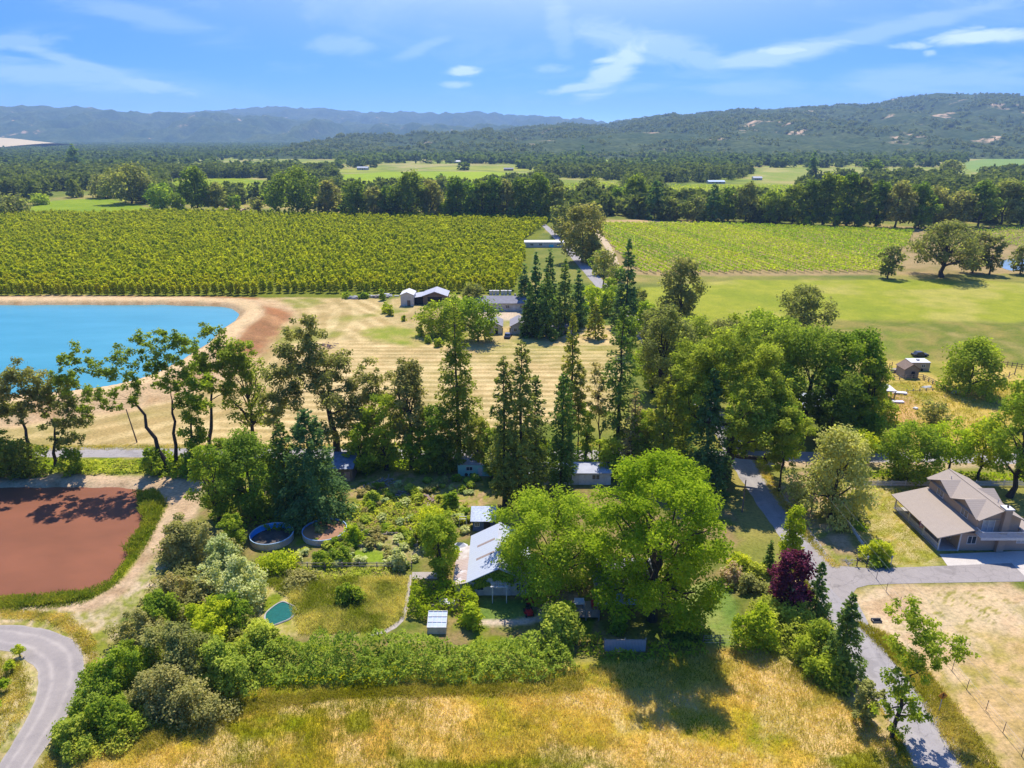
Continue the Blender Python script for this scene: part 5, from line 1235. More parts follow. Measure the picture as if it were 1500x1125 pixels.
def clip_line(p, d, poly, step=2.0, n=400):
    t = np.arange(n) * step; x = p[0] + d[0] * t; y = p[1] + d[1] * t
    k = np.where(sdf(x, y, poly) < 0)[0]
    if len(k) < 4: return None
    return (x[k[0]], y[k[0]]), (x[k[-1]], y[k[-1]])
vy = arr(GP([(934, 402), (1290, 400), (1318, 396), (1296, 375), (1330, 362), (1340, 338), (1100, 330), (1030, 328), (884, 328), (872, 334), (905, 372)]))
d = np.array([-.183, .983])
p0 = G(934, 402); p1 = G(1420, 400)
X0 = p0.x - 4; i = 0
while X0 < p1.x + 260:
    e = clip_line((X0 + 8, p0.y - 40), d, vy)
    if e: vine_row(e[0], e[1], 'row of grape vines on tan soil in the vineyard beyond the bright meadow', 'vine rows beyond the bright meadow')
    X0 += 4.1
vy2 = arr(GP([(1420, 335), (1460, 333), (1560, 332), (1600, 375), (1500, 366), (1432, 352)]))
X0 = vy2[:, 0].min() - 5
while X0 < vy2[:, 0].max() + 60:
    e = clip_line((X0 + 20, vy2[:, 1].min() - 20), d, vy2)
    if e and e[1][1] - e[0][1] > 8: vine_row(e[0], e[1], 'row of grape vines beyond the small far pond', 'vine rows beyond the small far pond', per=2.2)
    X0 += 4.5
for nm_, pts, dd, lab in [('a', [(968, 272), (1160, 272), (1165, 303), (975, 303)], (-.3, .95), 'row of vines in the yellow-green vineyard among the far trees'), ('b', [(817, 270), (905, 268), (918, 299), (822, 297)], (-.25, .97), 'row of vines in the vineyard behind the end of the orchard')]:
    pl = arr(GP(pts)); dd = np.array(dd) / np.hypot(*dd); X0 = pl[:, 0].min() - 50
    while X0 < pl[:, 0].max() + 200:
        e = clip_line((X0, pl[:, 1].min() - 10), dd, pl, 3.0)
        if e: vine_row(e[0], e[1], lab, lab.replace('row of vines', 'vine rows'), s=1.0, per=1.1, h=2.0)
        X0 += 8.0
# young vines in the corner inside the gravel track
for x, y in [(18, 985), (8, 1013), (-4, 1045), (30, 962), (-14, 985), (-24, 1015)]:
    p = G(x, y); o = thing('grape_vine', 'young staked grape vine inside the bend of the gravel track', 'grape vine', p, rng.uniform(0, 6), 'young grape vines inside the bend of the track')
    MB().tube([(0, 0, -.1), (.04, 0, .6), (0, .03, 1.1)], [.05, .04, .03], 6).build('trunk', BARK, o); MB().box(.1, .14, -.02, .02, -.1, 1.6).build('stake', BARK2, o)
    V, F, r = heap(np.random.default_rng(int(x + 99)), 1.5, 1.3, .9, .13, nclump=12, rc=.25, cov=3.2); V[:, 2] += .75
    link('foliage', mesh_np('foliage', V, F, LEAF['vine'], r), o)

# ------------------------------------------------------------------ belts of trees behind the fields, each one its own
ORD = ['first', 'second', 'third', 'fourth', 'fifth', 'sixth', 'seventh', 'eighth', 'ninth', 'tenth', 'eleventh', 'twelfth', 'thirteenth', 'fourteenth', 'fifteenth', 'sixteenth', 'seventeenth', 'eighteenth', 'nineteenth', 'twentieth', 'twenty-first', 'twenty-second', 'twenty-third', 'twenty-fourth', 'twenty-fifth', 'twenty-sixth', 'twenty-seventh', 'twenty-eighth', 'twenty-ninth', 'thirtieth']
belts = [
 ('behind the orchard', [
  (20, 283, 317, 62, 'o', 'oak'), (58, 282, 300, 30, 'r', 'mid'), (193, 238, 298, 78, 'o', 'oak'), (155, 252, 290, 46, 'r', 'oak'), (237, 266, 308, 42, 'r', 'mid'), (290, 243, 311, 54, 'o', 'dark'), (320, 266, 311, 38, 'o', 'oak'), (262, 280, 308, 26, 'r', 'mid'),
  (437, 243, 315, 80, 'o', 'dark'), (483, 262, 317, 40, 'o', 'oak'), (405, 268, 312, 32, 'r', 'mid'), (523, 263, 319, 48, 'o', 'dark'), (550, 272, 319, 36, 'r', 'oak'), (572, 270, 319, 40, 't', 'dark'), (603, 250, 320, 66, 'o', 'dark'), (632, 262, 320, 34, 't', 'oak'),
  (668, 256, 321, 34, 'p', 'dark'), (690, 266, 321, 34, 't', 'mid'), (706, 262, 321, 34, 't', 'dark'), (724, 255, 322, 34, 'p', 'dark'), (742, 262, 322, 36, 't', 'oak'), (764, 258, 323, 40, 't', 'dark'), (790, 252, 323, 46, 't', 'dark'), (815, 266, 322, 34, 'r', 'oak'), (655, 292, 321, 24, 'r', 'mid'), (760, 300, 323, 20, 'r', 'mid'), (345, 285, 311, 24, 'r', 'mid'), (376, 288, 312, 26, 'r', 'oak')]),
 ('behind the vineyard', [
  (862, 258, 304, 48, 'o', 'oak'), (905, 272, 308, 30, 't', 'mid'), (930, 254, 312, 52, 'o', 'dark'), (958, 263, 321, 34, 'c', 'bfir'), (985, 290, 322, 26, 'r', 'oak'), (1020, 288, 324, 28, 'r', 'oak'), (1043, 268, 324, 26, 'c', 'bfir'), (1066, 274, 324, 34, 't', 'dark'), (1092, 267, 325, 46, 'o', 'oak'),
  (1128, 276, 327, 42, 't', 'oaky'), (1160, 268, 328, 46, 'o', 'dark'), (1185, 262, 329, 34, 't', 'dark'), (1205, 252, 330, 30, 'p', 'dark'), (1222, 254, 330, 30, 'p', 'mid'), (1240, 252, 331, 32, 'p', 'dark'), (1258, 258, 331, 30, 'p', 'oak'), (1282, 262, 333, 34, 't', 'dark'), (1310, 264, 334, 54, 'o', 'oak'), (1340, 266, 334, 48, 'o', 'dark'), (1368, 272, 333, 40, 't', 'oak'),
  (1400, 278, 333, 58, 'o', 'oak'), (1432, 263, 333, 50, 'o', 'dark'), (1466, 260, 330, 58, 'o', 'oak'), (1495, 262, 330, 52, 'o', 'dark'), (1345, 298, 335, 30, 'r', 'mid'), (1180, 300, 329, 28, 'r', 'bright'), (1256, 296, 332, 28, 'r', 'oaky')])]
def belt_tree(x, t, y, w, f, lf, label, group=None):
    kw = dict(o=dict(form='oak', fork=.12, nclump=30, rc=.17, limbs=8, cov=4.2), r=dict(form='round', fork=.06, nclump=22, rc=.2, limbs=4, cov=4.2), t=dict(form='tall', fork=.08, nclump=26, rc=.2, limbs=6, cov=4.2), p=dict(form='poplar', fork=.05, nclump=26, rc=.24, limbs=4, cov=4.2))
    nm_ = {'o': 'oak_tree', 'r': 'leafy_tree', 't': 'tall_tree', 'p': 'poplar_tree', 'c': 'dark_conifer'}[f]
    if f == 'c': return tree(nm_, label, 'tree', (x, y), t, w, lf, 'conif', form='cone', bare=.03, cov=4.5, droop=.15, group=group, wood=6, px=1.9)
    return tree(nm_, label, 'tree', (x, y), t, w, lf, group=group, px=1.9, **kw[f])
AD = {('o', 'oak'): 'grey-green oak', ('o', 'dark'): 'broad dark oak', ('r', 'mid'): 'low round green tree', ('r', 'oak'): 'low round grey-green tree', ('t', 'dark'): 'tall dark tree', ('t', 'oak'): 'tall grey-green tree', ('t', 'mid'): 'tall mid green tree', ('p', 'dark'): 'dark poplar', ('p', 'mid'): 'green poplar', ('p', 'oak'): 'grey-green poplar', ('c', 'bfir'): 'dark pointed conifer', ('r', 'bright'): 'low bright green tree', ('r', 'oaky'): 'low yellowish tree', ('t', 'oaky'): 'tall yellowish tree', ('r','dark'): 'low round dark tree', ('c','fir'): 'green pointed conifer'}
for where, L in belts:
    cnt = {}
    tot = {}
    for b in L: tot[(b[4], b[5])] = tot.get((b[4], b[5]), 0) + 1
    for x, t, y, w, f, lf in sorted(L):
        kx = (f, lf); cnt[kx] = cnt.get(kx, 0) + 1
        lab = AD[kx] + ' in the tree belt ' + where
        if tot[kx] > 1: lab = f'{AD[kx]}, {ORD[cnt[kx]-1]} such from the left, belt {where}'
        belt_tree(x, t, y, w, f, lf, lab)
for x, t, y, w, f, lf, lab in [(112, 211, 252, 24, 'c', 'bfir', 'single tall dark conifer standing above the far wood near the frame edge'), (1188, 219, 266, 15, 'c', 'bfir', 'single tall dark cypress standing above the far fields below the big hill'), (853, 212, 236, 10, 'c', 'bfir', 'small pointed conifer far off on the valley floor'),
    (1390, 232, 262, 40, 'o', 'oak', 'dark oak standing among the far fields below the tan clearings'), (1278, 233, 262, 34, 'o', 'dark', 'dark tree by the far white sheds'), (645, 254, 268, 14, 'r', 'mid', 'little green tree at the edge of the far light field')]:
    belt_tree(x, t, y, w, f, lf, lab)

# ------------------------------------------------------------------ the far wood: belts and groves nobody could count
def far_proto(i, nl, s, form):
    rg = np.random.default_rng(600 + i)
    if form == 'c':
        z = rg.uniform(0, 1, nl) ** 1.4; rad = .2 * (1 - z) ** .8 * np.sqrt(rg.uniform(.2, 1, nl)) * 1.1
    else:
        z = .08 + .92 * rg.uniform(0, 1, nl); rad = .44 * np.sqrt(np.clip(1 - (1.8 * z - .82) ** 2, .03, 1)) * np.sqrt(rg.uniform(.25, 1, nl))
    a = rg.uniform(0, 6.283, nl); rad = rad * (1 + .35 * np.sin(2 * a + i) * np.sin(5 * z + i))
    C = np.column_stack([np.cos(a) * rad, np.sin(a) * rad, z]); N = rg.normal(size=(nl, 3)) * .5; N[:, 2] += .5; N[:, :2] += C[:, :2]
    V, F = leaf_quads(C, N, s * rg.uniform(.6, 1.35, nl), rg)
    return V, F, np.clip(.3 * z + .7 * rg.uniform(0, 1, nl), 0, 1)
PN = [far_proto(i, 95, .16, 'o') for i in range(6)] + [far_proto(20, 80, .13, 'c')]
PF = [far_proto(i + 40, 34, .27, 'o') for i in range(6)] + [far_proto(60, 30, .2, 'c')]
rng = np.random.default_rng(610)
fields_far = [arr(GP(p)) for p in ([(245, 262), (395, 261), (398, 290), (330, 294), (250, 290)], [(493, 250.5), (778, 250), (782, 272), (600, 275), (500, 275)], [(815, 266), (915, 264), (920, 302), (820, 300)], [(965, 268), (1165, 268), (1170, 305), (972, 306)],
    [(860, 233), (925, 232), (928, 241), (864, 242)], [(1120, 246), (1425, 247), (1435, 259), (1290, 263), (1075, 267)], [(1395, 261), (1445, 261), (1445, 276), (1400, 275)], [(1415, 232), (1600, 225), (1600, 256), (1408, 257)], [(560, 239), (760, 241), (760, 248), (560, 246)],
    [(20, 318), (55, 294), (140, 288), (180, 292), (245, 310), (200, 318)], [(-200, 300), (40, 300), (40, 330), (-200, 330)])]
block = [arr(GP(p)) for p in ([(-300, 440), (775, 440), (825, 321), (520, 317), (250, 311), (-300, 314)], [(860, 420), (1700, 420), (1700, 329), (870, 326)])]
def scatter_far(n, y0, y1, dens_thr, nsc, seed):
    Yr = np.sqrt(rng.uniform(y0 ** 2, y1 ** 2, n)); Xr = rng.uniform(-.86, .86, n) * (Yr + 60)
    k = fbm(Xr / nsc, Yr / (nsc * .55), 4, seed) > dens_thr
    for p in fields_far + block: k &= sdf(Xr, Yr, p) > 2
    return Xr[k], Yr[k]
x, y = scatter_far(17000, 505, 1300, .49, 95, 71); n = len(x)
k = np.abs(x - np.interp(y, [300, 600], [.6 * H, .3 * H])) > 4; x, y = x[k], y[k]; n = len(x)
hh = rng.uniform(8, 19, n)
merge_scatter('far_wood', 'wooded valley floor behind the fields', PN, x, y, np.zeros(n), hh * rng.uniform(.8, 1.3, n), rng.uniform(0, 6.28, n), LEAF['far'], 'woods', sz=hh, rng=rng)
x, y = scatter_far(60000, 1300, 6200, .475, 260, 72); n = len(x); hh = rng.uniform(9, 20, n)
merge_scatter('distant_wood', 'distant woods across the valley floor below the hills', PF, x, y, np.zeros(n), hh * rng.uniform(.9, 1.8, n), rng.uniform(0, 6.28, n), LEAF['far'], 'woods', sz=hh, rng=rng)
# scrub oaks on the near flank of the big hill
hx, hy, hzv = hill_e
n = 26000; fx = rng.uniform(0, len(hx) - 1.001, n); fy = rng.uniform(0, len(hy) - 30.001, n)
ix, iy = fx.astype(int), fy.astype(int); wx, wy = fx - ix, fy - iy
zz = (hzv[iy, ix] * (1 - wx) + hzv[iy, ix + 1] * wx) * (1 - wy) + (hzv[iy + 1, ix] * (1 - wx) + hzv[iy + 1, ix + 1] * wx) * wy
Xh = np.interp(fx, np.arange(len(hx)), hx); Yh = np.interp(fy, np.arange(len(hy)), hy)
k = (fbm(Xh / 210, Yh / 340, 4, 73) + .25 * (fbm(Xh / 45, Yh / 60, 3, 74) - .5) > .43) & (zz > 1) & (np.abs(Xh / Yh) < .85); n = k.sum(); hh = rng.uniform(6, 13, n)
merge_scatter('hill_woodland', 'scrub oaks covering the big eastern hill', PF, Xh[k], Yh[k], zz[k] - .6, hh * rng.uniform(1.0, 1.9, n), rng.uniform(0, 6.28, n), LEAF['chap'], 'woods', sz=hh, rng=rng)
# ------------------------------------------------------------------ buildings
WALL_T = bands('taupe_lap_siding', (.38, .28, .21), (.22, .165, .125), 'Z', .22, .1, .85, var=.1, bump=.5)
SHIN = bands('weathered_shingles', (.34, .275, .215), (.23, .18, .14), 'Y', .32, .12, .9, var=.16, bump=.3)
TRIM = mat('white_trim', (.6, .575, .55), (.5, .475, .45), 2, .6)
WHITE = mat('weathered_white_paint', (.58, .55, .5), (.42, .39, .34), 1.2, .75, bump=.2)
CREAM = mat('cream_wall', (.62, .57, .5), (.54, .49, .42), 1, .8)
GLASS = mat('dark_window_glass', (.03, .04, .05), (.05, .065, .08), .6, .08, spec=.6)
CURT = mat('curtained_glass', (.35, .37, .38), (.22, .24, .26), 1.2, .15, spec=.5)
METAL = bands('pale_metal_roofing', (.42, .44, .48), (.3, .32, .35), 'Y', .6, .06, .42, .0, var=.06, bump=.35, spec=.5)
RUST = bands('rusty_roofing', (.42, .32, .27), (.26, .18, .14), 'Y', .42, .14, .8, var=.3, bump=.5, stain=(.62, .58, .55))
BOARDS = bands('old_grey_boards', (.3, .25, .21), (.1, .08, .07), 'X', .2, .1, .9, var=.3, bump=.5)
BROWNB = bands('brown_boards', (.2, .14, .1), (.07, .05, .04), 'X', .25, .1, .9, var=.3, bump=.5)
DARKR = mat('dark_metal_roof', (.16, .2, .27), (.1, .12, .16), 1.5, .5, spec=.5)
GREYR = mat('grey_composition_roof', (.26, .245, .26), (.2, .19, .2), 1.2, .9)
LGREY = mat('light_grey_roof', (.38, .38, .41), (.3, .3, .33), .8, .6)
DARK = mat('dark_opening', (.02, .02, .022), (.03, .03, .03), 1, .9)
CONCR = mat('grey_concrete', (.42, .39, .35), (.33, .3, .27), 1.5, .9, bump=.3)
WOOD = mat('grey_timber', (.34, .29, .24), (.22, .18, .15), 3, .9, stretch=(1, 1, .2))
DECKW = bands('deck_boards', (.3, .24, .19), (.1, .08, .06), 'Y', .16, .1, .85, bump=.3)
BLACKM = mat('black_metal', (.02, .02, .02), (.03, .03, .03), 3, .5)
GALV = bands('galvanised_corrugation', (.5, .49, .48), (.33, .31, .3), 'Z', .11, .3, .5, var=.15, bump=.6, spec=.5, stain=(.42, .33, .26))
BLUEL = mat('blue_liner', (.03, .27, .75), (.04, .34, .82), 1.5, .5)
MINT = bands('mint_green_siding', (.3, .56, .48), (.2, .42, .36), 'Z', .3, .08, .6, var=.08, bump=.3)
PBLUE = mat('pale_blue_wall', (.5, .62, .72), (.42, .54, .64), 1.2, .8)
NAVY = mat('dark_blue_wall', (.09, .14, .24), (.06, .09, .16), 2, .8)
REDP = mat('red_paint', (.55, .02, .03), (.42, .015, .02), 3, .35, spec=.5)
RUBBER = mat('black_rubber', (.02, .02, .02), (.03, .03, .03), 5, .9)
SOIL = mat('garden_soil', (.14, .09, .06), (.09, .06, .04), 4, .95, bump=.5)
TERRA = mat('rust_brown_wall', (.35, .2, .13), (.28, .15, .1), 1.5, .85)
PINKW = mat('pale_pink_wall', (.56, .46, .42), (.5, .4, .36), 1, .85)

def window(parent, face, a, z0, w, h, at_, fm=None, pane=None, two=True, off=.03):
    """face: '-y','+y','-x','+x'; a: centre along the wall; at_: wall plane coordinate"""
    f = MB(); t = .09; d = .07
    def bx(a0, a1, z0_, z1_, d0, d1):
        s = -1 if face[0] == '-' else 1
        lo, hi = sorted((at_ + s * d0, at_ + s * d1))
        if face[1] == 'y': return (a0, a1, lo, hi, z0_, z1_)
        return (lo, hi, a0, a1, z0_, z1_)
    a0, a1 = a - w / 2, a + w / 2; z1 = z0 + h
    f.box(*bx(a0 - t, a1 + t, z1, z1 + t, 0.002, d)); f.box(*bx(a0 - t, a1 + t, z0 - t, z0, .002, d)); f.box(*bx(a0 - t, a0, z0, z1, .002, d)); f.box(*bx(a1, a1 + t, z0, z1, .002, d))
    if two: f.box(*bx(a - t * .4, a + t * .4, z0, z1, .002, d * .9))
    o = f.build('window', fm or TRIM, parent)
    p = MB().box(*bx(a0, a1, z0, z1, .004, off)).build('pane', pane or GLASS, o)
    return o
def door(parent, face, a, w, h, at_, m, z0=.02):
    s = -1 if face[0] == '-' else 1; lo, hi = sorted((at_ + s * .003, at_ + s * .06))
    b = (a - w / 2, a + w / 2, lo, hi, z0, z0 + h) if face[1] == 'y' else (lo, hi, a - w / 2, a + w / 2, z0, z0 + h)
    o = MB().box(*b).build('door', m, parent)
    lo, hi = sorted((at_ + s * .06, at_ + s * .12)); q = a + w * .36
    b = (q - .04, q + .04, lo, hi, z0 + h * .46, z0 + h * .5) if face[1] == 'y' else (lo, hi, q - .04, q + .04, z0 + h * .46, z0 + h * .5)
    MB().box(*b).build('handle', BLACKM, o); return o

def house(name, label, cat, x0, x1, y0, y1, hw, hr, wallm, roofm, ridge='x', over=.45, wins=(), doors=(), group=None, th=.16, rz=0, chimney=None):
    """gabled house with its footprint given in world metres"""
    cx, cy = (x0 + x1) / 2, (y0 + y1) / 2; a, b = (x1 - x0) / 2, (y1 - y0) / 2
    o = thing(name, label, cat, (cx, cy, 0), rz, group)
    mb = MB()
    if ridge == 'x': mb.prism([(-b, -.1), (b, -.1), (b, hw), (0, hr - .05), (-b, hw)], 'x', -a, a)
    else: mb.prism([(-a, -.1), (a, -.1), (a, hw), (0, hr - .05), (-a, hw)], 'y', -b, b)
    mb.build('wall', wallm, o)
    r = MB(); sl_ = (hr - hw) / (b if ridge == 'x' else a); e = over * sl_
    for s in (-1, 1):
        if ridge == 'x': q = [(-a - over, 0, hr), (a + over, 0, hr), (a + over, s * (b + over), hw - e), (-a - over, s * (b + over), hw - e)]
        else: q = [(0, -b - over, hr), (0, b + over, hr), (s * (a + over), b + over, hw - e), (s * (a + over), -b - over, hw - e)]
        r.slab([(p[0], p[1], p[2] + th) for p in q], th)
    rf = r.build('roof', roofm, o)
    for w_ in wins:
        face, c, z0, w, h = w_[:5]; at_ = {'-y': -b, '+y': b, '-x': -a, '+x': a}[face]; window(o, face, c, z0, w, h, at_, pane=w_[5] if len(w_) > 5 else None)
    for face, c, w, h, m in doors: door(o, face, c, w, h, {'-y': -b, '+y': b, '-x': -a, '+x': a}[face], m)
    if chimney: MB().box(chimney[0] - .35, chimney[0] + .35, chimney[1] - .35, chimney[1] + .35, hw, hr + .7).build('chimney', CONCR, rf)
    return o

# --- the taupe house with the porch
hs_ = thing('porch_house', 'taupe two-storey house with a long shingled porch roof, gabled dormers and a balcony', 'house', (68.3, 94.6, 0))
w = MB(); RX = 5.4
w.box(0, 11.4, 0, 13.2, -.1, 3.0)
w.prism([(2.2, 2.99), (8.6, 2.99), (8.6, 5.5), (RX, 7.0), (2.2, 5.5)], 'y', 0.004, 13.196)
for c in (3.3, 9.9): w.prism([(c - 3.25, 5.3), (c + 3.25, 5.3), (c, 6.85)], 'x', 2.203, RX)
w.prism([(5.0, 5.3), (10.0, 5.3), (7.5, 6.6)], 'x', RX, 8.597)
w.build('wall', WALL_T, hs_)
r = MB(); t = .14; ov = .45
r.slab([(RX, -.55, 7.16), (RX, 13.75, 7.16), (1.85, 13.75, 5.48), (1.85, -.55, 5.48)], t)
r.slab([(RX, -.552, 7.158), (RX, 13.752, 7.158), (9.1, 13.75, 5.4), (9.1, -.55, 5.4)], t)
for c in (3.3, 9.9):
    for s in (-1, 1): r.slab([(1.7, c, 7.03), (RX + .05, c, 7.03), (RX + .05, c + s * 3.42, 5.43), (1.7, c + s * 3.42, 5.43)], t)
for s in (-1, 1): r.slab([(RX, 7.5, 6.76), (9.0, 7.5, 6.76), (9.0, 7.5 + s * 2.8, 5.32), (RX, 7.5 + s * 2.8, 5.32)], t)
rf = r.build('roof', SHIN, hs_)
MB().box(RX - .14, RX + .14, -.56, 13.76, 7.12, 7.19).build('ridge_cap', SHIN, rf)
r = MB(); r.slab([(-3.75, -.5, 2.5), (-3.75, 13.4, 2.5), (2.19, 13.4, 3.95), (2.19, -.5, 3.95)], .18); r.build('porch_roof', SHIN, hs_)
r = MB(); r.slab([(8.61, -.5, 3.9), (8.61, 13.6, 3.9), (12.0, 13.6, 3.0), (12.0, -.5, 3.0)], .16); r.build('side_roof', SHIN, hs_)
MB().box(-3.1, -.003, -.1, 13.2, -.05, .16).build('porch_floor', CONCR, hs_)
for y in (0.1, 4.3, 8.6, 13.0):
    MB().box(-3.03, -2.85, y - .09, y + .09, .163, 2.6).build('porch_post', TRIM, hs_)
MB().box(-.09, .09, -.16, -.003, .0, 3.1).build('corner_post', TRIM, hs_)
for y0_, y1_ in ((.3, 4.2), (4.4, 8.5), (8.7, 12.9)):
    rl = MB().box(-2.98, -2.9, y0_, y1_, 1.0, 1.08).box(-2.98, -2.9, y0_, y1_, .3, .36)
    for q in np.arange(y0_ + .1, y1_, .16): rl.box(-2.96, -2.92, q, q + .05, .36, 1.0)
    rl.build('porch_railing', TRIM, hs_)
for c in (3.3, 9.9): window(hs_, '-x', c, 4.15, 1.6, 1.15, 2.2, pane=GLASS)
window(hs_, '-y', 1.85, 1.25, 1.25, 1.25, 0.0); window(hs_, '-y', 9.4, 1.4, 1.2, .8, 0.0, pane=CURT)
window(hs_, '-x', 2.6, .9, 1.2, 1.2, 0.0); window(hs_, '-x', 10.2, .9, 1.2, 1.2, 0.0); door(hs_, '-x', 6.4, 1.0, 2.1, 0.0, WHITE, .17)
sd = window(hs_, '-y', 3.8, 3.32, 1.7, 2.0, 0.004, pane=CURT); sd.name = 'sliding_door'
b = MB().box(2.1, 8.7, -1.5, -.004, 2.98, 3.16).box(2.1, 8.7, -1.52, -1.44, 2.7, 2.98); bl = b.build('balcony', TRIM, hs_)
rl = MB().box(2.1, 8.7, -1.5, -1.42, 4.02, 4.1).box(2.1, 2.18, -1.42, -.01, 4.02, 4.1).box(8.62, 8.7, -1.42, -.01, 4.02, 4.1)
for q in np.arange(2.12, 8.68, .17): rl.box(q, q + .06, -1.48, -1.44, 3.16, 4.02)
for q in np.arange(-1.3, -.05, .17): rl.box(2.12, 2.16, q, q + .06, 3.16, 4.02).box(8.64, 8.68, q, q + .06, 3.16, 4.02)
rl.build('balcony_railing', TRIM, bl)
ch = MB().box(5.55, 6.6, -.62, .6, -.05, 7.25).build('chimney', WALL_T, hs_); MB().box(5.42, 6.73, -.75, .73, 7.253, 7.45).build('chimney_cap', TRIM, ch); MB().tube([(6.1, 0, 7.44), (6.1, 0, 7.8)], .13, 8).build('flue', BLACKM, ch)
for px_, py_ in ((6.9, 3.2), (4.3, 11.2)): MB().tube([(px_, py_, 6.0), (px_, py_, 7.1)], .06, 6).build('vent_pipe', TRIM, rf)
# flag on the porch post
FB = mat('flag_blue', (.04, .06, .22), (.03, .05, .18), 2, .8); FW = mat('flag_white', (.75, .73, .7), (.68, .66, .63), 2, .8); FR = mat('flag_red', (.5, .03, .05), (.42, .02, .04), 2, .8)
fl = thing('flag', 'red, white and blue striped flag hanging from the porch post of the taupe house', 'flag', (65.25, 99.0, 1.9))
MB().tube([(0, 0, 0), (-.75, -.1, .85)], .025, 6).build('flagpole', TRIM, fl)
cl = MB(); 
fV, fF, fi = [], [], []
for i in range(13):
    for j in range(8):
        bse = len(fV)
        for (di, dj) in ((0, 0), (1, 0), (1, 1), (0, 1)):
            u_, v_ = (i + di) / 13, (j + dj) / 8
            fV.append((-.72 + u_ * .62, -.1 + .08 * math.sin(v_ * 6 + u_ * 3), .82 - v_ * 1.15 - (1 - u_) * .02 - u_ * .68 * (1 - v_ * .55)))
        fF.append((bse, bse + 1, bse + 2, bse + 3)); fi.append(2 if (i > 5 and j < 3) else i % 2)
me = mesh_np('cloth', arr(fV), np.array(fF), None, mats=[FR, FW, FB], mi=fi); cc = link('cloth', me, fl)
sm_ = cc.modifiers.new('thick', 'SOLIDIFY'); sm_.thickness = .012

# --- white barn with the pale metal roof
bn = thing('white_barn', 'white barn with a pale metal roof carrying two brown strips and ivy on its gable', 'barn', (-1.8, 83.3, 0))
A_ = 4.05; LB = 11.0
MB().prism([(-A_, -.1), (A_, -.1), (A_, 2.55), (0, 4.62), (-A_, 2.55)], 'y', 0, LB).build('wall', WHITE, bn)
r = MB()
for s in (-1, 1): r.slab([(0, -.7, 4.83), (0, LB + .4, 4.83), (s * 4.45, LB + .4, 2.52), (s * 4.45, -.7, 2.52)], .12)
rf = r.build('roof', METAL, bn); MB().box(-.22, .22, -.72, LB + .42, 4.80, 4.87).build('ridge_cap', LGREY, rf)
for yc in (4.0, 7.4):
    st = MB(); n_ = Vector((-.46, 0, .89)).normalized()
    q = [Vector((-3.3, yc - .27, 0)), Vector((-.7, yc - .27, 0)), Vector((-.7, yc + .27, 0)), Vector((-3.3, yc + .27, 0))]
    for p in q: p.z = 4.83 + p.x * (2.31 / 4.45) + .012
    st.slab(q, .03); st.build('roof_strip', mat('brown_roof_strip', (.3, .23, .2), (.2, .15, .13), 6, .8), rf)
lt = MB(); lt.slab([(-6.35, -.6, 2.0), (-6.35, 5.6, 2.05), (-4.1, 5.6, 2.62), (-4.1, -.6, 2.58)], .1); lt.build('lean_to_roof', RUST, bn)
MB().box(-6.0, -4.06, -.3, 5.4, -.1, 1.95).build('lean_to_wall', WHITE, bn)
MB().slab([(-6.0, 5.7, 1.9), (-6.0, 9.0, 1.9), (-4.3, 9.0, 2.4), (-4.3, 5.7, 2.4)], .08).build('lean_to_roof', mat('stained_pale_sheet', (.55, .5, .44), (.4, .32, .26), 1.2, .8), bn)
window(bn, '-y', 2.9, .9, .9, 1.0, 0); window(bn, '-y', -2.6, .9, .9, 1.0, 0); door(bn, '-y', 1.1, .95, 2.0, 0, TRIM); MB().box(-.45, .45, -.06, -.004, 3.0, 3.9).build('loft_hatch', BROWNB, bn)
rng = np.random.default_rng(810); n = 1500
u_ = rng.uniform(-3.9, 2.0, n); zt_ = 2.4 + (1 - np.abs(u_) / 4) * 1.9; z_ = zt_ * np.where(u_ < -1.0, rng.uniform(.45, 1, n), rng.uniform(.62, .98, n))
k = fbm(u_ * .8, z_ * .8, 3, 811) > .42; u_, z_ = u_[k], z_[k]; n = len(u_)
V, F = leaf_quads(np.column_stack([u_, -rng.uniform(.05, .35, n), z_]), np.column_stack([rng.normal(size=n) * .4, -np.ones(n), .5 + rng.normal(size=n) * .4]), .2 * rng.uniform(.6, 1.3, n), rng)
link('ivy', mesh_np('ivy', V, F, LEAF['mid'], rng.uniform(0, 1, n)), bn)
ab = thing('garden_arbor', 'white garden arbor with slatted top in front of the white barn', 'arbor', (-1.7, 81.6, 0))
for x in (-.95, .95):
    for y in (0, .8): MB().box(x - .06, x + .06, y - .06, y + .06, -.1, 2.5).build('post', TRIM, ab)
sl2 = MB().box(-1.2, 1.2, -.06, .06, 2.503, 2.63).box(-1.2, 1.2, .74, .86, 2.503, 2.63)
for q in np.arange(-1.1, 1.15, .24): sl2.box(q - .025, q + .025, -.3, 1.1, 2.633, 2.72)
sl2.build('slatted_top', TRIM, ab)

# --- pale blue cottage under the maple, deck, chairs, fences
house('pale_blue_cottage', 'pale blue cottage almost hidden under the huge lime green maple', 'cottage', 11.6, 19.5, 81.2, 88.0, 2.7, 4.6, PBLUE, GREYR, 'x', .4, wins=[('-y', -2.2, 1.0, 1.2, 1.0), ('-y', 1.4, 1.0, 1.2, 1.0), ('-x', 0, 1.0, 1.2, 1.0)], doors=[('-y', -.4, .9, 2.0, TRIM)])
dk = thing('wooden_deck', 'small raised wooden deck with a railing beside the pale blue cottage', 'deck', (9.8, 79.2, 0))
MB().box(-1.9, 1.7, -1.4, 1.9, .55, .68).build('floor', DECKW, dk)
for x in (-1.8, -.1, 1.6):
    MB().box(x - .06, x + .06, -1.35, -1.23, -.1, 1.6).build('post', WOOD, dk)
rl = MB().box(-1.86, 1.66, -1.33, -1.25, 1.52, 1.6).box(-1.86, 1.66, -1.32, -1.27, .82, .88)
for q in np.arange(-1.7, 1.6, .17): rl.box(q, q + .05, -1.31, -1.28, .88, 1.52)
rl.build('railing', WOOD, dk)
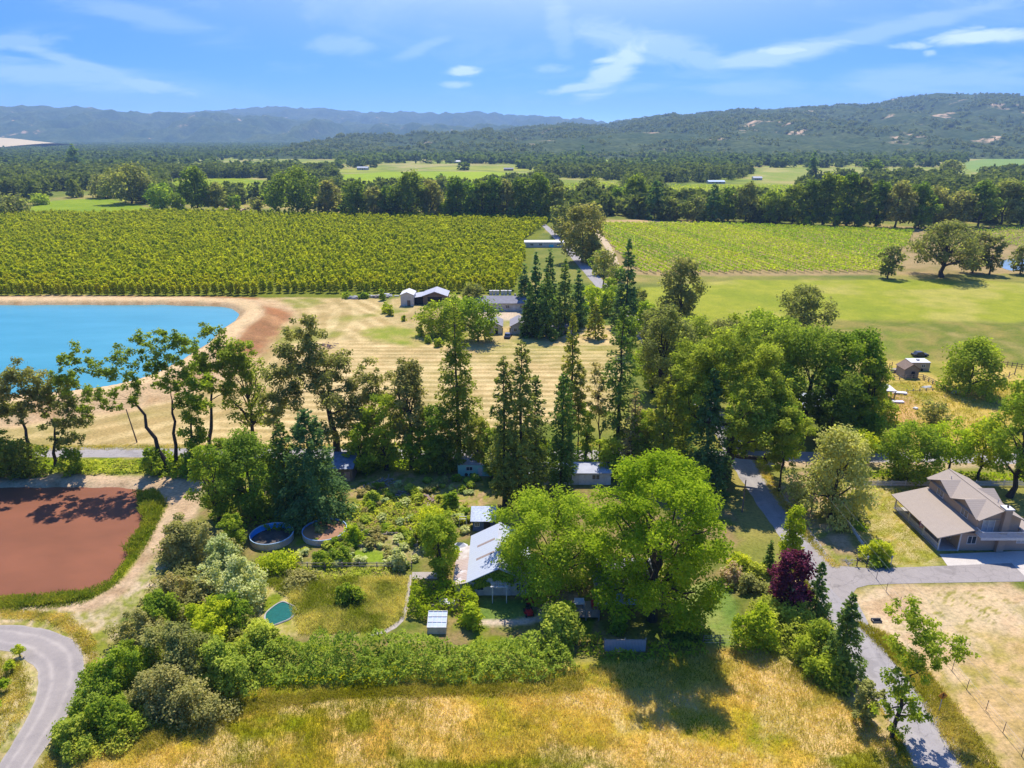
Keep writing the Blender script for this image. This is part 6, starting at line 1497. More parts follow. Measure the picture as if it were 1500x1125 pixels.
def chair(name, label, loc, rz, m, wide=.55):
    o = thing(name, label, 'bench' if wide > 1 else 'chair', loc, rz)
    MB().box(-wide / 2, wide / 2, -.25, .25, .4, .45).build('seat', m, o)
    b = MB(); b.slab([(-wide / 2, .24, .452), (wide / 2, .24, .452), (wide / 2, .42, 1.0), (-wide / 2, .42, 1.0)], .05); b.build('backrest', m, o)
    for x in (-wide / 2 + .04, wide / 2 - .04):
        for y in (-.21, .21): MB().box(x - .03, x + .03, y - .03, y + .03, 0, .397).build('leg', m, o)
    for x in (-wide / 2 - .03, wide / 2 + .03): MB().box(x - .03, x + .03, -.28, .3, .62, .67).build('armrest', m, o)
chair('garden_chair', 'red garden chair on the shaded deck', (10.9, 79.6, .68), .3, REDP)
chair('garden_bench', 'white slatted bench on the shaded deck', (9.0, 80.0, .68), 0, TRIM, 1.3)
bf = thing('board_fence', 'grey board fence in the shade of the huge maple', 'fence', (13.9, 71.9, 0))
MB().box(-2.55, 2.55, -.03, .03, .05, 1.75).build('board_panel', bands('fence_boards', (.38, .33, .32), (.14, .12, .11), 'X', .18, .12, .9, var=.25), bf)
for x in (-2.5, 0, 2.5): MB().box(x - .07, x + .07, .035, .17, -.2, 1.95).build('post', WOOD, bf)
MB().box(-2.55, 2.55, -.06, .06, 1.753, 1.82).build('top_rail', WOOD, bf)
wf_ = thing('wire_fence', 'wire fence on dark posts at the lower edge of the round lawn', 'fence', G(1067, 945))
for x in (-3.2, -1.1, 1.2, 3.4): MB().tube([(x, 0, -.2), (x, 0, 1.5)], .06, 6).build('post', BROWNB, wf_)
wr = MB()
for z in (.4, .8, 1.2, 1.42): wr.tube([(-3.2, 0, z), (3.4, 0, z)], .012, 4)
wr.build('wires', GALV, wf_)

# --- tanks
def tank(label, c, rad, h, liner, fill, zf, rz, tilt=0):
    p = G(*c); o = thing('stock_tank', label, 'water tank', p, rz)
    N_ = 40; cs = [(math.cos(2 * math.pi * i / N_), math.sin(2 * math.pi * i / N_)) for i in range(N_)]
    def ring(r0, r1, z0, z1, flip=False):
        vs = []; fs = []
        for c_, s in cs: vs += [(r0 * c_, r0 * s, z0), (r1 * c_, r1 * s, z1)]
        for i in range(N_):
            j = (i + 1) % N_; f = (2 * i, 2 * j, 2 * j + 1, 2 * i + 1); fs.append(f[::-1] if flip else f)
        return vs, fs
    MB().add(*ring(rad, rad, -.1, h)).build('shell', GALV, o)
    MB().add(*ring(rad - .03, rad - .03, .02, h, True)).build('liner', liner, o)
    m = MB().add(*ring(rad + .03, rad + .03, h - .12, h + .04)).add(*ring(rad - .06, rad - .06, h - .1, h + .04, True)); m.add(*ring(rad - .06, rad + .03, h + .04, h + .04)); m.build('rim', mat('pale_blue_rim', (.4, .55, .7), (.3, .45, .65), 2, .5), o)
    m = MB(); m.add([(c_ * (rad - .04), s * (rad - .04), zf) for c_, s in cs], [tuple(range(N_))]); m.build('filling', fill, o)
    return o
tank('empty round tank with a bright blue liner and a dark bottom beside the bushes', (399, 790), 3.3, 1.1, BLUEL, mat('dark_tank_bottom', (.045, .04, .035), (.12, .095, .075), .9, .9), .1, 0)
tank('round galvanised tank filled with rust brown water beside the empty blue one', (476, 783), 3.45, 1.0, BLUEL, mat('rusty_water', (.4, .19, .09), (.26, .13, .07), .5, .35, spec=.4), .72, 0)

# --- sheds, trailers, mobile home
def shed(name, label, cat, x0, x1, y0, y1, zf, zb, wallm, roofm, over=.3, doors=(), wins=(), slope='y', rz=0, group=None):
    cx, cy = (x0 + x1) / 2, (y0 + y1) / 2; a, b = (x1 - x0) / 2, (y1 - y0) / 2
    o = thing(name, label, cat, (cx, cy, 0), rz, group); w = MB()
    if slope == 'y':
        w.prism([(-b, -.1), (b, -.1), (b, zb), (-b, zf)], 'x', -a, a); k_ = (zb - zf) / (2 * b)
        q = [(-a - over, -b - over, zf - k_ * over), (a + over, -b - over, zf - k_ * over), (a + over, b + over, zb + k_ * over), (-a - over, b + over, zb + k_ * over)]
    else:
        w.prism([(-a, -.1), (a, -.1), (a, zb), (-a, zf)], 'y', -b, b); k_ = (zb - zf) / (2 * a)
        q = [(-a - over, -b - over, zf - k_ * over), (a + over, -b - over, zb + k_ * over), (a + over, b + over, zb + k_ * over), (-a - over, b + over, zf - k_ * over)]
    w.build('wall', wallm, o); MB().slab([(p[0], p[1], p[2] + .1) for p in q], .09).build('roof', roofm, o)
    for face, c, w_, h, m in doors: door(o, face, c, w_, h, {'-y': -b, '+y': b, '-x': -a, '+x': a}[face], m)
    for face, c, z0, w_, h in wins: window(o, face, c, z0, w_, h, {'-y': -b, '+y': b, '-x': -a, '+x': a}[face])
    return o
shed('garden_shed', 'small dark blue shed with a pale spotted metal roof behind the white barn', 'shed', -6.3, -2.9, 100.2, 102.8, 2.0, 2.75, NAVY, mat('dappled_roof', (.3, .36, .48), (.16, .2, .28), 3, .5), .35, doors=[('-y', .6, 1.0, 1.8, DARK)], wins=[('-y', -1.0, 1.0, .6, .6)])
shed('tin_roofed_shed', 'brown board shed with dark tin roof under the great valley oak', 'shed', -33.0, -29.3, 117.7, 121.5, 2.7, 3.9, BROWNB, DARKR, .35, doors=[('-y', .9, 1.0, 1.9, mat('pink_brown_door', (.4, .26, .22), (.33, .2, .17), 2, .8))])
tr_ = shed('mint_trailer', 'mint green trailer with a stained pale roof under the tall redwood', 'trailer', -10.1, -2.6, 119.9, 122.4, 2.3, 2.45, MINT, mat('stained_trailer_roof', (.5, .44, .42), (.34, .28, .26), 1, .8), .1, wins=[('-y', -1.6, 1.2, 1.1, .7), ('-y', 2.2, 1.2, 1.0, .7)], doors=[('-y', .4, .8, 1.7, TRIM)])
for x in (-2.2, -1.3):
    MB().tube([(x, -1.35, .32), (x, -1.2, .32)], .32, 12).build('wheel', RUBBER, tr_)
house('mobile_home', 'long low mobile home with a pale metal roof behind the clustered pines', 'mobile home', 2.5, 18.0, 116.4, 120.6, 2.4, 3.1, WHITE, LGREY, 'x', .3, wins=[('-y', -5, 1.1, 1.3, .9), ('-y', 0, 1.1, 1.3, .9), ('-y', 5, 1.1, 1.3, .9)], doors=[('-y', 2.4, .9, 2.0, TRIM)])
tp = MB(); tp.tube([(0, 0, .02), (0, 0, .9), (0, 0, 1.15)], [.9, .8, .4], 9); bt_ = tp.build('blue_barrel', mat('blue_plastic', (.02, .12, .5), (.03, .15, .56), 2, .4)); bt_.location = G(880, 696); tag(bt_, 'blue covered heap beside the long mobile home', 'barrel')
wt = MB(); wt.add([(-1.2, -.6, 0), (1.3, -.5, 0), (1.1, .8, 0), (-1, .9, 0), (-.4, 0, .9), (.5, .2, .7)], [(0, 1, 5, 4), (1, 2, 5), (2, 3, 4, 5), (3, 0, 4)]); wt = wt.build('white_tarp', mat('white_tarp', (.72, .7, .68), (.6, .57, .54), 2, .7)); wt.location = (-8.0, 95.5, 0); tag(wt, 'white tarpaulin heap beside the corner of the white barn', 'tarpaulin')
gf = thing('garden_swing', 'white painted pipe frame standing in the vegetable garden', 'frame', G(678, 772))
MB().tube([(-.6, 0, -.1), (-.55, 0, 1.5), (.55, 0, 1.5), (.6, 0, -.1)], .06, 6).build('front_loop', TRIM, gf); MB().tube([(-.6, .8, -.1), (-.55, .8, 1.5), (.55, .8, 1.5), (.6, .8, -.1)], .06, 6).build('rear_loop', TRIM, gf)

# --- garden things
rb = thing('raised_bed', 'timber raised bed with a white sheet among the grape leaves', 'raised bed', (-9.2, 81.0, 0))
MB().box(-2.0, 2.0, -.95, -.88, -.05, .9).box(-2.0, 2.0, .88, .95, -.05, .9).box(-2.0, -1.93, -.88, .88, -.05, .9).box(1.93, 2.0, -.88, .88, -.05, .9).build('frame', WOOD, rb)
MB().box(-1.92, 1.92, -.87, .87, -.05, .7).build('soil', SOIL, rb); MB().slab([(-.6, -.7, .82), (1.5, -.7, .82), (1.5, .3, .95), (-.6, .3, .95)], .03).build('white_sheet', TRIM, rb)
cf = thing('cold_frame', 'glazed white cold frame beside the bramble hedge', 'cold frame', (-9.6, 76.3, 0))
MB().prism([(-1.1, -.05), (1.1, -.05), (1.1, 1.75), (-1.1, .95)], 'x', -1.2, 1.2).build('base', WHITE, cf)
gp = MB(); gp.slab([(-1.24, -1.14, 1.0), (1.24, -1.14, 1.0), (1.24, 1.14, 1.83), (-1.24, 1.14, 1.83)], .04); gp.build('glazing', mat('pale_glazing', (.55, .6, .62), (.45, .5, .52), 3, .15, spec=.5), cf)
sb_ = MB()
for x in np.linspace(-1.2, 1.2, 5): sb_.slab([(x - .04, -1.15, 1.035), (x + .04, -1.15, 1.035), (x + .04, 1.15, 1.87), (x - .04, 1.15, 1.87)], .03)
for t_ in np.linspace(0, 1, 4): y = -1.1 + 2.2 * t_; z = 1.05 + .82 * t_; sb_.box(-1.22, 1.22, y - .04, y + .04, z - .01, z + .02)
sb_.build('sash_bars', TRIM, cf)
mw = thing('ride_on_mower', 'red ride-on mower parked by the small lawn', 'mower', G(774, 898), R(12))
MB().box(-.42, .42, -.55, .35, .3, .55).box(-.36, .36, -1.0, -.5, .3, .85).build('body', REDP, mw); MB().box(-.25, .25, .0, .42, .553, .65).box(-.25, .25, .36, .44, .65, 1.05).build('seat', BLACKM, mw)
MB().tube([(0, -.5, .8), (0, -.28, 1.05)], .03, 6).box(-.2, .2, -.32, -.26, 1.03, 1.08).build('steering_wheel', BLACKM, mw); MB().box(-.6, .6, -.3, .1, .1, .25).build('mowing_deck', REDP, mw)
for x in (-.48, .48):
    for y, r_ in ((.3, .3), (-.8, .2)): MB().tube([(x - .1, y, r_), (x + .1, y, r_)], r_, 12).build('wheel', RUBBER, mw)
ct = thing('garden_cart', 'red garden cart behind the ride-on mower', 'cart', G(776, 885), R(8))
MB().add([(-.45, -.6, .4), (.45, -.6, .4), (.45, .6, .4), (-.45, .6, .4), (-.55, -.75, .85), (.55, -.75, .85), (.55, .75, .85), (-.55, .75, .85)], [(3, 2, 1, 0), (0, 1, 5, 4), (1, 2, 6, 5), (2, 3, 7, 6), (3, 0, 4, 7)]).build('tub', REDP, ct)
for x in (-.5, .5): MB().tube([(x - .06, 0, .28), (x + .06, 0, .28)], .28, 12).build('wheel', RUBBER, ct)
MB().tube([(0, -.6, .45), (0, -1.2, .35)], .03, 6).build('handle', BLACKM, ct)
rf_ = thing('rail_fence', 'low grey two-rail fence between the tanks and the weedy plot', 'fence', G(515, 833))
fx0, fx1 = G(425, 834).x - G(515, 833).x, G(604, 830).x - G(515, 833).x
for x in np.linspace(fx0, fx1, 8): MB().box(x - .07, x + .07, -.07, .07, -.2, 1.1).build('post', WOOD, rf_)
for z in (.45, .95): MB().box(fx0, fx1, -.1, -.073, z, z + .12).build('rail', WOOD, rf_)
pl_ = thing('teal_pool', 'small teal garden pool sunk among the weeds', 'pool', G(411, 899))
sh_ = [(1.75 * math.cos(a) * (1 + .1 * math.sin(2 * a + 1)), 2.3 * math.sin(a) * (1 + .12 * math.cos(3 * a))) for a in np.linspace(0, 2 * math.pi, 36, endpoint=False)]
MB().prism(sh_, 'z', -.1, .06).build('water', water('teal_water', (.0, .075, .062), (.002, .11, .09), .35, .2, 1.5), pl_)
rm = MB().tube([(x * 1.03, y * 1.03, .06) for x, y in sh_ + sh_[:1]], .12, 5, cap=False).build('rim', CONCR, pl_)
for i, (x, y, w_, d_, lb) in enumerate([(548, 782, 4.2, 1.3, 'timber edged garden bed closest to the brown water tank'), (585, 780, 3.6, 1.3, 'timber edged garden bed farther along from the tank'), (540, 798, 3.6, 1.2, 'timber edged bed beside the little grass plot'), (598, 797, 3.0, 1.2, 'short timber bed near the bushy dark tree')]):
    o = thing('garden_bed', lb, 'garden bed', G(x, y)); a, b = w_ / 2, d_ / 2
    MB().box(-a, a, -b, -b + .08, -.05, .38).box(-a, a, b - .08, b, -.05, .38).box(-a, -a + .08, -b + .08, b - .08, -.05, .38).box(a - .08, a, -b + .08, b - .08, -.05, .38).build('frame', WOOD, o)
    MB().box(-a + .08, a - .08, -b + .08, b - .08, -.05, .3).build('soil', SOIL, o)
    V, F, r = heap(np.random.default_rng(880 + i), w_ * .95, d_ * .95, .55, .15, nclump=18, rc=.16, cov=2.4); V[:, 2] += .28
    link('plants', mesh_np('plants', V, F, LEAF[('mid', 'bright', 'silver', 'bramble')[i]], r), o)
for i, (x, y, lb) in enumerate([(588, 725, 'heap of grey branches at the edge of the vegetable garden'), (632, 737, 'heap of pale boards and red scraps in the vegetable garden'), (560, 708, 'pile of grey brush beside the tin roofed shed'), (1243, 824, 'low pile of stones at the driveway mouth'), (476, 508, 'square burn pile of dark scrap in the mown hay field')]):
    rg = np.random.default_rng(840 + i); mb = MB(); sc_ = {3: .4, 4: 1.5}.get(i, 1.0)
    for _ in range(34):
        a = rg.uniform(0, 6.28); q = rg.normal(size=2) * 1.1 * sc_; L_ = rg.uniform(.4, 1.5) * sc_; z = rg.uniform(.05, .7) * sc_ * max(.15, 1 - np.hypot(*q) / 3)
        mb.tube([(q[0], q[1], z), (q[0] + math.cos(a) * L_, q[1] + math.sin(a) * L_, max(.03, z + rg.normal() * .3))], rg.uniform(.04, .12) * sc_, 4)
    o = mb.build('stone_pile' if i == 3 else 'debris_pile', [mat('grey_brush', (.3, .25, .22), (.18, .14, .12), 3, .9), mat('pale_scrap', (.55, .45, .4), (.45, .2, .16), 1.6, .9), mat('grey_brush_pale', (.33, .28, .26), (.2, .16, .15), 3, .9), CONCR, mat('burnt_scrap', (.15, .08, .07), (.3, .22, .2), 2, .9)][i]); o.location = G(x, y); tag(o, lb, 'debris pile' if i != 3 else 'stones')

# --- fences, posts, signs and wires by the road
def picket(name, label, x0, x1, y, h, step=.2):
    o = thing(name, label, 'fence', ((x0 + x1) / 2, y, 0)); a = (x1 - x0) / 2
    p = MB()
    for q in np.arange(-a, a, step): p.prism([(q, .08), (q + .1, .08), (q + .1, h - .08), (q + .05, h), (q, h - .08)], 'y', -.03, .0)
    p.build('pickets', TRIM, o); MB().box(-a, a, .003, .05, .3, .4).box(-a, a, .003, .05, h - .35, h - .25).build('rails', TRIM, o)
    for q in np.linspace(-a, a, int(a * 2 / 2.4) + 1): MB().box(q - .06, q + .06, .053, .17, -.2, h + .05).build('post', TRIM, o)
picket('picket_fence', 'long white picket fence behind the taupe house', 63.8, 97.0, 115.8, 1.15)
lf = thing('low_white_fence', 'short run of low white boards along the ditch under the willow', 'fence', G(1250, 782))
aa, bb = G(1237, 764), G(1263, 802); cc_ = G(1250, 782); ang = math.atan2(bb.y - aa.y, bb.x - aa.x); lf.rotation_euler = (0, 0, ang); LL = (bb - aa).length / 2
MB().box(-LL, LL, -.04, .04, .25, .5).box(-LL, LL, -.04, .04, .6, .8).build('boards', TRIM, lf)
for q in np.linspace(-LL, LL, 5): MB().box(q - .06, q + .06, .043, .15, -.2, .9).build('post', TRIM, lf)
lw = thing('fence_line', 'line of thin metal fence posts and wires along the dry lot', 'fence', (52.3, 50, 0))
for i in range(15): MB().tube([(0.15 * math.sin(i * 2.1), i * 3.1, -.2), (.15 * math.sin(i * 2.1) + .05, i * 3.1, 1.45)], .035, 5).build('post', mat('rusty_post', (.2, .13, .1), (.13, .09, .07), 4, .9) if i == 0 else bpy.data.materials['rusty_post'], lw)
wr = MB()
for z in (.5, .9, 1.3): wr.tube([(0, i * 3.1, z) for i in range(15)], .012, 4, cap=False)
wr.build('wires', GALV, lw)
mbx = thing('mailbox_stand', 'dark mailbox on a cross-shaped post at the driveway mouth', 'mailbox', G(1255, 829))
MB().box(-.06, .06, -.06, .06, -.2, 1.05).build('post', BROWNB, mbx); MB().box(-.5, .5, -.05, .05, .85, .95).build('crossbar', BROWNB, mbx)
MB().prism([(-.13, 1.053), (.13, 1.053), (.13, 1.2), (.07, 1.29), (-.07, 1.29), (-.13, 1.2)], 'y', -.3, .25).build('box', BLACKM, mbx)
for x, lb in ((1269, 'black lamp post on the side of the driveway nearest the mailbox'), (1304, 'pale lamp post beside the round shrub at the driveway')):
    o = thing('lamp_post', lb, 'lamp post', G(x, 831)); m_ = BLACKM if x == 1269 else TRIM
    MB().tube([(0, 0, -.1), (0, 0, .2), (0, 0, 1.5)], [.09, .05, .045], 8).build('pole', m_, o); MB().tube([(0, 0, 1.5), (0, 0, 1.85), (0, 0, 1.98)], [.09, .15, .03], 6).build('lantern', CURT, o)
sg = thing('road_sign', 'orange-yellow diamond road sign with a black junction arrow on a thin post', 'road sign', G(1375, 1043))
MB().box(-.035, .035, -.03, .03, -.2, 2.6).build('post', GALV, sg)
pn = MB().prism([(0, 1.75), (.53, 2.28), (0, 2.81), (-.53, 2.28)], 'y', -.055, -.033).build('sign_panel', mat('sign_yellow', (.62, .24, .03), (.55, .2, .025), 2, .5), sg)
MB().prism([(-.05, 1.98), (.05, 1.98), (.05, 2.22), (.24, 2.35), (.2, 2.43), (.05, 2.33), (.05, 2.46), (.13, 2.46), (0, 2.66), (-.13, 2.46), (-.05, 2.46)], 'y', -.06, -.056).build('arrow', BLACKM, pn)
cv = thing('culvert', 'dark square drain opening with a concrete lip beside the country road', 'drain', G(1284, 911))
MB().box(-.62, .62, .22, .36, -.1, .4).box(-.62, -.5, -.22, .217, -.1, .3).box(.5, .62, -.22, .217, -.1, .3).build('lip', mat('dark_concrete', (.2, .17, .14), (.13, .11, .09), 2, .9), cv); MB().box(-.497, .497, -.3, .217, -.1, .09).build('opening', DARK, cv)
def pole(label, p, h, arm=True, lean=0, m=None, name='utility_pole'):
    o = thing(name, label, 'utility pole', p); MB().tube([(0, 0, -.3), (lean, 0, h)], [.15, .1], 8).build('shaft', m or BROWNB, o)
    if arm: MB().box(-.9 + lean, .9 + lean, -.06, .06, h - .6, h - .45).build('crossarm', m or BROWNB, o)
    for x in ((-.75, .75) if arm else ()): MB().tube([(x + lean, 0, h - .45), (x + lean, 0, h - .25)], .05, 6).build('insulator', CURT, o)
pole('wooden utility pole standing inside the feathery willow', Vector((50.4, 106, 0)), 7.0)
pole('thin brown pole on the shaded side of the country road', G(1087, 750), 6.0, False)
pole('thin leaning pole behind the leaning oak', G(201, 648), 7.4, False, -1.0)
pole('wooden utility pole beside the dry lot', Vector((50.4, 44, 0)), 7.0)
for x in (-.75, .75):
    w = MB(); pts = [(50.4 + x, 106 - 62 * t_, 6.72 - 2.2 * t_ * (1 - t_)) for t_ in np.linspace(0, 1, 22)]; w.tube(pts, .009, 5, cap=False); o = w.build('power_line', mat('aluminium_cable', (.25, .25, .26), (.2, .2, .21), 1, .5)); tag(o, 'thin power line running from the willow over the driveway', 'power line', 'power lines over the driveway')

# --- farmyard beyond the hay field
house('white_shed', 'tall narrow white shed at the orchard edge', 'shed', -41.6, -36.8, 261, 268, 4.2, 5.2, CREAM, TRIM, 'y', .25, doors=[('-y', .6, 1.2, 2.2, BROWNB)])
gb = house('grey_barn', 'open fronted barn with a grey metal roof beside the tall white shed', 'barn', -33.5, -24.5, 263, 272, 3.4, 5.0, BROWNB, LGREY, 'y', .4, doors=[('-y', 0, 5.5, 3.0, DARK)])  # dark panel paints the shade inside the open front; there is no door
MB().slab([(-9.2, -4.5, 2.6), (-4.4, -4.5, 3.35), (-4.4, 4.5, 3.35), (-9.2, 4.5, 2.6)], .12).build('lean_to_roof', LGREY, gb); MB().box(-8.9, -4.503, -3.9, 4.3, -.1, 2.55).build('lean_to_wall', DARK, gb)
house('farmhouse', 'long white farmhouse with a dark grey roof behind the round green trees', 'house', -15.5, 5.8, 253, 261, 3.0, 4.7, WHITE, GREYR, 'x', .5, wins=[('-y', 3.2, 1.1, 1.3, 1.0), ('-y', 8.5, 1.1, 1.3, 1.0), ('-y', -4, 1.1, 1.3, 1.0)], doors=[('-y', 5.6, 1.0, 2.1, TRIM)], chimney=(6, .5))
for x0_, x1_, lb, m_ in ((-8.6, -3.2, 'small pale cottage with a grey roof nearer the round green trees', CREAM), (-.4, 4.9, 'small white cottage with a grey roof beside the dark grove', WHITE), (9.5, 19.5, 'pinkish cottage half hidden by the dark grove', PINKW)):
    house('small_cottage', lb, 'cottage', x0_, x1_, 221, 230, 2.6, 4.0, m_, GREYR, 'y' if x1_ < 8 else 'x', .35, wins=[('-y', -1.2, 1.0, .9, .9)], doors=[('-y', .9, .9, 2.0, DARK)])
house('white_trailer', 'long white single-wide trailer home at the end of the orchard', 'trailer', 7.2, 29.5, 410, 415, 2.9, 3.7, WHITE, TRIM, 'x', .2, wins=[('-y', -7, 1.2, 1.6, 1.0), ('-y', -2, 1.2, 1.6, 1.0), ('-y', 8, 1.2, 1.6, 1.0)], doors=[('-y', 4.2, 2.6, 1.6, mat('bright_blue_cover', (.05, .42, .6), (.07, .5, .66), 1, .6))])
for x in (719, 724, 729, 736, 741, 747):
    p = G(x, 431.5); o = MB().box(-.55, .55, -.55, .55, -.05, 1.5).box(-.62, .62, -.62, .62, 1.503, 1.7).build('white_bin', TRIM, None, p); tag(o, 'white box in the row behind the long farmhouse', 'box', 'white boxes behind the long farmhouse')
def vehicle(name, label, p, rz, m, L=4.4, W=1.8, h=1.45, group=None):
    o = thing(name, label, 'car', p, rz, group)
    a, b = L / 2, W / 2
    MB().prism([(-a, .3), (a, .3), (a, .75), (a * .55, .85), (-a, .85)], 'y', -b, b).build('body', m, o)
    MB().prism([(-a * .75, .852), (a * .45, .852), (a * .2, h), (-a * .55, h)], 'y', -b * .88, b * .88).build('cabin', GLASS, o)
    MB().prism([(-a * .55, h + .003), (a * .2, h + .003), (a * .17, h + .05), (-a * .52, h + .05)], 'y', -b * .86, b * .86).build('roof', m, o)
    for x in (-a * .62, a * .62):
        for y in (-b, b): MB().tube([(x, y - .1, .32), (x, y + .1, .32)], .32, 12).build('wheel', RUBBER, o)
    return o
CARB = mat('dark_blue_car_paint', (.02, .035, .1), (.025, .04, .11), 2, .25, spec=.6); CARK = mat('black_car_paint', (.025, .025, .03), (.03, .03, .035), 2, .25, spec=.6); CARW = mat('white_car_paint', (.7, .7, .7), (.66, .66, .66), 2, .25, spec=.6)
vehicle('parked_car', 'dark blue car parked beside the small white cottage', G(744, 494), R(80), CARB)
vehicle('parked_car', 'small black car on the rough pasture behind the old wooden shed', G(1347, 522), R(5), CARK)
for i, (x, y, lb) in enumerate([(545, 436, 'pile of pale junk at the orchard edge'), (557, 436, 'stack of grey boards at the orchard edge'), (566, 434, 'white junk heap nearest the sheds'), (522, 437, 'long stack of grey pipes at the orchard edge')]):
    rg = np.random.default_rng(860 + i); mb = MB()
    for _ in range(12):
        q = rg.normal(size=2) * np.array([1.7, .7]); a_ = rg.uniform(.3, 1.2); mb.box(q[0] - a_, q[0] + a_, q[1] - .3, q[1] + .3, -.02, rg.uniform(.3, 1.1))
    o = mb.build('junk_pile', [WHITE, WOOD, TRIM, GALV][i], None, G(x, y)); tag(o, lb, 'junk pile')
# --- the junk yard on the pasture
p = G(1334, 554); house('wooden_shed', 'old brown wooden shed with a gabled roof in the junk yard', 'shed', p.x - 1.9, p.x + 1.9, p.y, p.y + 4.2, 2.4, 3.7, BOARDS, BROWNB, 'y', .25, doors=[('-y', .4, .9, 1.8, DARK)])
p = G(1352, 545); tr2 = shed('camper_trailer', 'white topped camper trailer behind the old wooden shed', 'trailer', p.x - 3.0, p.x + 2.2, p.y + 1.0, p.y + 4.2, 2.3, 2.5, mat('tan_camper_side', (.4, .33, .25), (.32, .26, .2), 1.5, .7), TRIM, .08, wins=[('-y', .8, 1.1, .9, .6)]); MB().box(-.4, .3, -.3, .4, 2.62, 2.85).build('roof_vent', LGREY, tr2)
for x in (-.5, .5): MB().tube([(x, -1.75, .34), (x, -1.55, .34)], .34, 12).build('wheel', RUBBER, tr2)
cp_ = thing('carport', 'open carport with a white sheet roof on wooden posts beside the oaks', 'carport', G(1292, 582))
MB().slab([(-2.5, -2.0, 2.5), (2.3, -2.0, 2.3), (2.3, 2.2, 2.6), (-2.5, 2.2, 2.8)], .12).build('roof', TRIM, cp_)
for x in (-2.2, 2.0):
    for y in (-1.8, 2.0): MB().box(x - .09, x + .09, y - .09, y + .09, -.2, 2.25).build('post', BROWNB, cp_)
MB().box(-2.4, 2.2, -1.95, -1.82, 2.12, 2.25).build('beam', BROWNB, cp_)
house('roadside_house', 'low house with a white metal roof hidden among the road oaks', 'house', 58, 73, 149, 157, 2.8, 4.4, CREAM, METAL, 'x', .5, wins=[('-y', -3, 1, 1.3, 1), ('-y', 3, 1, 1.3, 1)], doors=[('-y', 0, .9, 2, BROWNB)])
for i, (x, y, lx, ly, h, m_, nm_, lb, ct_) in enumerate([(1318, 577, 1.6, .8, .5, TRIM, 'white_sheet_stack', 'white sheet lying in front of the carport', 'sheet stack'), (1315, 590, 1.3, .7, .45, mat('lilac_cover', (.5, .45, .55), (.6, .56, .6), 2, .7), 'covered_heap', 'pale lilac covered heap on the bare brown ground', 'heap'), (1356, 568, 1.5, .6, .5, TRIM, 'upturned_boat', 'small white upturned boat in the junk yard', 'boat'), (1399, 576, 1.3, .6, .7, WHITE, 'upturned_boat', 'small pale boat beside the dense round green tree', 'boat'), (1312, 545, 1.6, .7, .9, WOOD, 'lumber_stack', 'stack of grey lumber beside the old wooden shed', 'lumber'), (1341, 599, .6, .5, .4, TRIM, 'white_sheet_stack', 'white scrap on the bare ground near the lone grey-green tree', 'scrap')]):
    mb = MB(); k_ = 10
    if 'boat' in nm_:
        for t_ in range(6):
            f = math.sin(math.pi * (t_ + .4) / 5.8); 
        mb.add([(-lx, 0, .1), (-lx * .4, -ly, .05), (lx * .6, -ly, .05), (lx, -ly * .6, .05), (lx, ly * .6, .05), (lx * .6, ly, .05), (-lx * .4, ly, .05), (-lx * .5, 0, h), (lx * .9, -ly * .3, h), (lx * .9, ly * .3, h)], [(0, 1, 7), (1, 2, 8, 7), (2, 3, 8), (3, 4, 9, 8), (4, 5, 9), (5, 6, 7, 9), (6, 0, 7), (7, 8, 9)])
    else:
        rg = np.random.default_rng(870 + i)
        for q in range(5): mb.box(-lx + rg.uniform(0, .3), lx - rg.uniform(0, .3), -ly + rg.uniform(0, .2), ly - rg.uniform(0, .2), h * q / 5 + .01, h * (q + 1) / 5)
    o = mb.build(nm_, m_, None, G(x, y), ); o.rotation_euler = (0, 0, R(-15 + 9 * i)); tag(o, lb, ct_)
def plank_fence(name, label, a, b, h, n, m, rails=2):
    a, b = G(*a), G(*b); o = thing(name, label, 'fence', a, math.atan2(b.y - a.y, b.x - a.x)); L_ = (b - a).length
    for i in range(n): MB().box(i * L_ / (n - 1) - .09, i * L_ / (n - 1) + .09, -.09, .09, -.2, h * (1 + .15 * math.sin(i * 3))).build('post', m, o)
    for k_ in range(rails): MB().box(0, L_, -.13, -.093, h * (.35 + .4 * k_), h * (.35 + .4 * k_) + .14).build('rail', m, o)
plank_fence('pasture_fence', 'grey plank fence running across the junk yard to the dense round tree', (1309, 556), (1352, 556), 1.1, 6, WOOD, 3)
plank_fence('pasture_fence', 'grey plank fence slanting from the junk yard toward the small pale boat', (1354, 557), (1384, 572), 1.1, 6, WOOD, 3)
plank_fence('pasture_fence', 'low weathered rail in front of the small white upturned boat', (1328, 574), (1366, 572), .7, 5, WOOD, 1)
plank_fence('pasture_fence', 'dark wooden posts of a pen beyond the dense round green tree', (1460, 562), (1486, 549), 1.7, 4, BROWNB, 1)
plank_fence('pasture_fence', 'thin posts along the edge of the pasture beside the oaks', (1291, 548), (1306, 538), 1.6, 5, BROWNB, 1)
plank_fence('pasture_fence', 'dark brushy fence at the frame edge on the pasture', (1468, 536), (1510, 542), 1.5, 7, BROWNB, 2)
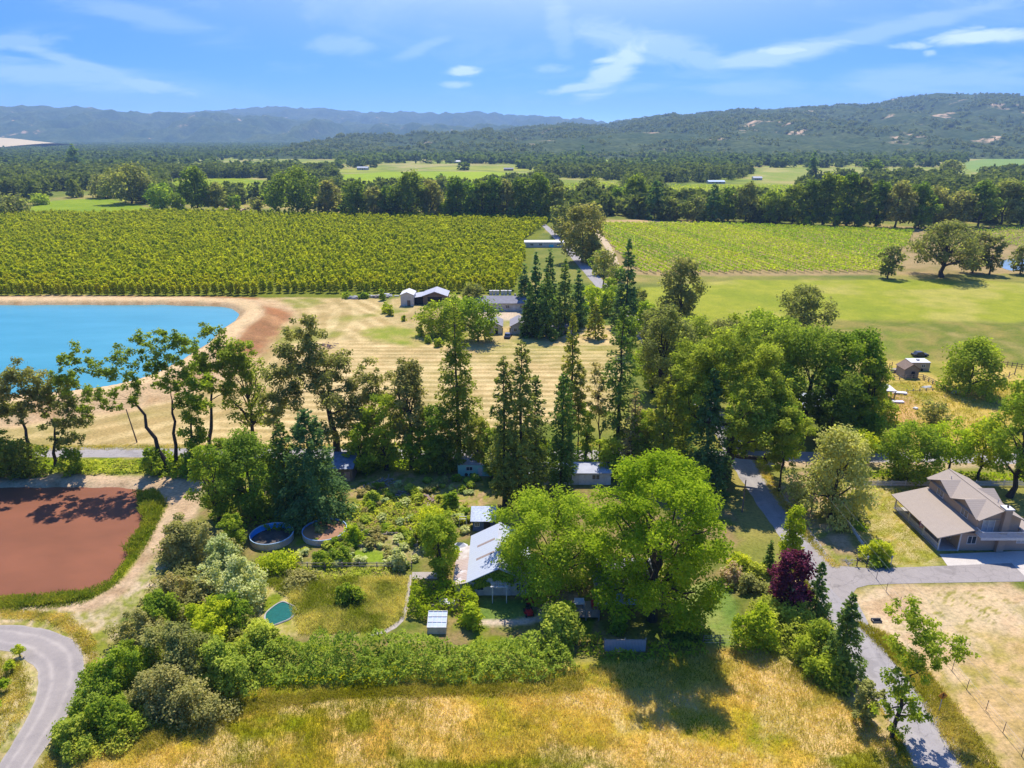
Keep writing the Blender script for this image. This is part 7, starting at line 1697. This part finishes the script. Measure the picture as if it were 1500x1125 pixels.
# --- houses and barns among the far trees
for i, (x, y, wpx, h, m_, rm_, lb) in enumerate([(58, 272, 16, 4, WHITE, LGREY, 'white roofed farm building in the far trees near the frame edge'), (90, 272, 13, 5, TERRA, GREYR, 'brown farmhouse among the far trees beside the white roofed building'), (235, 304, 11, 4, PBLUE, LGREY, 'bluish shed at the far corner of the orchard'), (259, 305, 16, 4.5, BOARDS, LGREY, 'grey shed with a pale roof at the far corner of the orchard'), (337, 311, 34, 2.5, TERRA, mat('tan_roof', (.46, .32, .2), (.4, .27, .17), 1, .9), 'long low tan roofed shed at the back of the orchard'), (367, 296, 18, 4, WHITE, TRIM, 'white roofed house behind the back of the orchard'), (325, 254, 15, 6, TERRA, mat('red_roof', (.38, .18, .13), (.3, .14, .1), 1, .9), 'reddish house at the edge of the far light field'), (647, 300, 22, 6, CREAM, mat('pale_tan_roof', (.6, .48, .4), (.55, .43, .36), 1, .9), 'tan roofed house among the tall trees behind the orchard'), (531, 249, 16, 6, WHITE, DARKR, 'white house with a dark roof at the end of the long light field'), (807, 234, 12, 8, WHITE, TRIM, 'bright white barn on the far valley floor'), (600, 224, 18, 8, CREAM, TRIM, 'long cream building on the distant valley floor'), (560, 211, 12, 9, WHITE, TRIM, 'white building at the foot of the distant hills'), (1110, 264, 13, 5, WHITE, LGREY, 'white house behind the yellow-green far vineyard'), (1050, 269, 24, 4, WHITE, mat('blue_grey_roof', (.4, .48, .55), (.34, .4, .46), 1, .7), 'long shed with a blue-grey roof behind the yellow-green far vineyard'), (1383, 258, 13, 6, CREAM, mat('brick_red_roof', (.42, .2, .13), (.35, .16, .1), 1, .9), 'red roofed house beyond the vineyard tree belt'), (1327, 254, 30, 5, WHITE, TRIM, 'long white sheds below the tan clearings of the hill'), (1037, 231, 12, 8, WHITE, TRIM, 'white house at the foot of the big hill'), (880, 299, 10, 4, WHITE, LGREY, 'small white house beside the road beyond the big round oak'), (745, 250, 14, 5, TERRA, GREYR, 'brown house at the back of the long light field'), (670, 239, 12, 6, CREAM, TRIM, 'cream house beyond the long light field'), (780, 302, 16, 4.5, PINKW, GREYR, 'pinkish house hidden behind the end of the orchard'), (1268, 262, 12, 5, WHITE, GREYR, 'small white farmhouse beside the dark tree below the clearings')]):
    p = G(x, y); q = depth_of(p) / FPX * wpx / 2; dp = min(q * .9, 9)
    house('far_house', lb, 'house', p.x - q, p.x + q, p.y, p.y + dp * 1.4, h * .62, h, m_, rm_, 'x', .4, wins=[('-y', -q * .45, h * .2, q * .3, h * .22), ('-y', q * .4, h * .2, q * .3, h * .22)], doors=[('-y', 0, min(1.4, q * .3), h * .42, DARK)])
